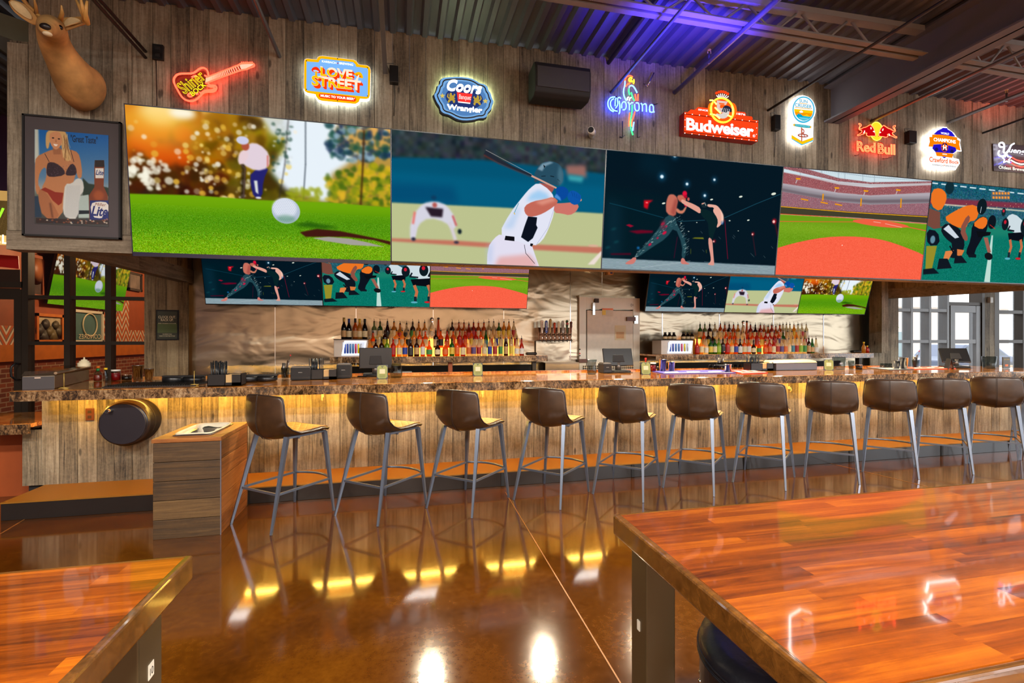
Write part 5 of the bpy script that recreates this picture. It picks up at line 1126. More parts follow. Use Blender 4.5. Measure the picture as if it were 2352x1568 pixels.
for q in ((245, 890), (242, 1055), (1965, 1085), (1958, 1238)): mb.sphere(s.p(q, .11) - s.c, .004, 6)
mb.build('bulb_dots', em(255, 250, 240, 3), s.t)
s.text('lettering_main', 'Budweiser', (280, 1134), (1895, 1022), em(246, 250, 255, 1.3), .112, offset=.03, spacing=.95, thick=.004)
for x0_, x1_, yb in ((280, 400, 1130), (1330, 1480, 1240)): pass
s.text('registered_mark', 'R', (1885, 1290), (1915, 1262), WHT, .112); s.tube('registered_ring', [oval(1900, 1275, 28, 30, 14)], WHT, .0015, .112, closed=True, smooth=0, n=4)
s.text('lettering_small', 'SINCE', (562, 662), (795, 650), WHT, .1, offset=.02); s.text('lettering_small', '1876', (1482, 764), (1692, 742), WHT, .1, offset=.02)
s.poly('round_plate', oval(1150, 660, 300, 300, sk=.1), em(255, 96, 20), .116, .02); s.poly('side_lobe', oval(1395, 660, 95, 180, sk=.1), em(255, 110, 20), .11, .02); s.poly('side_lobe', oval(885, 640, 70, 180, sk=.1), em(255, 130, 20), .11, .02)
s.tube('yellow_ring_tube', [oval(1135, 660, 272, 290, 40, sk=.1)], em(255, 180, 20, 14), .0085, .14, closed=True, smooth=0)
s.tube('side_tube', [[(885, 500), (870, 620), (885, 760)], [(1370, 560), (1400, 660), (1385, 790)], [(840, 420), (920, 420), (1000, 520)], [(960, 590), (1100, 730)], [(850, 750), (980, 770), (1080, 860)], [(1270, 780), (1360, 820)]], em(255, 214, 70, 7), .007, .14)
s.poly('letter_a', [(1010, 420), (1270, 450), (1230, 530), (1090, 520), (1080, 600), (1160, 620), (1200, 700), (1090, 720), (1010, 650)], em(236, 200, 190), .122, .003); s.poly('letter_inner', [(1060, 480), (1200, 495), (1180, 525), (1070, 515)], em(255, 110, 40), .127, .002)
s.poly('eagle_wing', [(1130, 640), (1180, 560), (1240, 540), (1320, 570), (1370, 640), (1360, 720), (1290, 670), (1240, 720), (1190, 700), (1110, 690)], em(40, 40, 60), .13, .002, 1); s.poly('eagle_body', [(1180, 700), (1300, 640), (1310, 760), (1230, 850), (1110, 860), (1000, 800), (990, 730), (1090, 760)], em(226, 214, 206), .128, .002, 1)
mb = MB(); [mb.tube([s.p((1150 + 40 * i, 600 + 8 * i), .134) - s.c, s.p((1120 + 44 * i, 690 + 6 * i), .134) - s.c], .0025, 4) for i in range(5)]; mb.build('feather_lines', em(230, 230, 230), s.t)
s.poly('crown_band', [(1030, 380), (1060, 350), (1200, 370), (1250, 410), (1200, 440), (1060, 425)], em(255, 80, 20), .13, .002, 1)
s.tube('crown_rays', [[(1050 + 26 * i, 352 + 5 * i), (1000 + 48 * i, 262 + (abs(i - 2.6) ** 1.7) * 8)] for i in range(7)], em(255, 226, 220, 2.2), .004, .13, smooth=0)
for i in range(6): s.poly('crown_tip', oval(1005 + 54 * i, 262 - 62 * math.sin(math.pi * (i + .6) / 6.2) + 4 * i, 30, 32, 12), em(255, 66, 20, 1.2), .125, .006)
# sun cruiser
s = Sign('lit_sign', 'white oval and chevron lit sign with a sunset picture', 1800, 200, 10.45, base=(440, 800))
s.poly('backlit_plate', oval(445, 545, 322, 345) , BACK, .045, .012); s.poly('backlit_tail', [(140, 700), (690, 760), (690, 1310), (400, 1430), (140, 1270)], BACK, .045, .012)
W1 = em(246, 246, 250, 1.15); s.poly('white_face', oval(480, 540, 285, 335), W1, .06, .01); s.poly('white_tail', [(195, 650), (720, 700), (708, 1290), (445, 1395), (192, 1240)], W1, .058, .01)
s.poly('blue_ring', oval(480, 540, 262, 315, 40), em(56, 186, 226), .064); s.poly('inner_disc', oval(478, 536, 235, 283, 40), W1, .068, .003)
import itertools
def clip_oval(y0, y1, cx=478, cy=536, rx=222, ry=268, sk=.095):
    f = lambda y: rx * math.sqrt(max(0, 1 - ((y - cy) / ry) ** 2)); ys = np.linspace(y0, y1, 9)
    return [(cx - f(y), y - sk * f(y)) for y in ys] + [(cx + f(y), y + sk * f(y)) for y in ys[::-1]]
s.poly('yellow_sky', clip_oval(545, 612), em(255, 206, 10), .072, .002); s.poly('orange_sky', clip_oval(612, 700), em(255, 156, 0), .073, .002); s.poly('blue_sea', clip_oval(690, 802), em(0, 182, 214), .074, .002)
s.poly('white_sun', [(380, 610), (385, 575), (420, 555), (455, 575), (470, 615)], W1, .078, .002, 1); s.poly('hills', [(470, 690), (560, 650), (630, 712)], em(255, 200, 20), .079, .002); s.poly('reeds', [(300, 690), (340, 650), (355, 625), (375, 660), (400, 625), (410, 660), (435, 660), (460, 712)], em(0, 160, 196), .08, .002)
mb = MB(); [mb.bar(s.p((370 + 12 * i, 725 + 22 * i), .08) - s.c, s.p((600 - 14 * i, 745 + 20 * i), .08) - s.c, .003, .002) for i in range(3)]; mb.build('wave_lines', em(170, 230, 244), s.t)
s.text('lettering_upper', 'SUN', (375, 362), (572, 312), em(0, 170, 206), .078, offset=.01); s.text('lettering_lower', 'CRUISER', (270, 466), (676, 434), em(0, 170, 206), .078, offset=.012)
s.poly('orange_wave', [(378, 376), (570, 398), (566, 408), (380, 388)], em(255, 190, 40), .078, .002); s.poly('orange_wave', [(275, 478), (672, 520), (668, 532), (280, 492)], em(255, 190, 40), .078, .002)
s.poly('orange_pill', [(232, 900), (250, 875), (650, 928), (668, 955), (650, 990), (250, 940)], em(255, 190, 20), .064, .003, 1); s.poly('blue_pill', [(268, 905), (285, 880), (625, 924), (640, 950), (625, 984), (280, 940)], em(20, 176, 196), .068, .003, 1); s.text('lettering_pill', 'PROUD PARTNER OF THE', (290, 924), (615, 936), em(190, 240, 240), .073)
s.text('letter_r', 'R', (428, 1190), (520, 1012), em(190, 60, 30), .072, offset=.0); s.poly('r_leg', [(420, 960), (448, 980), (445, 1300), (425, 1300)], em(196, 90, 50), .073, .002); s.tube('orbit_ring', [oval(463, 1162, 115, 32, 24, sk=.1)], em(160, 60, 30), .005, .07, closed=True, smooth=0)
s.poly('yellow_chevron', [(195, 1150), (440, 1300), (708, 1205), (705, 1270), (445, 1375), (195, 1235)], em(255, 200, 10), .066, .003); s.poly('blue_chevron', [(196, 1235), (445, 1375), (705, 1270), (703, 1300), (445, 1398), (194, 1250)], em(40, 190, 240), .07, .003)
# two bulls neon
s = Sign('neon_sign', 'red neon sign of two charging bulls over a yellow disc', 1940, 260, 14.26, base=(1020, 820))
RB = em(255, 60, 34, 14); s.poly('yellow_disc', oval(1045, 590, 200, 300, 32, sk=.06), em(255, 206, 40, 1.3), .03, .008); s.tube('disc_ring', [oval(1045, 590, 205, 302, 32, sk=.06)], em(255, 214, 60, 4), .004, .04, closed=True, smooth=0)
bullL = [(860, 375), (830, 380), (760, 420), (700, 455), (630, 465), (540, 515), (500, 510), (490, 460), (545, 410), (545, 370), (465, 320), (470, 370), (510, 400), (465, 480), (480, 545), (560, 560), (570, 620), (520, 650), (480, 690), (420, 695), (425, 740), (500, 725), (560, 690), (620, 690), (670, 640), (740, 650), (700, 690), (760, 760), (850, 745), (1020, 750), (1000, 640), (960, 500), (900, 420)]
bullR = [(2080 - x + 50, y + .06 * 2 * (1045 - x) + 0) for x, y in bullL]
s.poly('bull_left', bullL, em(206, 8, 16), .045, .006); s.poly('bull_right', bullR, em(206, 8, 16), .045, .006); s.tube('bull_outline', [bullL, bullR], RB, .0038, .055, closed=True, smooth=1)
s.tube('horn_line', [[(940, 600), (960, 585), (975, 620)], [(1150, 640), (1165, 610), (1180, 640)], [(860, 460), (870, 520)], [(1260, 510), (1245, 570)], [(650, 570), (655, 610), (620, 650)], [(1450, 670), (1470, 740)]], em(255, 210, 190, 4), .0045, .056)
s.rtext('lettering_outline', 'Red', (400, 1240), (1010, 1300), (410, 905), RB, .05, outline=.022); s.rtext('lettering_outline', 'Bull', (1090, 1325), (1655, 1370), (1095, 975), RB, .05, outline=.022)
s.text('lettering_fill', 'Red', (425, 1225), (1000, 945), em(210, 20, 14, 1.2), .03); s.text('lettering_fill', 'Bull', (1110, 1310), (1645, 1005), em(210, 20, 14, 1.2), .03)
s.tube('mount_wire', [[(330, 1380), (400, 1390), (480, 1340)], [(1250, 1490), (1400, 1480), (1560, 1430)], [(860, 240), (900, 160)], [(1650, 560), (1770, 510)]], M['black'], .004, .02)
# champions badge
s = Sign('lit_sign', 'lit blue and orange baseball champions badge sign with a white edge', 2110, 280, 9.72, base=(560, 620))
CO = [(530, 130), (640, 130), (660, 160), (800, 260), (860, 345), (940, 395), (925, 470), (960, 640), (850, 630), (760, 720), (780, 800), (900, 830), (920, 900), (880, 960), (830, 1040), (240, 990), (230, 870), (190, 800), (240, 765), (340, 760), (290, 640), (215, 560), (140, 590), (210, 440), (170, 330), (240, 330), (260, 280), (300, 270), (400, 180)]
s.poly('backlit_plate', sc_(CO, 1.05, -22, 8, 560, 600), BACK, .045, .012); s.poly('white_face', sc_(CO, 1.0, 0, 0, 560, 600), em(250, 246, 244, 1.2), .05, .01)
s.poly('blue_dome', [(345, 270), (430, 190), (530, 145), (540, 128), (640, 140), (645, 165), (740, 220), (815, 325), (580, 300)], em(40, 24, 206), .056); s.poly('orange_banner', [(310, 282), (470, 280), (640, 300), (860, 348), (860, 395), (918, 425), (905, 500), (935, 638), (840, 605), (830, 570), (640, 510), (460, 490), (330, 500), (325, 548), (228, 545), (258, 440), (245, 335), (308, 335)], em(255, 134, 0), .06)
s.poly('blue_arches', [(330, 505), (460, 495), (640, 515), (830, 572), (835, 620), (860, 625), (780, 700), (385, 670), (315, 590)], em(34, 20, 196), .058); s.poly('orange_ribbon', [(385, 672), (580, 685), (778, 712), (750, 798), (580, 770), (410, 755)], em(255, 134, 0), .062); s.poly('blue_tip', [(530, 770), (620, 780), (580, 806)], em(40, 24, 206), .061)
s.poly('arch_hole', oval(400, 610, 38, 40, 12), em(30, 20, 96), .062, .002); s.poly('arch_hole', oval(745, 655, 38, 40, 12), em(30, 20, 96), .062, .002)
s.poly('round_badge', oval(583, 562, 78, 104, 24), em(240, 80, 30), .064, .002); s.poly('round_badge', oval(583, 562, 68, 94, 24), em(44, 24, 80), .067, .002); s.poly('orange_star', star(583, 560, 86, .45), em(255, 110, 20), .07, .002); s.text('letter_h', 'H', (545, 620), (622, 520), WHT, .074, offset=.03)
s.text('lettering_world', 'WORLD', (495, 268), (680, 246), WHT, .062, offset=.02); s.text('lettering_champions', 'CHAMPIONS', (335, 430), (828, 408), WHT, .066, offset=.03, arc=.004); s.text('lettering_year', '2022', (530, 728), (634, 714), WHT, .068, offset=.02)
s.text('lettering_beer_name', 'Crawford', (240, 885), (645, 815), em(255, 106, 0), .058, offset=.02); s.text('lettering_lower', 'Bock', (684, 920), (905, 866), em(255, 106, 0), .058, offset=.02); s.text('lettering_brewer', 'KARBACH', (312, 968), (550, 960), em(70, 80, 90), .058); s.text('lettering_brewer', 'BREWING', (600, 992), (838, 985), em(70, 80, 90), .058); s.poly('orange_star', star(576, 968, 16), em(255, 120, 0), .058, .002)
# white script neon at the right edge
s = Sign('neon_sign', 'white script neon sign with a star and flag stripes at the right edge', 2110, 280, 9.72, base=(2200, 800))
WN = em(236, 240, 255, 6); s.poly('clear_plate', [(1660, 480), (2900, 560), (2900, 1180), (1680, 1090)], P('smoked_plate', (92, 80, 84), .3), .02, .006)
s.tube('script_initial', [[(1880, 560), (1810, 560), (1790, 490), (1850, 450), (1910, 490), (1910, 590), (1890, 680), (1950, 700), (2030, 600), (2060, 520), (2130, 480)], [(1990, 660), (1920, 750), (1820, 770), (1770, 710), (1800, 640)]], WN, .009, .06)
s.text('script_letters', 'uengling', (2010, 710), (2640, 640), em(240, 240, 255, 2.6), .06, offset=.02, shear=.3); s.tube('star_tube', [star(1965, 820, 105, .5)], WN, .007, .06, closed=True, smooth=0)
s.tube('blue_stripe_tube', [[(1790, 790), (1860, 745), (1960, 735), (2070, 775)], [(1790, 940), (1870, 890)], [(2000, 890), (2060, 905)]], em(60, 60, 255, 7), .006, .05); s.tube('red_stripe_tube', [[(2080, 790), (2200, 860), (2340, 880), (2500, 840), (2650, 850)], [(2070, 915), (2200, 985), (2330, 1010), (2500, 970), (2650, 980)]], em(255, 50, 40, 7), .006, .05)
s.tube('white_stripe_tube', [[(2060, 850), (2180, 920), (2330, 950), (2500, 905), (2650, 915)]], em(220, 255, 236, 5), .006, .05); s.text('lettering_small', 'Oldest Brewery in America', (1788, 1062), (2900, 1090), em(250, 250, 230, 1.6), .06, offset=.01)

# ---- other fittings on the board wall
def wallbox(px0, py0, px1, py1, d, name, lab, cat, mat, Y=SY, bevel=.004):
    a, b = at(px0, py1, Y), at(px1, py0, Y); t = thing(name, lab, cat, ((a.x + b.x) / 2, Y, (a.z + b.z) / 2)); w, h = (b.x - a.x) / 2, (b.z - a.z) / 2
    MB().box((-w, -d, -h), (w, -.002, h)).build('box_body', mat, t, bevel=bevel); return t, w, h
t, w, h = wallbox(353, 107, 378, 139, .03, 'power_outlet', 'black power outlet box on the boards beside the deer head', 'outlet', M['black'])
for z in (-.03, .03): MB().box((-.018, -.034, z - .014), (.018, -.029, z + .014)).build('socket', M['matte'], t)
MB().tube([(-.02, -.01, -h), (-.015, -.01, -h - .3), (-.01, -.02, at(360, 245, SY).z - t.location.z)], .003, 5).build('cable', M['black'], t)
for q in ((895, 160, 915, 195, 'black power supply box with cables, right of the mushroom sign'), (1770, 270, 1783, 302, 'black power supply box left of the white oval sign'), (2076, 306, 2093, 332, 'black power supply box between the bulls sign and the champions badge')):
    t, w, h = wallbox(*q[:4], .07, 'power_supply', q[4], 'power supply', M['black'])
    MB().tube([(0, -.03, -h), (.01, -.02, -h - .12), (0, -.01, -h - .3)], .003, 5).build('cable', M['black'], t)
    MB().tube([(-w, -.03, h * .3), (-w - .03, -.03, h + .03), (0, -.03, h + .04)], .003, 5).build('cable', M['black'], t)
# loudspeaker
a, b = at(1225, 240, 4.6), at(1352, 147, 4.6); t = thing('loudspeaker', 'large grey loudspeaker cabinet mounted on the board wall', 'loudspeaker', ((a.x + b.x) / 2, 4.6, (at(1290, 215, 4.6).z + at(1290, 165, 4.6).z) / 2))
w = (b.x - a.x) / 2; hh = .17
pr = [(-.0, -hh), (-.05, -hh + .03), (-.07, -hh + .08), (-.07, hh - .08), (-.05, hh - .02), (.0, hh), (.2, hh - .02), (.2, -hh + .02)]
MB().prism([(-w, y, z) for y, z in pr], (2 * w, 0, 0)).build('cabinet', M['matte'], t, bevel=.012); MB().box((-w + .02, -.078, -hh + .07), (w - .02, -.07, hh - .07)).build('grille', P('speaker_grille', (62, 60, 58), .6), t)
MB().box((-.06, .2, -.08), (.06, SY - 4.6 - .002, .08)).build('wall_bracket', M['black'], t)
# camera
c_ = at(1357, 302, 4.72); t = thing('security_camera', 'small white security camera just above the batter screen', 'camera', tuple(c_)); d = Vector((-.1, -.16, -.02))
MB().cyl((.06, SY - 4.72 - .002, .01), (0, 0, 0), .03, 16).build('mount', M['white'], t); MB().cyl((.03, .03, 0), (-.02, -.05, -.005), .036, 18).build('camera_body', M['white'], t); MB().cyl((-.02, -.05, -.005), (-.022, -.055, -.005), .029, 18).build('lens', M['black'], t)
c_ = at(1490, 190, SY); tag(MB().tube([c_ + Vector((-.05, -.05, -.08)), c_ + Vector((.03, -.06, .08))], .008, 8).tube([c_ + Vector((-.05, -.05, -.06)), c_ + Vector((-.06, -.003, -.02))], .005, 6).build('cable_clip', M['chrome']), 'small chrome rod clip right of the neon parrot', 'clip')

# ---------------------------------------------------------------- beer poster
a, b = at(56, 540, 4.83), at(281, 292, 4.83); pw = b.x - a.x; ph = at(168, 272, 4.83).z - at(168, 545, 4.83).z
z0 = at(56, 542, 4.83).z
t = thing('framed_poster', 'framed beer poster of a woman in a bikini beside a bottle', 'poster', ((a.x + b.x) / 2, SY - .02, z0 + ph / 2))
mb = MB(); f = .014
for x0_, x1_, za, zb in ((-pw / 2, pw / 2, -ph / 2, -ph / 2 + f), (-pw / 2, pw / 2, ph / 2 - f, ph / 2), (-pw / 2, -pw / 2 + f, -ph / 2, ph / 2), (pw / 2 - f, pw / 2, -ph / 2, ph / 2)): mb.box((x0_, -.03, za), (x1_, .0, zb))
mb.build('frame', M['matte'], t); MB().box((-pw / 2 + f, -.018, -ph / 2 + f), (pw / 2 - f, -.002, ph / 2 - f)).build('mat_board', P('poster_mat', (72, 64, 66), .6), t)
A, B_ = at(82, 520, 4.82), at(251, 310, 4.82); iw = B_.x - A.x; zt_p = at(167, 305, 4.82).z; zb_p = at(167, 518, 4.82).z
def pmap(x, y): p = at(60 + x / 5.225, 260 + y / 5.225, 4.82); return ((p.x - A.x) / iw, (zt_p - p.z) / (zt_p - zb_p))
c = Canvas(600, 800, (60, 120, 180), pmap)
c.vgrad([(0, (16, 96, 176)), (.5, (90, 130, 164)), (.62, (150, 160, 160)), (.7, (90, 100, 90)), (1, (60, 60, 60))])
c.poly([(110, 190), (160, 195), (170, 600), (110, 600)], (196, 206, 196), 6); c.poly([(690, 780), (760, 850), (830, 860), (1000, 900), (1000, 1000), (690, 1000)], (30, 48, 36), 4)
c.poly([(640, 1000), (760, 980), (770, 1260), (640, 1260)], (170, 190, 186), 3); c.poly([(640, 1170), (770, 1170), (770, 1210), (640, 1215)], (20, 30, 40), 1); c.poly([(110, 1000), (160, 1000), (200, 1250), (120, 1250)], (40, 60, 80), 2)
sk = (186, 126, 84)
c.poly([(250, 470), (330, 440), (450, 440), (600, 450), (660, 520), (690, 760), (640, 800), (610, 700), (600, 760), (560, 900), (480, 960), (440, 1270), (220, 1270), (190, 920), (260, 780), (250, 640), (180, 700), (150, 850), (190, 920), (150, 1000), (120, 900), (115, 640), (130, 530)], sk, 2, smooth=True)
c.poly([(180, 900), (260, 960), (330, 1080), (430, 1270), (215, 1270), (150, 1000)], (166, 106, 70), 3, smooth=True); c.line([(300, 1080), (330, 1260)], 16, (70, 40, 30), 6, .7); c.poly([(330, 420), (430, 420), (430, 500), (340, 500)], (160, 104, 70), 3)
c.poly([(260, 220), (340, 205), (480, 215), (510, 300), (520, 430), (560, 560), (500, 590), (450, 520), (430, 350), (300, 330), (280, 440), (250, 420), (245, 300)], (206, 168, 110), 3, smooth=True)
c.poly([(300, 240), (400, 220), (445, 290), (440, 380), (390, 440), (350, 440), (305, 380), (290, 300)], (206, 146, 104), 2, smooth=True); c.ell((335, 303), 13, 8, (30, 22, 22), 1); c.ell((405, 315), 13, 8, (30, 22, 22), 1); c.poly([(338, 372), (395, 382), (375, 404), (350, 396)], (245, 235, 225), 1); c.poly([(370, 310), (362, 350), (380, 355)], (166, 104, 70), 2)
for k in range(26): c.line([(R.uniform(440, 520), R.uniform(250, 330)), (R.uniform(450, 560), R.uniform(420, 590))], 4, R.choice([(226, 196, 140), (150, 104, 60), (96, 60, 36)]), 1, .7)
c.poly([(280, 590), (370, 600), (470, 680), (480, 750), (300, 775), (255, 740), (260, 640)], (52, 36, 44), 2, smooth=True); c.poly([(560, 600), (610, 650), (620, 740), (560, 755), (480, 750), (500, 680)], (48, 32, 42), 2, smooth=True)
for k in range(60): c.ell((R.uniform(280, 600), R.uniform(620, 750)), 5, 4, R.choice([(110, 90, 110), (30, 20, 30)]), 1, .6)
c.line([(235, 490), (290, 590)], 7, (50, 36, 40)); c.line([(545, 450), (585, 590)], 7, (50, 36, 40)); c.poly([(190, 920), (240, 895), (360, 950), (460, 960), (440, 1080), (400, 1110), (330, 1050), (270, 960)], (140, 44, 28), 2)
c.poly([(480, 850), (560, 850), (620, 780), (690, 800), (710, 930), (650, 1000), (640, 1270), (500, 1270), (450, 1190), (460, 1000)], (206, 210, 206), 3, smooth=True)
for k in range(14): c.line([(500 + k * 12, 870), (480 + k * 12, 1250)], 4, (150, 160, 170), 2, .5)
c.poly([(835, 570), (945, 570), (950, 640), (940, 880), (990, 990), (1000, 1290), (770, 1290), (765, 990), (830, 890), (830, 640)], (120, 54, 22), 1, smooth=False); c.poly([(835, 570), (945, 570), (950, 650), (835, 650)], (34, 22, 18), 1); c.ell((880, 990), 60, 60, (170, 84, 36), 10, .7)
c.poly([(840, 665), (940, 665), (940, 785), (842, 785)], (220, 220, 214), 1); c.poly([(775, 1050), (1000, 1050), (1000, 1285), (775, 1285)], (30, 44, 110), 1); c.poly([(780, 1090), (870, 1060), (1000, 1075), (1000, 1200), (930, 1230), (920, 1270), (800, 1250)], (222, 220, 214), 1, smooth=True)
def ptext(body, x0_, yb, x1_, yt, col, **k):
    a_, b__ = pmap(x0_, yb), pmap(x1_, yt); c.text(body, a_[0], a_[1], b__[0] - a_[0], a_[1] - b__[1], col, **k)
ptext('Lite', 845, 745, 940, 690, (30, 44, 110), bold=.02, shear=.3); ptext('Miller', 835, 1115, 970, 1085, (120, 50, 20), shear=.3); ptext('Lite', 790, 1235, 990, 1125, (26, 40, 110), bold=.03, shear=.3); ptext('"Great Taste"', 545, 350, 868, 290, (16, 26, 44), bold=.015)
c.poly([(130, 1260), (1000, 1290), (1000, 1340), (130, 1320)], (52, 40, 38), 1)
for k in range(40): c.ell((R.uniform(140, 980), R.uniform(1270, 1325)), 12, 9, R.choice([(206, 196, 180), (120, 70, 50), (40, 50, 70), (180, 120, 90)]), 1, .8)
c.noise(4, 1, 0, 1)
me = MB(); zc = t.location.z; xc = t.location.x; me.v = [(A.x - xc, -.022, zb_p - zc), (B_.x - xc, -.022, zb_p - zc), (B_.x - xc, -.022, zt_p - zc), (A.x - xc, -.022, zt_p - zc)]; me.f = [[0, 1, 2, 3]]; me.m = [0]; me.t = [.5]; me.sm = [False]
me.build('poster_print', pic_mat('beer_poster_print', c.image('picture_poster'), 0, .35), t, fix=False, uv=[(0, 0), (1, 0), (1, 1), (0, 1)])

# ---------------------------------------------------------------- deer head
base = at(190, 205, SY); t = thing('deer_head', 'mounted deer head and neck with antlers on the board wall', 'deer head', tuple(base))
secs = [((196, 203), 4.848, .165, .205), ((190, 202), 4.76, .175, .2), ((181, 190), 4.66, .165, .18), ((164, 166), 4.56, .14, .145), ((146, 138), 4.48, .118, .118), ((131, 112), 4.4, .105, .105), ((122, 88), 4.32, .096, .1), ((120, 71), 4.24, .09, .096), ((119, 62), 4.14, .085, .085), ((113, 62), 4.05, .062, .062), ((108, 65), 3.97, .046, .047), ((105, 68), 3.90, .04, .038), ((104, 69), 3.875, .024, .022)]
cs = [at(p[0], p[1], y) - base for p, y, _, _ in secs]; rings = []
for i, (_, _, ra, rb) in enumerate(secs):
    d = (cs[min(i + 1, len(cs) - 1)] - cs[max(i - 1, 0)]).normalized()
    if i < 2: d = Vector((0, -1, 0))
    x = Vector((1, 0, 0)); x = (x - d * x.dot(d)).normalized(); z = x.cross(d) * -1
    if z.z < 0: z = -z
    rings.append([cs[i] + x * math.cos(q) * ra + z * math.sin(q) * rb for q in [2 * math.pi * k / 20 for k in range(20)]])
MB().loft(rings).build('hide_body', M['deer'], t, sub=2)
hd = at(118, 62, 4.14) - base; nose = at(105, 66, 3.88) - base
MB().sphere(nose + Vector((0, -.004, .012)), .03, 14, sc=(1.1, .7, .75)).build('nose', M['deer_dark'], t); MB().sphere(nose + Vector((.004, .01, -.028)), .028, 12, sc=(1, .8, .5)).build('white_chin', P('white_fur', (224, 206, 170), .9), t)
for q, yy in (((138, 63), 4.07), ((98, 57), 4.06)):
    e = at(q[0], q[1], yy) - base; MB().sphere(e, .017, 12).build('eye', P('eye_glass', (14, 8, 6), .08), t)
def leaf(a, b, w, nrm, name, mat, inset=0.0):
    a = Vector(a); b = Vector(b); ax = b - a; side = ax.cross(Vector(nrm)).normalized(); nn = Vector(nrm).normalized(); rings_ = []
    for i in range(9):
        u = i / 8; ww = w * math.sin(math.pi * (0.12 + .86 * u)) ** .8; c0 = a + ax * u + nn * .02 * math.sin(math.pi * u)
        rings_.append([c0 + side * math.cos(q) * ww + nn * (math.sin(q) * .012 + abs(math.cos(q)) * .02) for q in [2 * math.pi * k / 10 for k in range(10)]])
    MB().loft(rings_).build(name, mat, t, sub=1)
ea, eb = at(90, 60, 4.2) - base, at(25, 6, 4.12) - base; leaf(ea, eb, .052, (0, -1, .3), 'ear', M['deer']); leaf(ea.lerp(eb, .15) + Vector((0, -.02, 0)), ea.lerp(eb, .88) + Vector((0, -.02, 0)), .034, (0, -1, .3), 'inner_ear', M['deer_light'])
ea, eb = at(145, 70, 4.2) - base, at(197, 56, 4.16) - base; leaf(ea, eb, .052, (0, -1, .2), 'ear', M['deer']); leaf(ea.lerp(eb, .2) + Vector((0, -.02, 0)), ea.lerp(eb, .93) + Vector((0, -.02, 0)), .034, (0, -1, .2), 'inner_ear', M['deer_light'])
Q = lambda x, y, yy: at(x, y, yy) - base
MB().tube([Q(138, 46, 4.2), Q(143, 30, 4.16), Q(141, 12, 4.12)], .01, 8, rs=[.016, .012, .004]).tube([Q(140, 48, 4.25), Q(165, 46, 4.28), Q(192, 44, 4.2), Q(200, 52, 4.0), Q(196, 30, 3.92), Q(200, 2, 3.9)], .014, 8, rs=[.02, .019, .018, .019, .014, .007]).tube([Q(197, 46, 3.98), Q(188, 26, 3.95), Q(172, -6, 3.95)], .01, 8, rs=[.017, .014, .006]).tube([Q(195, 48, 3.99), Q(190, 20, 3.9), Q(184, -12, 3.88)], .01, 8, rs=[.016, .012, .005]).build('antler', M['antler'], t)
MB().tube([Q(98, 48, 4.22), Q(82, 30, 4.28), Q(60, 8, 4.25), Q(40, -20, 4.1)], .014, 8, rs=[.018, .016, .014, .012]).tube([Q(84, 34, 4.26), Q(82, 14, 4.2), Q(78, -6, 4.15)], .01, 8, rs=[.014, .01, .004]).build('antler', M['antler'], t)
# ---------------------------------------------------------------- the bar
CY0, CZ, CT = 4.88, 1.07, .088
R = random.Random(21)
CXA = at(20, 905, CY0).x; CXB = 9.2; CYB = 6.2
mb = MB(); mb.box((CXA, CY0 + .004, CZ - .03), (CXB, CYB, CZ)); top_ = mb.build('bar_counter', M['granite'], bevel=.006)
tag(top_, 'long brown granite bar counter with a thick speckled edge above the board front', 'bar counter')
MB().box((CXA + .003, CY0, CZ - CT), (CXB, CY0 + .06, CZ - .004)).build('counter_edge', M['granite_edge'], top_)
MB().box((CXA, CY0 + .06, CZ - CT), (CXA + .06, CYB - .003, CZ - .004)).build('counter_edge', M['granite_edge'], top_)
MB().box((CXB - .06, CY0 + .06, CZ - CT), (CXB - .003, CYB - .003, CZ - .004)).build('counter_edge', M['granite_edge'], top_)
MB().box((CXA + .4, CYB - .04, CZ + .0005), (7.5, CYB, CZ + .02)).build('inner_rail', M['granite'], top_)
mb = MB(); PX0 = at(97, 930, 5.36).x; PXL = at(51, 1000, 5.36).x
boards(mb, PX0, CXB - .1, 5.36, .15, CZ - CT - .001, w=(.13, .165)); boards(mb, PXL, PX0, 5.362, .15, .665, w=(.11, .13))
bf = tag(mb.build('panelled_bar', M['barn_bar']), 'bar front of upright weathered boards lit from under the counter edge', 'bar front')
MB().box((PX0 + .01, 5.385, .0), (CXB - .12, 5.46, CZ - CT)).build('back_panel', M['matte'], bf)
MB().box((PXL + .02, 5.41, .0), (PXL + .1, 5.6, .66)).build('end_panel', M['matte'], bf)
t = thing('led_strip', 'warm light strip hidden under the front of the bar counter', 'light strip', (0, 5.2, CZ - CT))
MB().box((PX0 + .1, -.02, -.012), (CXB - .3, .0, -.001)).build('light_tape', M['led'], t)
# footrest step in front of the bar
SX0 = atz(3, 1196, 0).x
st_ = tag(MB().box((SX0, 4.845, 0), (CXB - .1, 5.358, .142)).build('footrest_step', M['kick'], bevel=.003), 'long low footrest step with a charcoal riser in front of the bar', 'footrest step')
MB().box((SX0, 4.84, .142), (CXB - .1, 5.358, .152)).build('step_top', M['step_top'], st_)
for x in (1.0, 2.45, 3.9, 5.35, 6.8, 8.2): MB().box((x, 4.838, .004), (x + .035, 4.845, .14)).build('bracket', M['matte'], st_)
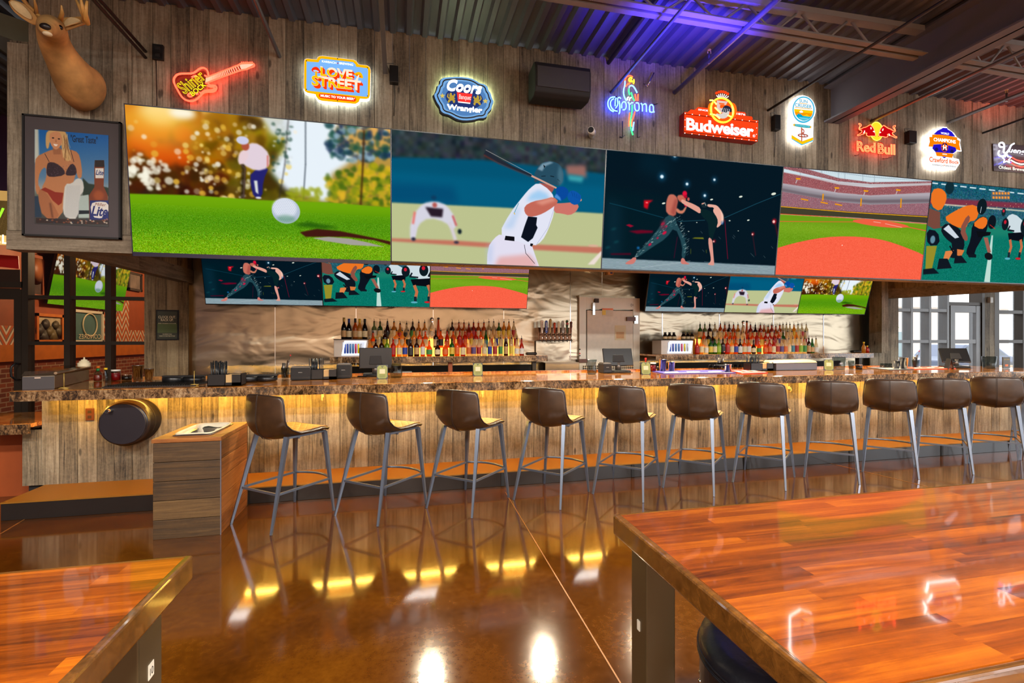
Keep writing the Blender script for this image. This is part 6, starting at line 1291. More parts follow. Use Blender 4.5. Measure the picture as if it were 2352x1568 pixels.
# lower counter at the left end
lc = tag(MB().box((-5.2, 5.22, .71), (PX0 - .002, 6.05, .745)).build('low_counter', M['granite']), 'lower granite counter beyond the left end of the bar', 'counter')
MB().box((-5.2, 5.19, .655), (PX0 - .004, 5.22, .742)).build('counter_edge', M['granite_edge'], lc); MB().box((-5.1, 5.6, 0), (-3.5, 5.66, .71)).build('support_panel', M['rust'], lc)
for (px, py), lab in (((207, 951), 'brown outlet plate on the bar front left of the black keg end'), ((1381, 915), 'brown outlet plate on the bar front between the fourth and fifth stools')):
    p = at(px, py, 5.356); t = thing('outlet_plate', lab, 'outlet', tuple(p)); MB().box((-.035, -.008, -.058), (.035, 0, .058)).build('cover_plate', M['brownplate'], t, bevel=.003)
    for z in (-.024, .024): MB().box((-.015, -.011, z - .013), (.015, -.008, z + .013)).build('socket', M['seam'], t)
for i, (px, py) in enumerate(((741, 912), (1108, 905), (1478, 900), (1812, 893))):
    p = at(px, py, 5.356); t = thing('bag_hook', 'small pale bag hook under the counter behind the %s stool' % ['first', 'third', 'fifth', 'seventh'][i], 'hook', tuple(p), group='bag hooks under the counter')
    MB().tube([(0, -.002, .02), (0, -.03, .018), (0, -.04, -.01), (0, -.03, -.03), (.0, -.018, -.035)], .005, 8).build('hook_arm', M['cream'], t); MB().box((-.012, -.005, 0), (.012, 0, .035)).build('hook_base', M['cream'], t)

# black keg end through the bar front
kc = at(283, 973, 5.08); t = thing('keg', 'black ribbed keg end with a chrome spout standing out of the bar front', 'keg', (kc.x, 5.34, kc.z))
r_ = .2; prof = [(r_ * .9, -.262)]; prof += [(r_, -.25)]
for k in range(6): y = -.225 + k * .012; prof += [(r_ * 1.0, y), (r_ * 1.05, y + .004), (r_ * 1.0, y + .009)]
prof += [(r_ * 1.0, -.13)]
for k in range(5): y = -.12 + k * .018; prof += [(r_ * 1.0, y), (r_ * 1.045, y + .006), (r_, y + .013)]
prof += [(r_ * .99, .0)]
MB().lathe(prof, (0, 0, 0), 44, axis='y').build('keg_shell', P('keg_black', (34, 30, 32), .3), t)
MB().lathe([(r_ * .93, -.264), (r_ * .93, -.272), (r_ * .9, -.274)], (0, 0, 0), 40, axis='y').build('end_cap', P('keg_cap', (36, 32, 38), .35), t)
MB().cyl((-.085, -.272, .125), (-.095, -.33, .125), .017, 16).build('spout', M['chrome'], t); MB().cyl((-.0951, -.3301, .125), (-.0952, -.331, .125), .012, 14).build('spout_hole', M['matte'], t)

# wooden bin box
A_ = atz(354, 1238, 0); w_, d_, h_ = .455, .69, .755; t = thing('wooden_bin', 'wooden plank bin box with a metal tub in its top beside the first stool', 'trash bin', (A_.x, 4.13, 0))
for k in range(5):
    z0_, z1_ = k * (h_ - .03) / 5, (k + 1) * (h_ - .03) / 5 - .004
    for y_ in (0, d_ - .02): MB().box((0, y_, z0_), (w_, y_ + .02, z1_), 0, R.random()).build('end_board', M['crate'], t, bevel=.002)
    for x_ in (0, w_ - .02): MB().box((x_, .021, z0_), (x_ + .02, d_ - .021, z1_), 0, R.random()).build('side_board', M['crate_y'], t, bevel=.002)
MB().box((w_ - .0, -.002, 0), (w_ + .004, .012, h_ - .03)).build('corner_bead', M['steel_beam'], t)
mb = MB()
for a, b, tn in (((-.008, -.008), (w_ + .008, .1), .3), ((-.008, d_ - .09), (w_ + .008, d_ + .008), .5), ((-.008, .102), (.09, d_ - .092), .7), ((w_ - .09, .102), (w_ + .008, d_ - .092), .4)): mb.box((a[0], a[1], h_ - .03), (b[0], b[1], h_), 0, tn)
mb.build('top_frame', M['crate_rim'], t, bevel=.003)
tub = [(.098, .11), (w_ - .098, .11), (w_ - .098, d_ - .1), (.098, d_ - .1)]
mb = MB(); ins = lambda k, z: [(w_ / 2 + (x - w_ / 2) * k, d_ / 2 + (y - d_ / 2) * k, z) for x, y in tub]
for a, b in (((1.06, h_ + .003), (1.0, h_ + .006)), ((1.0, h_ + .006), (.86, h_ - .02)), ((.86, h_ - .02), (.8, h_ - .3))):
    q0, q1 = ins(*a), ins(*b); mb.add(q0 + q1, [(i, (i + 1) % 4, 4 + (i + 1) % 4, 4 + i) for i in range(4)])
mb.add(ins(.8, h_ - .3), [(0, 1, 2, 3)]); mb.build('metal_tub', P('bin_steel', (150, 150, 150), .2, .9), t, fix=False, solid=.003)
ring = []
for rad, z in ((1.05, h_ + .006), (1.1, h_ + .015), (.98, h_ + .022), (.9, h_ - .005), (.84, h_ - .07)):
    q = ins(rad, z); pts = []
    for i in range(4):
        for u in (0, .25, .5, .75):
            p = Vector(q[i]).lerp(Vector(q[(i + 1) % 4]), u); n = R.uniform(-.012, .012); pts.append((p.x + n, p.y + n, p.z + R.uniform(-.006, .006)))
    ring.append(pts)
MB().loft(ring, cap=False).build('bin_liner', P('bin_liner_white', (222, 208, 180), .6), t, sub=1, solid=.002, fix=False)

# ---------------------------------------------------------------- stools
def leather_stool():
    t = thing('bar_stool', '', 'bar stool', (0, 0, 0), 0)
    # profile of the shell centre line: y, z, half width, edge lift, edge wrap forward
    pr = [(.30, .722, .19, .0, .0), (.285, .738, .215, .003, 0), (.2, .742, .228, .01, 0), (.08, .722, .232, .022, 0), (-.03, .703, .236, .045, .0), (-.12, .70, .238, .085, .01), (-.185, .722, .24, .105, .03), (-.222, .77, .24, .09, .055),
          (-.236, .84, .236, .05, .07), (-.236, .91, .232, .02, .07), (-.232, .98, .228, .0, .065), (-.226, 1.03, .218, -.004, .055), (-.222, 1.052, .2, -.012, .045)]
    def P_(i, u, off):
        y, z, hw, lf, wr = pr[i]; a = abs(u) ** 2.4
        yy, zz = y + wr * a, z + lf * a
        j0, j1 = max(i - 1, 0), min(i + 1, len(pr) - 1); d = Vector((0, pr[j1][0] - pr[j0][0], pr[j1][1] - pr[j0][1])).normalized(); n = Vector((0, -d.z, d.y))
        return Vector((u * hw, yy, zz)) + n * off
    us = [-1, -.94, -.75, -.5, -.25, -.03, 0, .03, .25, .5, .75, .94, 1]; n = len(us)
    def sheet(off, i0=0, i1=len(pr), sh=1.0):
        return [P_(i, u * sh, off) for i in range(i0, i1) for u in us]
    def fs(m): return [(i * n + k, i * n + k + 1, (i + 1) * n + k + 1, (i + 1) * n + k) for i in range(m - 1) for k in range(n - 1)]
    a = sheet(0.0); b = sheet(.026); m_ = len(pr); N_ = len(a); F = fs(m_); F2 = [tuple(N_ + i for i in f)[::-1] for f in F]
    edge = [(i, 0) for i in range(m_)]; rim = [i * n for i in range(m_)] + [(m_ - 1) * n + k for k in range(1, n)] + [i * n + n - 1 for i in range(m_ - 2, -1, -1)] + [k for k in range(n - 2, 0, -1)]
    side = [(rim[i], rim[(i + 1) % len(rim)], N_ + rim[(i + 1) % len(rim)], N_ + rim[i]) for i in range(len(rim))]
    # orientation of off: outward is away from the sitter
    MB().add([p for p in sheet(.0)] + sheet(.024), F + F2 + side, smooth=True).build('shell', M['shell'], t, sub=1)
    MB().add(sheet(-.006, 0, 8, .93) , fs(8), smooth=True).build('seat_pad', M['quilt'], t, sub=1, solid=.008)
    MB().tube([P_(*divmod_(k, n, us), .012) for k in rim], .0065, 6, closed=True).build('piping', M['piping'], t)
    for u in (-.02, .02): MB().tube([P_(i, u, .0255) for i in range(5, len(pr))], .0022, 5).build('back_seam', M['seam'], t)
    ft = {(-1, -1): ((-.245, -.305), (-.185, -.12)), (1, -1): ((.245, -.305), (.185, -.12)), (-1, 1): ((-.25, .305), (-.185, .26)), (1, 1): ((.25, .305), (.185, .26))}
    rail = {}
    for k, ((fx_, fy_), (tx, ty)) in ft.items():
        zt = .7 if k[1] > 0 else .715; MB().bar((fx_, fy_, 0), (tx, ty, zt), .016, w2=.034).build('leg', M['gun'], t); q = .285 / zt; rail[k] = Vector((fx_ + (tx - fx_) * q, fy_ + (ty - fy_) * q, .285))
    MB().bar(rail[(-1, -1)], rail[(1, -1)], .012, .018).build('rear_rail', M['gun'], t)
    for s_ in (-1, 1): MB().bar(rail[(s_, -1)], rail[(s_, 1)], .012, .018).build('side_rail', M['gun'], t)
    a, b = rail[(-1, 1)], rail[(1, 1)]; arc = [a.lerp(b, u) + Vector((0, .075 * (1 - (2 * u - 1) ** 2), 0)) for u in [i / 10 for i in range(11)]]
    MB().tube(arc, .011, 8).build('footrest_rail', M['gun'], t)
    for s_ in (-1, 1): MB().bar((s_ * .185, -.13, .705), (s_ * .185, .27, .702), .016, .016).build('seat_frame', M['gun'], t)
    MB().bar((-.185, .255, .702), (.185, .255, .702), .016).bar((-.185, .0, .69), (.185, .0, .69), .016).build('seat_frame', M['gun'], t)
    return t
def divmod_(k, n, us): return (k // n, us[k % n])
proto = leather_stool()
SP = [(-.96, 4.42, 50), (-.16, 4.42, 48.5), (.61, 4.43, 47.5), (1.42, 4.45, 44.5), (2.21, 4.46, 46.5), (2.98, 4.46, 42.5), (3.8, 4.45, 40), (4.68, 4.46, 44), (5.5, 4.47, 41), (6.28, 4.47, 40), (7.1, 4.46, 38), (7.92, 4.46, 40)]
ORD = ['first', 'second', 'third', 'fourth', 'fifth', 'sixth', 'seventh', 'eighth', 'ninth', 'tenth', 'eleventh', 'twelfth', 'thirteenth', 'fourteenth', 'fifteenth', 'sixteenth', 'seventeenth', 'eighteenth', 'nineteenth', 'twentieth', 'twenty-first', 'twenty-second', 'twenty-third', 'twenty-fourth', 'twenty-fifth', 'twenty-sixth', 'twenty-seventh', 'twenty-eighth', 'twenty-ninth', 'thirtieth']
for i, (x, y, a) in enumerate(SP):
    o = proto if i == 0 else copy_tree(proto)
    o.location = (x, y, 0); o.rotation_euler = (0, 0, math.radians(a - 90))
    tag(o, 'brown leather bucket bar stool, %s from the wooden bin along the bar' % ORD[i] if i else 'brown leather bucket bar stool right beside the wooden bin', 'bar stool', 'leather stools along the bar')

# ---------------------------------------------------------------- high tables in front
def high_table(name, label, x0, x1, y0, y1, legs, plate):
    t = thing(name, label, 'high table', ((x0 + x1) / 2, (y0 + y1) / 2, 0)); cx, cy = (x0 + x1) / 2, (y0 + y1) / 2; mb = MB(); y = y0; k = 0; T = 1.05
    # butcher block staves, cut to different lengths
    while y < y1 - .001:
        ye = min(y + .038, y1); x = x0 - R.uniform(0, .4)
        while x < x1:
            xe = x + R.uniform(.28, .7); a, b = max(x, x0), min(xe, x1)
            if b > a: mb.box((a - cx, y - cy, T - .045), (b - cx, ye - cy, T), 0, R.random())
            x = xe
        y = ye
    tp = mb.build('tabletop', M['table'], t, fix=False)
    mb = MB()
    for a, b in (((x0 - .012, y0 - .012), (x0, y1 + .012)), ((x1, y0 - .012), (x1 + .012, y1 + .012)), ((x0, y0 - .012), (x1, y0)), ((x0, y1), (x1, y1 + .012))): mb.box((a[0] - cx, a[1] - cy, T - .05), (b[0] - cx, b[1] - cy, T + .0005), 0, .4)
    mb.build('edge_band', M['table_edge'], t, bevel=.005)
    for (lx, ly, s_) in legs:
        lg = MB().box((lx - cx, ly - cy, 0), (lx + s_ - cx, ly + s_ - cy, T - .05)).build('leg', M['table_leg'], t, bevel=.003)
    xa, xb = min(l[0] for l in legs), max(l[0] for l in legs); mb = MB()
    for ly in (min(l[1] for l in legs) + .02, max(l[1] for l in legs) + .02): mb.box((xa + .08 - cx, ly - cy, T - .09), (xb - cx, ly + .03 - cy, T - .05))
    mb.build('under_rail', M['table_leg'], t)
    return t, cx, cy
M['table_edge'] = wood('lacquered_table_edge', (52, 30, 8), (96, 58, 20), (132, 84, 34), 'x', rough=.25, coat=1.0, knots=False, bumpk=.05)
t, cx, cy = high_table('high_table', 'lacquered butcher block high table at the lower right, seat tucked under it', .545, 2.75, .505, 1.145, [(.57, 1.05, .077), (.57, .53, .077), (2.6, 1.05, .077), (2.6, .53, .077)], 0)
pl = MB().box((.5675 - cx, 1.08 - cy, .8 - .012), (.57 - cx, 1.092 - cy, .8 + .012)).build('number_sticker', M['paper'], t)
t, cx, cy = high_table('high_table', 'lacquered butcher block high table at the lower left with a numbered leg', -2.7, -.435, .505, 1.125, [(-.548, 1.0, .088), (-.548, .53, .088), (-2.6, 1.0, .088), (-2.6, .53, .088)], 0)
p = atx(348, 1538, -.4585); st = MB().box((-.4598 - cx, p.y - .010 - cy, p.z - .014), (-.4585 - cx, p.y + .010 - cy, p.z + .014)).build('number_sticker', M['paper'], t)
text_on('sticker_number', '10', (-.458 - cx, p.y - .006 - cy, p.z - .008), (0, 1, 0), (0, 0, 1), .012, .014, M['black'], st.parent)
# black padded stool under the right table
t = thing('padded_stool', 'black leather drum bar stool with a row of studs under the right table', 'bar stool', (.905, .975, 0)); r0 = .205
MB().lathe([(.0, .775), (r0 * .8, .775), (r0 * .97, .765), (r0, .745), (r0 * 1.0, .735)], (0, 0, 0), 48).build('seat_cushion', M['blackleather'], t)
MB().lathe([(r0 * 1.0, .735), (r0 * 1.005, .73), (r0 * .985, .728), (r0 * .985, .66), (r0 * .96, .62), (0, .62)], (0, 0, 0), 48).build('seat_band', M['blackleather'], t)
for rr, z in ((1.0, .742), (1.0, .729)): MB().tube([(r0 * rr * math.cos(a), r0 * rr * math.sin(a), z) for a in [2 * math.pi * k / 40 for k in range(40)]], .0035, 6, closed=True).build('piping', M['blackleather'], t)
for k in range(36):
    a = 2 * math.pi * k / 36
    if math.cos(a - math.radians(205)) > .1: MB().sphere((r0 * .975 * math.cos(a), r0 * .975 * math.sin(a), .645), .006, 8).build('stud', M['chrome'], t)
for sx in (-1, 1):
    for sy in (-1, 1): MB().bar((sx * .17, sy * .17, 0), (sx * .12, sy * .12, .625), .03, w2=.035).build('leg', M['matte'], t)
MB().tube([(.155 * math.cos(a) * 1.3, .155 * math.sin(a) * 1.3, .22) for a in [2 * math.pi * k / 32 for k in range(32)]], .01, 8, closed=True).build('foot_ring', M['gun'], t)
# ---------------------------------------------------------------- back bars
R = random.Random(33)
def back_bar(name, label, xa, xb, zt=1.262, th=.085):
    t = thing(name, label, 'back bar', ((xa + xb) / 2, 7.3, 0)); cx = (xa + xb) / 2
    MB().box((xa - cx, -.3 + .01, zt - .03), (xb - cx, .297, zt)).build('counter_top', M['granite'], t, bevel=.004)
    MB().box((xa - cx + .002, -.3, zt - th), (xb - cx, -.27, zt - .003)).build('counter_edge', M['granite_edge'], t)
    for x in (xa + .18, (xa + xb) / 2 + .1, xb - .18): MB().box((x - .03 - cx, -.2, 0), (x + .03 - cx, -.12, zt - th)).build('post', M['rust'] if x != xb - .18 else M['frame_metal'], t)
    MB().box((xa + .1 - cx, -.25, .84), (xb - .1 - cx, .29, .88)).build('under_shelf', M['tray'], t)
    MB().box((xa + .1 - cx, .28, 0), (xb - .1 - cx, .295, 1.1)).build('back_panel', M['matte'], t)
    return t, cx
LB0, LB1 = at(757, 818, 7.0).x, at(1258, 820, 7.0).x; RB0, RB1 = at(1508, 815, 7.0).x, at(2007, 812, 7.0).x; ZT = 1.262
tl, cl = back_bar('back_bar', 'left back bar with a granite top under the first bottle display', LB0, LB1); tr_, cr = back_bar('back_bar', 'right back bar with a granite top under the second bottle display', RB0, RB1)
# undercounter coolers
def cooler(xa, xb, lab):
    t = thing('bottle_cooler', lab, 'cooler', ((xa + xb) / 2, 7.1, 0)); w = (xb - xa) / 2
    MB().box((-w, 0, 0), (w, .4, .83)).build('body', M['matte'], t)
    for s_ in (-1, 1):
        d = MB().box((min(0, s_ * w) + .006, -.02, .02), (max(0, s_ * w) - .006, 0, .82)).build('door', M['black'], t); MB().box((min(0, s_ * w) + .05, -.024, .77), (max(0, s_ * w) - .05, -.02, .795)).build('handle', M['tray'], d)
cooler(LB0 + .45, LB0 + 1.75, 'black undercounter cooler below the left back bar'); cooler(RB0 + 1.6, RB0 + 3.1, 'black undercounter cooler below the right back bar')
# lit liquor risers
def riser(lab, xa, xb):
    t = thing('bottle_riser', lab, 'bottle riser', ((xa + xb) / 2, 7.2, ZT)); w = (xb - xa) / 2
    for k, (y0, y1, h) in enumerate(((-.055, .085, .12), (.085, .22, .25))):
        MB().box((-w, y0 + .004, 0), (w, y1, h - .006)).build('step_core', M['acrylic'], t); MB().box((-w, y0, .0), (w, y0 + .003, h - .006)).build('lit_front', M['led_shelf'], t); MB().box((-w, y0, h - .005), (w, y1, h)).build('step_top', M['led_shelf'], t)
riser('lit two step riser holding the left bottle display', at(853, 800, 7.2).x, at(1194, 800, 7.2).x); riser('lit two step riser holding the right bottle display', at(1604, 800, 7.2).x, at(1862, 800, 7.2).x)
# bottle shapes: (radius, profile as fractions of height, label low, label high)
SH = {'round': (.037, [(.9, 0), (1, .02), (1, .58), (.86, .66), (.42, .74), (.34, .78), (.34, .93), (.38, .935), (.38, .96)], .12, .5),
      'tall': (.033, [(.9, 0), (1, .02), (1, .62), (.8, .7), (.4, .8), (.36, .95), (.4, .96)], .1, .52), 'square': (.037, [(.95, 0), (1.06, .02), (1.06, .56), (.8, .64), (.4, .7), (.36, .92), (.42, .96)], .08, .5),
      'flask': (.043, [(.7, 0), (.95, .05), (1.0, .4), (.88, .52), (.4, .66), (.34, .9), (.4, .95)], .12, .42), 'slope': (.036, [(.95, 0), (1, .02), (1, .45), (.75, .6), (.45, .75), (.36, .95), (.4, .96)], .1, .42), 'wine': (.037, [(.92, 0), (1, .02), (1, .5), (.8, .62), (.42, .74), (.38, .97), (.42, .975), (.42, 1)], .1, .4)}
MESH = {}
def shared(key, mk):
    if key not in MESH:
        o = mk(); me = o.data; bpy.data.objects.remove(o); MESH[key] = me
    return MESH[key]
def inst(name, me, parent, mat=None, loc=(0, 0, 0)):
    o = bpy.data.objects.new(name, me); C.objects.link(o); o.parent = parent; o.location = loc
    if mat is not None: o.material_slots[0].link = 'OBJECT'; o.material_slots[0].material = mat
    return o
LAB = {}
def lmat(c):
    if c not in LAB: LAB[c] = P('bottle_label_%d' % len(LAB), tuple(int(v * .86) for v in c), .55, var=.18, vscale=60)
    return LAB[c]
CN = {'cream': (232, 212, 164), 'white': (230, 226, 214), 'yellow': (226, 196, 60), 'green': (60, 140, 60), 'red': (176, 30, 26), 'blue': (30, 60, 160), 'black': (26, 24, 24), 'orange': (224, 104, 26), 'tan': (204, 160, 100), 'purple': (92, 70, 130), 'teal': (60, 130, 150), 'lime': (150, 190, 50)}
def bottle(x, y, z, h, shape, liq, lab, label, group, cap='pourer', capcol=None, name='liquor_bottle', cat='bottle'):
    t = thing(name, label, cat, (x, y, z), group=group); r, pf, l0, l1 = SH[shape]; hb = h * (.86 if cap == 'pourer' else 1)
    k = 'square' if shape == 'square' else shape; n = 4 if False else 16; key = (shape, round(hb, 3))
    inst('bottle_glass', shared(key + ('g',), lambda: MB().lathe([(r * a, hb * b) for a, b in pf], (0, 0, 0), n, sy=.8 if shape in ('flask', 'square') else 1).build('bottle_glass', LQ['amber'])), t, LQ[liq])
    if lab: inst('paper_label', shared(key + ('l',), lambda: MB().lathe([(r * (1.08 if shape == 'square' else 1.015), hb * l0), (r * (1.08 if shape == 'square' else 1.02), hb * l1)], (0, 0, 0), n, sy=.81 if shape in ('flask', 'square') else 1).build('paper_label', M['paper'], fix=False)), t, lmat(CN[lab]))
    if cap == 'pourer': inst('pour_spout', shared(key + ('p',), lambda: MB().cyl((0, 0, hb * .95), (0, 0, hb * .95 + .02), .011, 10).tube([(0, 0, hb * .95 + .02), (0, 0, h - .012), (-.006, 0, h)], .0035, 6).build('pour_spout', M['black'])), t, capcol)
    else: inst('bottle_cap', shared(key + ('c',), lambda: MB().lathe([(r * .44, hb * .8), (r * .45, hb * 1.003)], (0, 0, 0), 12).build('bottle_cap', M['black'])), t, capcol)
    return t
LN = {'amber': 'amber', 'red': 'red', 'clear': 'clear', 'green': 'green glass', 'dark': 'dark', 'gold': 'golden', 'lime': 'lime green', 'pale_green': 'pale green glass'}
HEI = {'round': .295, 'tall': .31, 'square': .29, 'flask': .265, 'slope': .3}
def row(pxs, y, z, spec, side, rown, dh=0.0):
    for i, px in enumerate(pxs):
        sh, lq, lb = spec[i % len(spec)]; x = at(px, 790, y).x; h = HEI[sh] + dh
        o = ORD[i] if i < len(ORD) else 'last'; fromr = len(pxs) - 1 - i
        pos = (o + ' from left') if i <= fromr else (ORD[fromr] + ' from right')
        bottle(x, y, z, h, sh, lq, lb, '%s bottle with %s label, %s in the %s row, %s display' % (LN[lq], lb, pos, rown, side), 'bottles of the %s back bar' % side, capcol=R.choice([M['black'], M['chrome'], M['black'], M['seam']]))
FR = [849.4, 863, 876.5, 889, 903, 917, 930, 943, 957, 971, 986, 1005, 1023, 1038, 1050, 1063.5, 1076.5, 1088, 1100, 1112.7, 1125, 1137, 1149.7, 1162, 1174.6, 1186.7, 1198]
SPF = [('round', 'gold', 'yellow'), ('square', 'dark', 'cream'), ('round', 'dark', 'purple'), ('round', 'lime', 'lime'), ('round', 'red', 'red'), ('round', 'gold', 'cream'), ('round', 'gold', 'blue'), ('square', 'dark', 'black'), ('round', 'dark', 'tan'), ('tall', 'amber', 'white'), ('flask', 'amber', 'green'), ('flask', 'dark', 'cream'), ('flask', 'amber', 'orange'),
       ('round', 'green', 'yellow'), ('round', 'amber', 'orange'), ('square', 'red', 'cream'), ('round', 'clear', 'orange'), ('round', 'clear', 'purple'), ('round', 'clear', 'red'), ('round', 'clear', 'cream'), ('tall', 'clear', 'blue'), ('tall', 'clear', 'red'), ('tall', 'clear', 'green'), ('tall', 'dark', 'tan'), ('tall', 'clear', 'yellow'), ('slope', 'clear', 'white'), ('slope', 'red', 'white')]
row(FR, 7.08, ZT, SPF, 'left', 'front')
row([857, 870, 884, 898, 911, 924, 938, 951, 964, 977, 1001, 1012.6, 1027, 1041, 1056, 1068, 1083, 1093, 1104, 1116, 1128, 1140, 1151, 1162, 1173.5, 1185], 7.21, ZT + .12,
    [('flask', 'amber', 'tan'), ('round', 'clear', 'cream'), ('round', 'dark', 'yellow'), ('tall', 'clear', 'cream'), ('round', 'gold', 'white'), ('round', 'gold', 'cream'), ('round', 'clear', 'black'), ('round', 'gold', 'tan'), ('round', 'amber', 'cream'), ('square', 'amber', 'cream'), ('round', 'dark', 'cream'), ('round', 'amber', 'black'), ('slope', 'red', 'orange'), ('round', 'amber', 'orange'), ('round', 'red', 'red'), ('round', 'red', 'orange'), ('tall', 'amber', 'yellow'), ('round', 'red', 'cream'), ('round', 'amber', 'cream'), ('slope', 'green', 'teal'), ('tall', 'clear', 'orange'), ('tall', 'clear', 'blue'), ('tall', 'clear', 'cream'), ('tall', 'clear', 'white'), ('tall', 'clear', 'tan'), ('tall', 'clear', 'red')], 'left', 'middle')
row([859.4, 873, 890, 905, 919, 934, 948, 962, 975.5, 1038.6, 1054, 1065.7, 1077, 1087.8, 1099, 1111.5, 1123, 1134, 1146, 1157.5, 1169, 1180], 7.345, ZT + .25,
    [('round', 'pale_green', 'white'), ('round', 'green', 'cream'), ('slope', 'dark', 'black'), ('round', 'gold', 'cream'), ('flask', 'gold', 'red'), ('flask', 'clear', 'black'), ('round', 'dark', 'green'), ('square', 'gold', 'cream'), ('square', 'gold', 'white'), ('round', 'dark', 'cream'), ('square', 'amber', 'cream'), ('square', 'amber', 'tan'), ('flask', 'red', 'red'), ('round', 'red', 'red'), ('round', 'amber', 'cream'), ('round', 'amber', 'tan'), ('tall', 'clear', 'cream'), ('tall', 'clear', 'tan'), ('round', 'green', 'yellow'), ('tall', 'gold', 'yellow'), ('tall', 'gold', 'yellow'), ('tall', 'clear', 'red')], 'left', 'back')
FR2 = [1601, 1611, 1622, 1632, 1641.7, 1651, 1660.5, 1670.6, 1680.7, 1690, 1700, 1709.6, 1719.7, 1731, 1743.6, 1758, 1767.4, 1776.8, 1786, 1795, 1803.6, 1812, 1821, 1830, 1839.7, 1848.4, 1857.8, 1865.7, 1874.4]
row(FR2, 7.08, ZT, [('slope', 'red', 'red'), ('round', 'gold', 'cream'), ('slope', 'clear', 'white'), ('round', 'green', 'yellow'), ('round', 'green', 'cream'), ('round', 'lime', 'lime'), ('round', 'dark', 'black'), ('round', 'red', 'red'), ('round', 'gold', 'cream'), ('round', 'amber', 'blue'), ('square', 'dark', 'white'), ('round', 'amber', 'cream'), ('round', 'amber', 'white'), ('flask', 'dark', 'cream'), ('flask', 'amber', 'green'), ('flask', 'amber', 'orange'), ('round', 'red', 'orange'), ('square', 'red', 'cream'), ('round', 'clear', 'red'), ('round', 'clear', 'purple'), ('round', 'clear', 'orange'), ('round', 'clear', 'cream'), ('tall', 'clear', 'teal'), ('tall', 'clear', 'red'), ('tall', 'clear', 'lime'), ('tall', 'clear', 'green'), ('tall', 'dark', 'tan'), ('slope', 'green', 'tan'), ('slope', 'clear', 'white')], 'right', 'front')
row([1617 + 10.1 * i for i in range(24)], 7.21, ZT + .12, [('round', 'amber', 'tan'), ('round', 'dark', 'yellow'), ('flask', 'dark', 'black'), ('round', 'clear', 'cream'), ('round', 'clear', 'white'), ('tall', 'amber', 'cream'), ('round', 'amber', 'cream'), ('round', 'amber', 'tan'), ('tall', 'clear', 'white'), ('round', 'clear', 'white'), ('square', 'red', 'tan'), ('round', 'amber', 'cream'), ('round', 'red', 'red'), ('square', 'amber', 'yellow'), ('round', 'red', 'tan'), ('round', 'red', 'cream'), ('round', 'red', 'red'), ('tall', 'amber', 'purple'), ('round', 'green', 'tan'), ('tall', 'clear', 'white'), ('tall', 'clear', 'cream'), ('tall', 'gold', 'cream'), ('tall', 'clear', 'white'), ('tall', 'clear', 'red')], 'right', 'middle')
row([1608, 1619, 1630, 1642, 1654.7, 1664.8, 1675, 1685, 1695, 1724, 1735, 1746.5, 1755, 1764.5, 1772.5, 1782, 1791, 1798.5, 1806.5, 1814.4, 1823.8, 1833, 1842, 1852], 7.345, ZT + .25, [('round', 'green', 'tan'), ('round', 'pale_green', 'white'), ('round', 'dark', 'cream'), ('round', 'clear', 'white'), ('tall', 'amber', 'cream'), ('round', 'amber', 'cream'), ('round', 'dark', 'tan'), ('round', 'amber', 'tan'), ('round', 'gold', 'cream'), ('round', 'red', 'tan'), ('square', 'dark', 'cream'), ('round', 'red', 'tan'), ('square', 'amber', 'cream'), ('flask', 'amber', 'white'), ('round', 'red', 'cream'), ('flask', 'amber', 'tan'), ('round', 'amber', 'tan'), ('tall', 'clear', 'white'), ('tall', 'clear', 'tan'), ('tall', 'clear', 'cream'), ('tall', 'gold', 'yellow'), ('tall', 'clear', 'cream'), ('tall', 'clear', 'red'), ('tall', 'clear', 'white')], 'right', 'back')
for side, pd, pt in (('left', 992, 1007), ('right', 1706.7, 1715.4)):
    x = at(pd, 790, 7.345).x; t = thing('decanter', 'white and black painted decanter with a bell stopper in the back row, %s display' % side, 'decanter', (x, 7.34, ZT + .25))
    MB().lathe([(.034, 0), (.042, .02), (.04, .07), (.026, .1), (.022, .12)], (0, 0, 0), 20).build('painted_base', P('painted_ceramic', (226, 208, 176), .35, var=.5, vscale=45), t); MB().lathe([(.022, .12), (.03, .15), (.03, .19), (.02, .22), (.012, .235)], (0, 0, 0), 20).build('painted_neck', P('painted_ceramic_neck', (214, 196, 160), .35, var=.5, vscale=38), t)
    MB().lathe([(.012, .235), (.02, .25), (.012, .262), (.028, .285), (.026, .31), (.008, .325)], (0, 0, 0), 20).build('bell_stopper', M['chrome'], t)
    x = at(pt, 790, 7.345).x; t = thing('slender_bottle', 'tall slender brown bottle beside the painted decanter, %s display' % side, 'bottle', (x, 7.345, ZT + .25))
    MB().lathe([(.026, 0), (.028, .01), (.024, .12), (.014, .24), (.012, .29)], (0, 0, 0), 16).build('bottle_glass', LQ['amber'], t); MB().lathe([(.013, .29), (.018, .295), (.019, .315), (.006, .322)], (0, 0, 0), 14).build('bottle_cap', M['seam'], t)

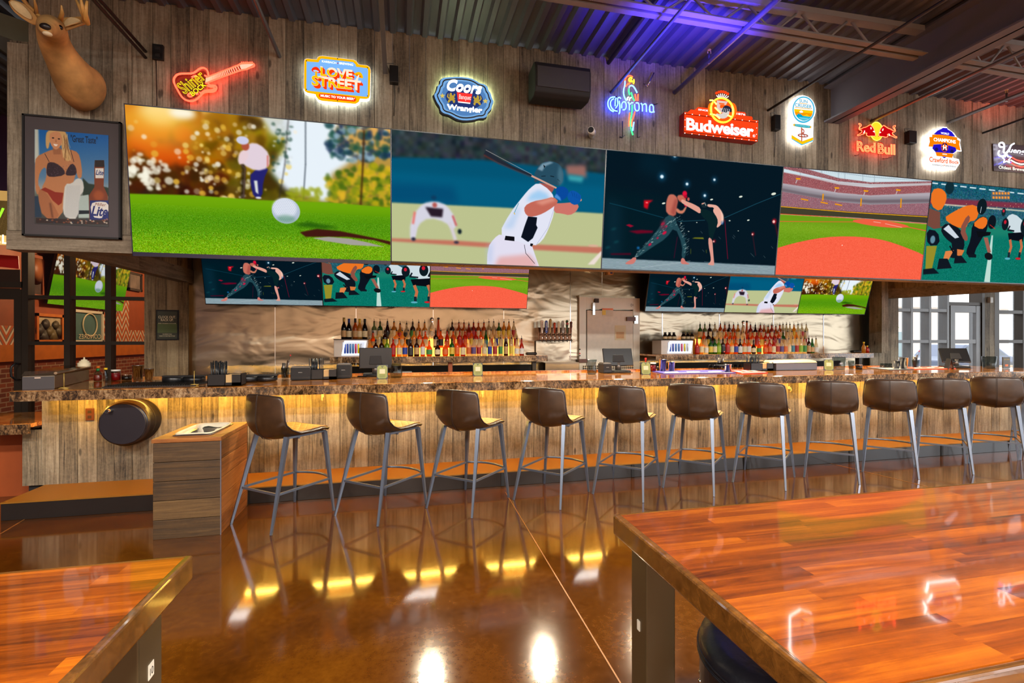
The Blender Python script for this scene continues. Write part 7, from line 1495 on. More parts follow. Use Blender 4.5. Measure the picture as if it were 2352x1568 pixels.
# lit can coolers with bottles on top
def can_cooler(side, x0p, x1p, ytop, lab):
    a, b = at(x0p, 815, 7.03), at(x1p, 815, 7.03); w = (b.x - a.x) / 2; h = at(x0p, ytop, 7.03).z - ZT; t = thing('can_cooler', lab, 'can cooler', ((a.x + b.x) / 2, 7.03, ZT)); D = .32
    MB().box((-w, .03, 0), (w, D, h)).build('cabinet', P('cooler_cabinet', (170, 158, 146), .4, .4), t, bevel=.004); MB().box((-w - .003, .02, h), (w + .003, D, h + .01)).build('cabinet_lid', M['seam'], t)
    x0, x1 = -w + .1, w - .06; sk = .045; q = lambda u, z: (x0 + (x1 - x0) * u + sk * (z / h), z)
    mb = MB(); B0 = [q(0, .02), q(1, .02), q(1, h - .015), q(0, h - .015)]; B1 = [(x0 + .02 + sk * .15, .045), (x1 - .015 + sk * .15, .045), (x1 - .015 + sk * .8, h - .035), (x0 + .02 + sk * .8, h - .035)]
    vs = [(x, .0, z) for x, z in B0] + [(x, .0, z) for x, z in B1]; mb.add(vs + [(v[0], .02, v[2]) for v in vs], [(i, (i + 1) % 4, 4 + (i + 1) % 4, 4 + i) for i in range(4)] + [(8 + i, 12 + i, 12 + (i + 1) % 4, 8 + (i + 1) % 4) for i in range(4)])
    mb.build('lit_frame', M['led_white'], t); MB().box((B1[0][0] - .01, .022, .045), (B1[2][0] + .01, .029, h - .035)).build('inner_wall', P('cooler_inside', (196, 202, 210), .4, emit=(200, 210, 230), es=.35), t)
    for i, c in enumerate([(40, 80, 190), (40, 70, 170), (60, 120, 180), (50, 110, 180), (206, 30, 90), (226, 206, 20), (190, 196, 206)]):
        k = thing('drink_can', '%s drink can, %s from the left inside the %s can cooler' % (['deep blue', 'navy blue', 'light blue', 'sky blue', 'pink', 'yellow', 'silver'][i], ORD[i], side), 'can', (t.location.x + B1[0][0] + .022 + i * (x1 - x0 - .045) / 7, 7.03 + .011, ZT + .047), group='cans in the %s can cooler' % side)
        MB().lathe([(.009, 0), (.0115, .004), (.0115, h - .115), (.009, h - .105)], (0, 0, 0), 14).build('can_body', P('can_paint', c, .3, .3, var=.25, vscale=60), k); MB().lathe([(.0088, h - .105), (.0088, h - .1035)], (0, 0, 0), 12).build('can_lid', M['chrome'], k)
    return t, w, h
t, w, h = can_cooler('left', 766, 845, 780, 'lit can cooler with wine bottles on top, left end of the left back bar')
WB = [('dark sparkling wine bottle with gold foil', 'wine', 'tan', 'gold', .30), ('dark wine bottle with a wide cream label', 'wine', 'cream', 'blue', .285), ('pink wine bottle with dark cap', 'amber', 'tan', 'matte', .29), ('white wine bottle with a yellow cap', 'gold', 'cream', 'yellow', .285), ('dark green wine bottle with a cream label', 'wine', 'cream', 'matte', .285)]
for i, px in enumerate((790, 801.5, 816, 826, 838)):
    lab, lq, lb, cp, hh = WB[i]; x = at(px, 777, 7.15).x; bottle(x, 7.15, ZT + h + .01, hh, 'wine', lq, lb, lab + ' on the left can cooler', 'wine bottles on the left can cooler', cap='cap', capcol=M[cp], name='wine_bottle')
t, w, h = can_cooler('right', 1521, 1594, 781, 'lit can cooler with small dark bottles on top, left end of the right back bar')
for i in range(11):
    px = 1525 + i * 5.0 + (12 if i > 5 else 0); x = at(px, 777, 7.15).x
    bottle(x, 7.12 + (i % 2) * .05, ZT + h + .01, .12, 'slope', 'wine', 'cream', 'small dark bottle with cream label, %s from left on the right can cooler' % ORD[i], 'small bottles on the right can cooler', cap='cap', name='small_bottle')

# ---------------------------------------------------------------- cooler door
fz_ = lambda px, py: at(px, py, BY); a, b = fz_(1328, 683), fz_(1466, 690); t = thing('cooler_door', 'pale metal walk in cooler door with a hinged frame, between the two back bars', 'door', ((a.x + b.x) / 2, BY - .002, 0)); w = (b.x - a.x) / 2; H = a.z
mb = MB(); mb.box((-w, -.05, 0), (-w + .12, 0, H)); mb.box((w - .12, -.05, 0), (w, 0, H)); mb.box((-w + .121, -.049, H - .19), (w - .121, 0, H)); mb.build('door_frame', M['cooler_frame'], t)
MB().box((-w - .01, -.075, H), (w + .02, 0, H + .03)).build('frame_cap', M['chrome'], t); dd = MB().box((-w + .135, -.06, .02), (w - .13, -.003, H - .215)).build('door_leaf', M['cooler'], t); MB().box((-w + .124, -.03, .02), (w - .122, -.004, H - .2)).build('door_gasket', M['matte'], t)
rel = lambda px, py: (at(px, py, BY - .06).x - t.location.x, at(px, py, BY - .06).z)
def plate(px0, py0, px1, py1, mat, name, d=.003, parent=None):
    (x0, z0), (x1, z1) = rel(px0, py1), rel(px1, py0); return MB().box((x0, -.061 - d, z0), (x1, -.0605, z1)).build(name, mat, parent or t)
plate(1383, 708, 1408, 726, M['paper'], 'warning_label'); plate(1383, 708, 1408, 711.5, M['orange'], 'warning_header', .0035); plate(1383, 712, 1391, 723, M['yellow'], 'warning_symbol', .0035)
plate(1412, 747, 1437, 781, M['cream'], 'instruction_sheet'); plate(1415, 762, 1433, 777, M['tan'], 'instruction_text', .0035); text_on('frame_number', 'D1', (rel(1449, 703)[0], -.054, rel(1449, 703)[1]), (1, 0, 0), (0, 0, 1), .05, .04, M['black'], t)
plate(1339, 838, 1466 - 11, 900, M['diamond'], 'kick_plate')
for nm, q in (('closer_arm', (1360, 695, 1365, 723)), ('closer_bracket', (1365, 686, 1374, 695))): plate(*q, M['chrome'] if nm == 'closer_arm' else M['seam'], nm, .03)
plate(1438, 728, 1458, 737, M['brownplate'], 'upper_hinge', .035); plate(1456, 725, 1464, 743, M['chrome'], 'hinge_plate', .02); plate(1328, 824, 1347, 832, M['brownplate'], 'latch', .04)
for py, mt in ((802, 'matte'), (811.5, 'red'), (816.5, 'black')): x, z = rel(1332, py); MB().cyl((x, -.051, z), (x, -.06, z), .011, 12).build('switch', M[mt], t)
# beer tap tower
a, b = at(1236, 782, 7.42), at(1313, 782, 7.42); w = (b.x - a.x) / 2; zt = at(1275, 752, 7.42).z; zl = at(1275, 781, 7.42).z; t = thing('tap_tower', 'wall mounted row of eight beer taps left of the cooler door', 'beer tap tower', ((a.x + b.x) / 2, 7.42, zl)); hb = zt - zl
MB().box((-w, 0, 0), (w, BY - 7.42 - .002, hb)).build('tap_box', P('tap_box_brown', (110, 74, 50), .25, .7), t, bevel=.004); MB().box((-w, -.05, -.012), (w, 0, 0)).build('tap_lip', M['seam'], t)
MB().box((-w, .12, -.36), (w, .14, -.012)).build('splash_plate', M['stainless'], t); mb = MB(); mb.prism([(-w + .1, .13, -.36), (w + .1, .13, -.36), (w + .1, -.06, -.37), (-w + .1, -.06, -.37)], (0, 0, .012)); mb.box((-w + .1, -.07, -.5), (w + .1, -.06, -.355)); mb.box((w + .09, -.06, -.5), (w + .1, .13, -.36)); mb.build('drip_tray', M['tray'], t)
HD = [('white', (230, 216, 196), .2), ('blue', (24, 56, 150), .2), ('pale', (190, 170, 120), .23), ('orange', (196, 70, 24), .17), ('ivory', (228, 206, 164), .19), ('grey and blue', (176, 170, 160), .2), ('green', (52, 84, 50), .21), ('brown', (110, 56, 40), .19)]
for i, (cn, col, hh) in enumerate(HD):
    x = -w + .045 + i * (2 * w - .08) / 7; mb = MB(); mb.cyl((x, -.002, hb * .45), (x, -.07, hb * .4), .011, 10); mb.tube([(x, -.07, hb * .55), (x, -.075, hb * .2), (x, -.08, -.03)], .009, 8); mb.build('faucet', M['chrome'], t)
    g = MB(); z0 = hb * .55; wd = .5
    if i in (0, 4): g.loft([[(x + sx * k_, -.07 + sy * .012, z) for sx, sy in ((-1, -1), (1, -1), (1, 1), (-1, 1))] for z, k_ in ((z0, .01), (z0 + .05, .017), (z0 + hh * .9, .022 if i == 0 else .016), (z0 + hh, .02 if i == 0 else .004))], smooth=False)
    elif i in (1, 5): g.loft([[(x + sx * k_, -.07 + sy * .013, z) for sx, sy in ((-1, -1), (1, -1), (1, 1), (-1, 1))] for z, k_ in ((z0, .009), (z0 + .03, .02), (z0 + hh * .65, .018), (z0 + hh * .7, .024 if i == 5 else .018), (z0 + hh * .9, .02), (z0 + hh, .012))], smooth=False)
    else: g.lathe([(.008, 0), (.013, .03), (.012, hh * .4), (.022, hh * .55), (.026 if i == 2 else .018, hh * .75), (.024, hh * .9), (.01, hh)], (x, -.07, z0), 12)
    hnd = g.build('tap_handle', P('tap_handle_' + cn.split()[0], col, .35, var=.3 if i in (2, 3, 7) else .05, vscale=40), t)
    if i == 6:
        L6 = [(x + math.cos(a_) * k_, -.1, z0 + hh * .72 + math.sin(a_) * k_) for a_, k_ in [(math.pi / 2 + j * math.pi / 5, .03 if j % 2 == 0 else .013) for j in range(10)]]; MB().prism(L6, (0, .006, 0)).build('red_star', M['red'], t)
def vtext(body, x, z0, z1, col, hw):
    text_on('handle_lettering', body, (x + hw / 2, -.0845, z0), (0, 0, 1), (-1, 0, 0), z1 - z0, hw, col, t, offset=.02)
xs_ = [-w + .045 + i * (2 * w - .08) / 7 for i in range(8)]; z0 = hb * .55
vtext('ULTRA', xs_[0], z0 + .06, z0 + .18, M['seam'], .016); vtext('BUD LIGHT', xs_[1], z0 + .04, z0 + .17, M['white'], .018); vtext('COORS', xs_[5], z0 + .04, z0 + .14, M['seam'], .018)
p = at(1400, 627, BY - .02); t = thing('wall_beacon', 'small amber beacon box on the stainless wall above the cooler door', 'beacon', tuple(p)); MB().box((-.05, -.05, -.03), (.05, .018, .03)).build('beacon_box', M['tan'], t, bevel=.004); MB().box((-.01, -.055, -.015), (.03, -.05, .015)).build('beacon_lens', M['blue'], t)
p = at(2022, 754, BY - .12); t = thing('notice_board', 'small pale framed panel on the boards left of the right windows', 'notice board', tuple(p)); w, h = (at(2036, 754, BY - .12).x - at(2009, 754, BY - .12).x) / 2, (at(2022, 729, BY - .12).z - at(2022, 778, BY - .12).z) / 2
MB().box((-w, -.02, -h), (w, .018, h)).build('frame', M['grey'], t); MB().box((-w + .015, -.022, -h + .015), (w - .03, -.02, h - .015)).build('panel', M['paper'], t)
p = at(2273, 689, BY - .05); t = thing('wall_sensor', 'small white wall sensor on the board pillar by the glazed door', 'sensor', tuple(p)); MB().box((-.04, -.04, -.06), (.04, .018, .06)).build('sensor_body', M['white'], t, bevel=.01)
# poster CLOCK OUT. RACK UP.
p0, p1 = at(359, 781, BY - .13), at(411, 712, BY - .13); t = thing('framed_notice', 'black framed notice reading clock out, rack up, on the left board pier', 'poster', ((p0.x + p1.x) / 2, BY - .125, (p0.z + p1.z) / 2)); w, h = (p1.x - p0.x) / 2, (p1.z - p0.z) / 2
MB().box((-w, -.015, -h), (w, .003, h)).build('frame', M['matte'], t, bevel=.003); MB().box((-w + .018, -.018, -h + .018), (w - .018, -.015, h - .018)).build('print', P('notice_print', (62, 64, 48), .5), t); MB().box((-w + .018, -.0185, -h + .1), (w - .018, -.018, h * .1)).build('green_band', P('notice_green', (88, 102, 56), .5), t)
for body, x0, z0_, ww, hh in (('CLOCK OUT.', -w + .03, h * .44, 2 * w - .06, .035), ('RACK UP.', -w + .06, h * .25, 2 * w - .12, .035), ('THIS WEEKEND THINGS', -w + .08, -h + .075, 2 * w - .16, .013), ('WHEN IT IS YOUR TURN TO PLAY', -w + .04, -h + .05, 2 * w - .08, .013), ('EVERY THURSDAY 2 TO CLOSE', -w + .03, h * .08, 2 * w - .06, .012)): text_on('print_lettering', body, (x0, -.0195, z0_), (1, 0, 0), (0, 0, 1), ww, hh, M['cream'], t, offset=.02)

# ---------------------------------------------------------------- things on the counter
def on(px, py): q = atz(px, py, CZ); return (q.x, q.y, CZ + .0015)
# garnish tray
t = thing('garnish_tray', 'long steel condiment tray with a clear lid at the left end of the counter', 'garnish tray', (-3.06, 5.0, CZ + .0015), math.radians(15.6)); 
MB().box((-.1, .0, 0), (.11, 1.04, .115)).build('tray_body', M['tray'], t, bevel=.006); MB().box((-.098, -.004, .0), (.108, .0, .11)).build('end_panel', P('tray_end', (58, 52, 54), .5), t); MB().box((-.02, -.006, .094), (.02, -.004, .104)).build('name_plate', M['chrome'], t)
MB().prism([(-.105, 0, .116), (-.085, 0, .158), (.095, 0, .158), (.125, 0, .128), (.115, 0, .116)], (0, 1.05, 0)).build('hinged_lid', M['acrylic'], t); MB().tube([(.115, 0, .135), (.115, 1.04, .135)], .012, 8).build('lid_roll', M['tray'], t)
def spike(x, y, lab):
    t = thing('ticket_spindle', lab, 'spindle', (x, y, CZ + .0015)); MB().tube([(0, 0, .012), (0, 0, .135)], .003, 6).build('spike', M['gold'], t); MB().tube([(.035 * math.cos(a), .035 * math.sin(a), .006 + .004 * math.sin(3 * a)) for a in [2 * math.pi * k / 18 for k in range(18)]], .003, 5, closed=True).tube([(-.035, 0, .006), (0, 0, .012), (.035, 0, .006)], .003, 5).build('wire_base', M['gold'], t)
q = on(147, 893); spike(q[0], q[1], 'brass ticket spindle in front of the steel garnish tray'); q = on(446, 885); spike(q[0], q[1], 'brass ticket spindle left of the black napkin caddy')
a, b = on(215, 893), on(430, 890); t = thing('bar_mat', 'black rubber ribbed bar mat at the left of the counter', 'bar mat', ((a[0] + b[0]) / 2, 5.28, CZ + .001)); w = (b[0] - a[0]) / 2; MB().box((-w, -.22, 0), (w, .22, .006)).build('mat_base', M['matte'], t)
mb = MB(); [mb.box((-w + .01 + i * .02, -.21, .006), (-w + .018 + i * .02, .21, .012)) for i in range(int(2 * w / .02) - 1)]; mb.build('mat_ribs', M['black'], t)
def jar(px, py, r, h, body, capm, lab, name='sauce_bottle', cat='bottle', fill=None, neck=.35, fillh=.6, caph=.14):
    x, y, z = on(px, py); t = thing(name, lab, cat, (x, y, z)); MB().lathe([(r * .95, 0), (r, .01), (r, h * .5), (r * neck, h * .72), (r * neck, h * (1 - caph))], (0, 0, 0), 18).build('glass_body', body, t)
    if fill: MB().lathe([(r * .93, .003), (r * .96, h * .5 * fillh + .002)], (0, 0, 0), 18).build('contents', fill, t)
    MB().cyl((0, 0, h * (1 - caph)), (0, 0, h), r * neck * 1.25, 14).build('cap', capm, t); return t
t = jar(225, 875, .036, .155, M['glassware'], M['orange'], 'clear sauce bottle with a green neck band and red sauce', fill=M['sauce'], fillh=.8); MB().lathe([(.014, .1), (.014, .13)], (0, 0, 0), 14).build('neck_band', M['green'], t)
jar(243, 876, .024, .14, M['glassware'], M['yellow'], 'small clear bottle with a yellow cap beside the sauce bottle', neck=.5)
def widejar(px, py, r, h, fill, capm, lab, sc=1):
    x, y, z = on(px, py); t = thing('glass_jar', lab, 'jar', (x, y, z)); MB().lathe([(r, 0), (r, h * .8), (r * .9, h * .86)], (0, 0, 0), 18).build('jar_glass', M['glassware'], t); MB().lathe([(r * .93, .003), (r * .93, h * .72)], (0, 0, 0), 18).build('contents', fill, t); MB().cyl((0, 0, h * .86), (0, 0, h), r * .98, 18).build('lid', capm, t)
widejar(266, 874, .042, .115, M['cherry'], M['white'], 'glass jar of red cherries with a white lid at the left'); widejar(291, 873, .045, .06, M['dark_sauce'], M['chrome'], 'low glass jar of dark syrup beside the cherry jar')
def shaker(px, py, r, h, lab):
    x, y, z = on(px, py); t = thing('cocktail_shaker', lab, 'shaker', (x, y, z)); MB().lathe([(r * .68, 0), (r * .72, .005), (r, h), (r * 1.03, h), (r * .96, h - .004)], (0, 0, 0), 24).build('shaker_cup', M['chrome'], t)
shaker(317, 874, .052, .16, 'tall polished steel shaker cup at the left of the counter'); shaker(342, 874, .045, .125, 'shorter polished steel shaker cup at the left of the counter')
x, y, z = -3.0, 5.9, CZ + .0015; t = thing('squeeze_container', 'white plastic stepped squeeze bottle on the far end of the steel tray', 'bottle', (at(188, 845, 5.7).x + .02, 5.7, z + .1585)); MB().lathe([(.05, 0), (.052, .004), (.052, .038), (.04, .042), (.04, .056), (.026, .06), (.026, .07), (.008, .074), (.006, .095)], (0, 0, 0), 20).build('plastic_body', M['cream'], t)
def rack(px, py, lab, w=.2):
    x, y, z = on(px, py); t = thing('glass_rimmer', lab, 'glass rimmer', (x, y, z)); MB().lathe([(.09, 0), (.1, .01), (.1, .05), (.095, .055), (.0, .055)], (0, 0, 0), 28).build('round_tray', M['black'], t); MB().lathe([(.09, 0), (.1, .01), (.1, .05), (.0, .055)], (.17, .03, 0), 28).build('round_tray', M['black'], t); MB().box((-.1, -.02, .055), (.28, .05, .068)).build('hinged_lid', M['black'], t)
rack(400, 878, 'black round glass rimmer trays left of the napkin caddy'); rack(570, 876, 'black round glass rimmer trays right of the napkin caddy')
def caddy(px, py, lab, rz=0, w=.3, straws=36, M_=None):
    x, y, z = on(px, py); t = thing('napkin_caddy', lab, 'bar caddy', (x, y, z), rz); d = .15; h = .105; mb = MB(); mb.box((0, 0, 0), (w, d, .006)); mb.box((0, d - .005, 0), (w, d, h)); mb.box((0, 0, 0), (.005, d, h)); mb.box((w - .005, 0, 0), (w, d, h * 1.1)); mb.box((0, 0, 0), (w * .52, .005, h)); mb.box((w * .72, 0, 0), (w, .005, h)); mb.box((w * .5, 0, 0), (w * .505, d, h)); mb.box((w * .5, 0, 0), (w, .005, .03)); mb.build('caddy_box', M['black'], t)
    MB().box((w * .53, .012, .008), (w * .95, d - .012, h * .96)).build('napkins', M['kraft'], t)
    k = thing('straw_bundle', 'black straws standing in the ' + lab, 'straws', (x, y, z + .007), rz, group=None); k['label'] = 'bundle of black straws standing in the %s' % lab.replace('black box caddy of napkins ', 'caddy '); mb = MB(); R_ = random.Random(px)
    for i in range(straws): sx = R_.uniform(.015, w * .47); sy = R_.uniform(.015, d - .02); mb.tube([(sx, sy, 0), (sx + R_.uniform(-.012, .012), sy, R_.uniform(.2, .225))], .0042, 6)
    mb.build('straws', P('black_straw', (26, 30, 34), .25), k); k['kind'] = 'stuff'
caddy(476, 887, 'black box caddy of napkins nearest the left end of the bar', w=.285); caddy(708, 872, 'black box caddy of napkins between two printers', w=.29, straws=26); caddy(1725, 852, 'black box caddy of napkins left of the long grey tray', w=.36, straws=24)
def tools(px, py, lab):
    x, y, z = on(px, py); t = thing('tool_glass', lab, 'bar tools', (x, y, z)); MB().lathe([(.035, 0), (.036, .005), (.045, .12), (.043, .12), (.034, .01)], (0, 0, 0), 20).build('pint_glass', M['glassware'], t)
    MB().tube([(.0, 0, .01), (.03, 0, .2)], .01, 8).build('muddler', M['seam'], t); MB().tube([(-.01, .01, .01), (-.02, .01, .1), (-.012, .01, .17)], .007, 8, rs=[.004, .02, .02]).build('fruit_tongs', M['grey'], t); MB().tube([(.01, -.01, .01), (.055, -.01, .25)], .0025, 5).build('bar_spoon', M['chrome'], t); MB().sphere((.056, -.01, .255), .008, 10).build('red_knob', M['red'], t)
tools(655, 869, 'glass of bar tools beside the first printer'); tools(1655, 849, 'glass of bar tools behind the red bar mat'); tools(2103, 845, 'glass of bar tools near the right windows')
def printer(px, py, lab, w=.15, h=.13):
    x, y, z = on(px, py); t = thing('receipt_printer', lab, 'printer', (x, y, z)); MB().box((-w / 2, 0, 0), (w / 2, .18, h)).build('printer_body', M['matte'], t, bevel=.008); MB().box((-w / 2 + .01, .02, h), (w / 2 - .01, .16, h + .012)).build('paper_cover', M['grey'], t); text_on('printer_name', 'EPSON', (-.02, -.001, h * .6), (1, 0, 0), (0, 0, 1), .036, .006, M['white'], t); MB().box((-w / 2 + .01, -.004, .02), (w / 2 - .01, 0, .035)).build('paper_slot', M['black'], t)
printer(690, 873, 'black receipt printer right of the tool glass', w=.2); printer(789, 869, 'black receipt printer left of the first till screen', w=.15, h=.15); printer(1396, 857, 'black receipt printer left of the second till screen', .12, .12)
def till(px, py, lab, w, h, rz, lean=.35, Yx=None):
    x, y, z = on(px, py); t = thing('till_terminal', lab, 'till', (x, y + .08, z), rz); MB().box((-.14, 0, 0), (.14, .26, .03)).build('till_base', M['matte'], t, bevel=.006); MB().lathe([(.04, .03), (.036, .13)], (0, .1, 0), 20).build('stand_column', M['grey'], t)
    q = lambda a, b, c: (a, .1 - c * math.cos(lean) + b * math.sin(lean) * -1 + b * math.sin(lean) * 2, .12 + b * math.cos(lean) + c * math.sin(lean))
    V = lambda a, b, c: (a, .06 + b * math.sin(lean) + c * math.cos(lean), .09 + b * math.cos(lean) - c * math.sin(lean))
    MB().prism([V(-w / 2, 0, 0), V(w / 2, 0, 0), V(w / 2, h, 0), V(-w / 2, h, 0)], Vector(V(0, 0, .03)) - Vector(V(0, 0, 0))).build('screen_back', M['black'], t, bevel=.008)
    MB().prism([V(-w / 5, h * .2, -.012), V(w / 5, h * .2, -.012), V(w / 6, h * .6, -.012), V(-w / 6, h * .6, -.012)], Vector(V(0, 0, .012)) - Vector(V(0, 0, 0))).build('rear_cover', M['matte'], t, bevel=.004); MB().tube([(.05, .1, .02), (.12, -.03, .008), (.02, -.06, .006), (-.12, -.03, .008), (-.2, .02, .006)], .006, 6).tube([(-.05, .1, .02), (-.1, -.05, .02), (.08, -.08, .008), (.16, .0, .006)], .005, 6).build('cables', M['black'], t)
till(862, 866, 'till terminal with a broad black screen back, left of the first green card', .37, .245, .05, .02); till(1432, 857, 'till terminal leaning back in front of the cooler door', .40, .24, -.1, .32); till(2218, 846, 'grey till terminal leaning back near the right windows', .36, .24, -.5, .5)
def tent(px, py, lab, rz=0, side=False):
    x, y, z = on(px, py); t = thing('table_tent', lab, 'table card', (x, y, z), rz); w, h = .058, .15
    MB().prism([(-w, 0, 0), (w, 0, 0), (w, .025, h), (-w, .025, h)], (0, .004, 0)).prism([(-w, .065, 0), (w, .065, 0), (w, .033, h), (-w, .033, h)], (0, .004, 0)).build('card_holder', M['black'], t)
    f = lambda a, b: (a * w, b * h * .17 - .002 if False else b * .025 - .0025, b * h)
    MB().prism([f(*p_) for p_ in ((-.62, .02), (.62, .02), (.92, .14), (.92, .84), (.62, .97), (-.62, .97), (-.92, .84), (-.92, .14))], (0, .001, 0)).build('green_card', M['olive'], t)
    MB().prism([(a * w, b * .025 - .0035, b * h) for a, b in ((-.5, .38), (.5, .38), (.5, .7), (-.5, .7))], (0, .001, 0)).build('pale_square', M['cream'], t); MB().prism([(a * w, b * .025 - .0035, b * h) for a, b in ((-.24, .93), (0, .8), (.24, .93), (.1, .93), (0, .87), (-.1, .93))], (0, .001, 0)).build('v_mark', M['black'], t)
    for bb, zz in (('SKIP THE LINE', .24), ('ORDER & PAY', .12)): text_on('card_lettering', bb, (-.5 * w, zz * .025 - .004, zz * h), (1, 0, 0), (0, .16, 1), w, .008, M['seam'], t)
tent(878, 870, 'green table card in a black holder beside the clear pitcher at the left'); tent(1098, 863, 'green table card in a black holder between the second and third stools'); tent(1484, 860, 'green table card in a black holder left of the blue bar mat', -.25); tent(1904, 850, 'green table card in a black holder right of the long grey tray', -.7); tent(2186, 847, 'grey green table card seen edge on before the right till', 1.1)
for side_y, lab, px, py in ((0, 'clear round pitcher standing right of the first green card', 910, 867), (1, 'clear waisted glass jug on the counter before the cooler door', 1359, 859), (2, 'large clear pitcher at the far right of the counter', 2272, 846), (3, 'clear plastic pitcher behind the card right of the grey tray', 1927, 848)):
    x, y, z = on(px, py); t = thing('clear_pitcher', lab, 'pitcher', (x, y, z)); pf = [(.055, 0), (.066, .01), (.07, .06), (.06, .11), (.056, .155)] if side_y == 0 else [(.05, 0), (.058, .01), (.06, .05), (.052, .1), (.056, .15), (.066, .18)] if side_y == 1 else [(.07, 0), (.074, .01), (.085, .18)]
    MB().lathe(pf + [(r - .003, z_) for r, z_ in pf[::-1]], (0, 0, 0), 26).build('pitcher_wall', M['glassware'], t)
# red jar, shakers, mats at the centre right
widejar(1500, 853, .04, .12, M['cherry'], M['white'], 'glass jar of red cherries right of the third green card'); jar(1483, 852, .03, .18, M['sauce'], M['red'], 'red capped sauce bottle behind the third green card'); widejar(1513, 852, .026, .06, M['dark_sauce'], M['chrome'], 'tiny jar of dark syrup left of the two shakers at the blue mat')
shaker(1522, 853, .055, .165, 'tall steel shaker cup behind the blue bar mat'); shaker(1542, 853, .05, .13, 'shorter steel shaker cup behind the blue bar mat'); shaker(2058, 848, .05, .125, 'brown tinted shaker cup left of the right tool glass'); shaker(2076, 848, .055, .17, 'tall steel shaker cup left of the right tool glass')
def mat(pts, mt, lab, txt=None, trim=None):
    q = [Vector(on(*p_)) for p_ in pts]; c_ = sum(q, Vector()) / 4; t = thing('bar_mat', lab, 'bar mat', tuple(c_)); MB().prism([p_ - c_ for p_ in q], (0, 0, .008)).build('rubber_mat', mt, t)
    u = q[1] - q[0]; v = q[3] - q[0]
    for k in range(3): MB().prism([q[0] - c_ + u * (a_ + k * .31) + v * b_ + Vector((0, 0, .0082)) for a_, b_ in ((.08, .3), (.26, .3), (.3, .6), (.12, .6))], (0, 0, .0008)).build('mat_print', trim or M['paper'], t)
    MB().prism([q[0] - c_ + u * a_ + v * b_ + Vector((0, 0, .0082)) for a_, b_ in ((.02, .06), (.98, .06), (.98, .14), (.02, .14))], (0, 0, .0008)).build('mat_stripe', trim or M['paper'], t)
mat([(1524, 859), (1690, 857), (1655, 850.5), (1497, 853)], P('bar_mat_blue', (62, 54, 150), .6), 'blue printed rubber bar mat in the middle of the counter'); mat([(1706, 859), (1764, 856.5), (1718, 849.5), (1662, 850)], P('bar_mat_red', (196, 44, 26), .6), 'red printed rubber bar mat left of the napkin caddy'); mat([(2100, 848), (2196, 847), (2180, 843), (2080, 844)], P('bar_mat_orange', (200, 70, 34), .6), 'orange red bar mat before the right till'); mat([(2042, 850), (2100, 849), (2060, 844), (1990, 845)], P('bar_mat_dark', (58, 56, 60), .6), 'dark grey bar mat left of the orange red mat')
x, y, z = on(1783, 851); t = thing('garnish_tray', 'long grey condiment tray with a domed lid at the right of the counter', 'garnish tray', (x, y, z)); w = .36
MB().box((-w * .0, 0, 0), (w * 1.9, .2, .1)).build('tray_body', P('tray_grey', (98, 98, 104), .4, .4), t, bevel=.006); MB().prism([(-.1, .0, .102), (w * 1.9 + .01, 0, .102), (w * 1.9 + .01, .03, .125), (w * 1.8, .1, .145), (.0, .1, .14), (-.1, .03, .12)], (0, .11, .0)).build('domed_lid', P('tray_lid_cream', (206, 176, 130), .35), t, bevel=.008)
x, y, z = on(1672, 855); t = thing('steel_pot', 'small steel bain marie pot on the red bar mat', 'pot', (x, y, z + .009)); MB().lathe([(.04, 0), (.042, .005), (.042, .09), (.05, .092), (.05, .1), (.04, .1)], (0, 0, 0), 22).build('pot_body', M['chrome'], t); MB().box((-.16, -.05, .08), (-.05, .05, .09)).build('pot_handle', M['black'], t)
def tumblers(x0p, x1p, py, n, lab, r=.03, h=.07, yb=None):
    a, b = on(x0p, py), on(x1p, py)
    for i in range(n):
        u = i / (n - 1); t = thing('glass_tumbler', '%s, %s from the left' % (lab, ORD[i]), 'glass', (a[0] + (b[0] - a[0]) * u, a[1] + (b[1] - a[1]) * u, CZ + .0015), group=lab)
        MB().lathe([(r, 0), (r * .8, h), (r * .72, h), (r * .9, .006)], (0, 0, 0), 16).build('glass_wall', M['glassware'], t)
tumblers(1632, 1700, 848.5, 7, 'upturned glass tumbler behind the red bar mat'); tumblers(2026, 2054, 845, 4, 'upturned glass tumbler by the right end of the counter')
for px, py, r, h, lab in ((1652, 850, .035, .1, 'taller glass on the back row before the right back bar'), (1955, 849, .04, .13, 'two stacked shot glasses right of the clear pitcher'),): 
    x, y, z = on(px, py); t = thing('drinking_glass', lab, 'glass', (x, y, z)); MB().lathe([(r * .7, 0), (r, h), (r * .92, h), (r * .64, .008)], (0, 0, 0), 18).build('glass_wall', M['glassware'], t)
widejar(1973, 849, .042, .075, M['dark_sauce'], M['chrome'], 'small jar of dark syrup right of the stacked glasses')
x, y, z = on(2312, 846); t = thing('menu_stand', 'small dark acrylic menu stand at the right end of the counter', 'menu card', (x, y, z)); MB().box((-.07, 0, 0), (.07, .012, .17)).build('menu_panel', P('menu_dark', (62, 52, 30), .3), t); text_on('menu_lettering', 'HAPPY HOUR', (-.055, -.001, .125), (1, 0, 0), (0, 0, 1), .11, .018, M['gold'], t); MB().box((-.03, -.002, .03), (.03, 0, .06)).build('menu_picture', M['orange'], t)
x, y, z = on(2196, 840); 
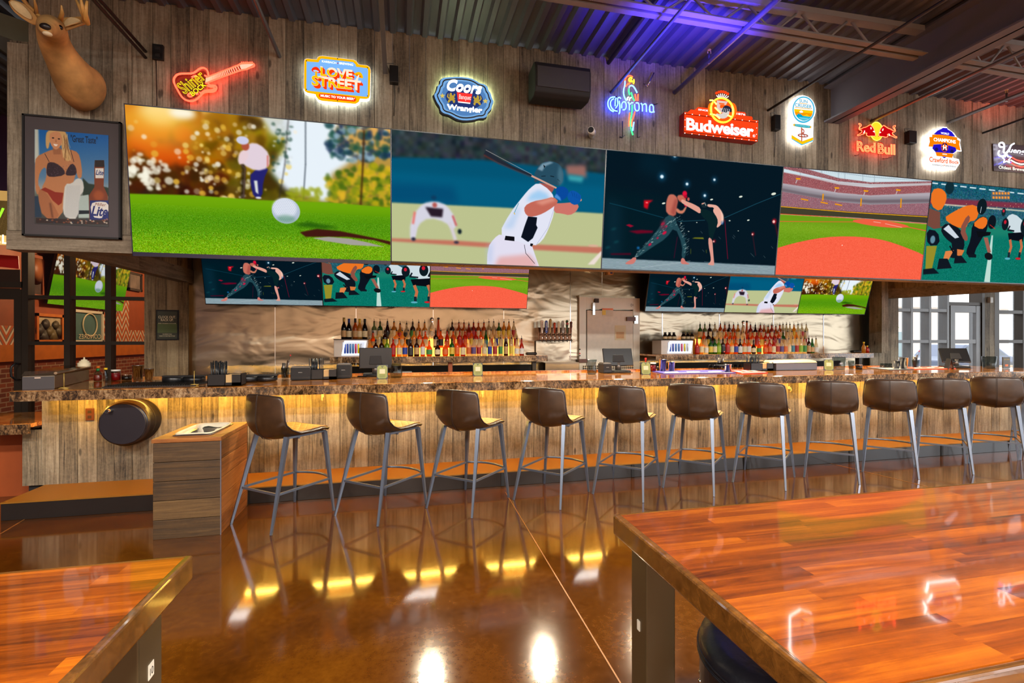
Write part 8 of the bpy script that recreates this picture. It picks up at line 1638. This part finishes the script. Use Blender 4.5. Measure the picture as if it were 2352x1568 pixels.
for px, col, lab, h in ((1998, 'gold', 'yellow oil bottle at the right end of the right back bar', .2), (2006, 'sauce', 'small red sauce bottle beside the yellow oil bottle', .13)):
    X_ = at(px - 14, 800, 7.15).x; t = thing('sauce_bottle', lab, 'bottle', (X_, 7.15, ZT)); MB().lathe([(.032, 0), (.034, h * .5), (.012, h * .75), (.012, h * .88)], (0, 0, 0), 16).build('glass_body', LQ['gold'] if col == 'gold' else M['sauce'], t); MB().cyl((0, 0, h * .86), (0, 0, h), .016, 12).build('cap', M['yellow'], t)
for lab, px in (('crumpled black cloth at the right end of the left back bar', 1220), ('flat black tray at the right end of the right back bar', 1965)):
    p = at(px, 812, 7.15); t = thing('bar_cloth', lab, 'cloth', (p.x, 7.15, ZT + .002)); R_ = random.Random(px); MB().loft([[(x_ * .09, math.cos(a_) * .05 * (1 + .3 * R_.random()), max(0, .022 + math.sin(a_) * .022 * (1 + .3 * R_.random()))) for a_ in [2 * math.pi * k / 10 for k in range(10)]] for x_ in (-1, -.5, 0, .5, 1)]).build('cloth_fold', M['black'], t, sub=1)
# things on the shelf under the back bars
def shelf_row(t0, n, z, lab, grp, colr, xa, xb, kind):
    for i in range(n):
        x = xa + (xb - xa) * i / (n - 1); t = thing(kind, '%s, %s from the left' % (lab, ORD[i]), 'glass' if 'glass' in kind else 'bottle', (x, 7.12, z), group=grp); MB().lathe([(.028, 0), (.034, .1), (.031, .1), (.026, .008)], (0, 0, 0), 14).build('glass_wall', M['glassware'], t)
shelf_row(0, 7, .881, 'clear glass on the shelf under the left back bar', 'glasses under the left back bar', 0, LB0 + 1.95, LB0 + 2.5, 'shelf_glass'); shelf_row(0, 12, .881, 'clear glass on the shelf under the right back bar', 'glasses under the right back bar', 0, RB0 + .45, RB0 + 1.5, 'shelf_glass')
for i, (px, w, c, lab) in enumerate(((925, .26, 'white', 'white carton on the shelf under the left back bar'), (1130, .14, 'paper', 'small white box under the middle of the left back bar'), (1185, .1, 'white', 'small white box under the right of the left back bar'))):
    x = at(px, 850, 7.1).x; tag(MB().box((x - w / 2, 7.06, .881), (x + w / 2, 7.25, .881 + (.16 if i == 0 else .11))).build('carton', M[c], bevel=.003), lab, 'box')

# ---------------------------------------------------------------- the room behind the glass, on its side wall
def hang(y0, y1, z0, z1, lab, name, mat, frame, d=.04, tilt=0):
    t = thing(name, lab, 'picture', (LX + .03, y0, z0)); w, h = y1 - y0, z1 - z0; f = .05; mb = MB()
    for a, b in (((0, 0), (w, f)), ((0, h - f), (w, h)), ((0, 0), (f, h)), ((w - f, 0), (w, h))): mb.box((-.02, a[0], a[1]), (d, b[0], b[1]))
    mb.build('frame', frame, t); return t, w, h, MB().box((-.02, f, f), (d * .3, w - f, h - f)).build('picture_panel', mat, t)
def yz(px, py): p = atx(px, py, LX + .1); return p.y, p.z
y0, z0 = yz(90, 787); y1, z1 = yz(152, 723); t, w, h, _ = hang(y0, y1, z0, z1, 'black and white photograph of football players in a wooden frame', 'framed_picture', P('grey_photo', (196, 180, 150), .5, var=.2), M['brick_orange'])
R_ = random.Random(2)
for k, (u, v, r) in enumerate(((.35, .62, .1), (.72, .6, .09), (.5, .35, .12), (.15, .4, .12), (.85, .38, .13), (.62, .22, .14), (.3, .2, .13))):
    MB().lathe([(0, 0), (r * .9, .002), (r, .006), (0, .01)], (.02, u * w, v * h), 16, axis='x').build('player_figure', P('photo_tone', (60 + 20 * (k % 3), 52 + 16 * (k % 3), 44), .5), t)
y0, z0 = yz(171, 787); y1, z1 = yz(243, 716); t, w, h, _ = hang(y0, y1, z0, z1, 'teal mirror sign in a pale frame beyond the glass partition', 'framed_sign', P('sign_teal', (86, 120, 120), .25), M['paper'])
MB().tube([(.03, w * .55 + .22 * math.cos(a), h * .55 + .22 * math.sin(a)) for a in [2 * math.pi * k / 28 for k in range(28)]], .012, 6, closed=True).build('round_emblem', M['cream'], t); text_on('sign_lettering', 'CONGRES', (.035, w * .9, h * .12), (0, -1, 0), (0, 0, 1), w * .7, .09, M['cream'], t)
y0, z0 = yz(70, 680); y1, z1 = yz(108, 590); t, w, h, _ = hang(y0, y1, z0, z1, 'large brown portrait poster left of the screen beyond the glass', 'framed_portrait', P('portrait_brown', (126, 62, 26), .5, var=.3, vscale=3), M['rust'])
MB().lathe([(0, 0), (.16, .003), (.19, .01), (0, .03)], (.02, w * .55, h * .66), 20, axis='x', sx=1, sy=1.35).build('portrait_face', P('portrait_skin', (166, 96, 56), .5), t); MB().box((.0, w * .2, h * .06), (.018, w * .95, h * .34)).build('portrait_shoulder', P('portrait_cloth', (70, 50, 46), .6, var=.4, vscale=14), t)
y0, z0 = yz(300, 665); y1, z1 = yz(331, 630); hang(y0, y1, z0, z1, 'small framed photograph right of the screen beyond the glass', 'framed_picture', P('grey_photo_small', (120, 104, 96), .5, var=.4, vscale=5), M['seam'])
p = at(16, 600, BY + .6); t = thing('banner', 'red pennant banner seen through the pane over the left door', 'banner', tuple(p)); MB().prism([(-.3, 0, -.06), (.14, 0, -.1), (.13, 0, .08), (-.3, 0, .1)], (0, .01, 0)).build('banner_cloth', M['red'], t); MB().box((-.3, .02, -.4), (.14, .03, -.11)).build('banner_backing', M['seam'], t)
p = at(6, 500, BY - .02); t = thing('neon_letters', 'green and yellow neon letters at the far left edge behind the soffit', 'neon sign', (p.x - .1, BY - .02, p.z)); MB().box((-.4, .0, -.35), (.2, .015, .35)).build('sign_board', P('sign_board_cream', (226, 190, 120), .6, emit=(226, 180, 100), es=.5), t)
MB().tube([(0, -.02, .1), (.06, -.02, -.05), (.12, -.02, .12)], .012, 6).tube([(.06, -.02, -.05), (.05, -.02, -.16)], .012, 6).build('green_letter', em(110, 220, 30, 3), t); text_on('white_letters', 'CL', (-.02, -.02, -.34), (1, 0, 0), (0, 0, 1), .2, .12, em(255, 240, 200, 2), t, offset=.01)
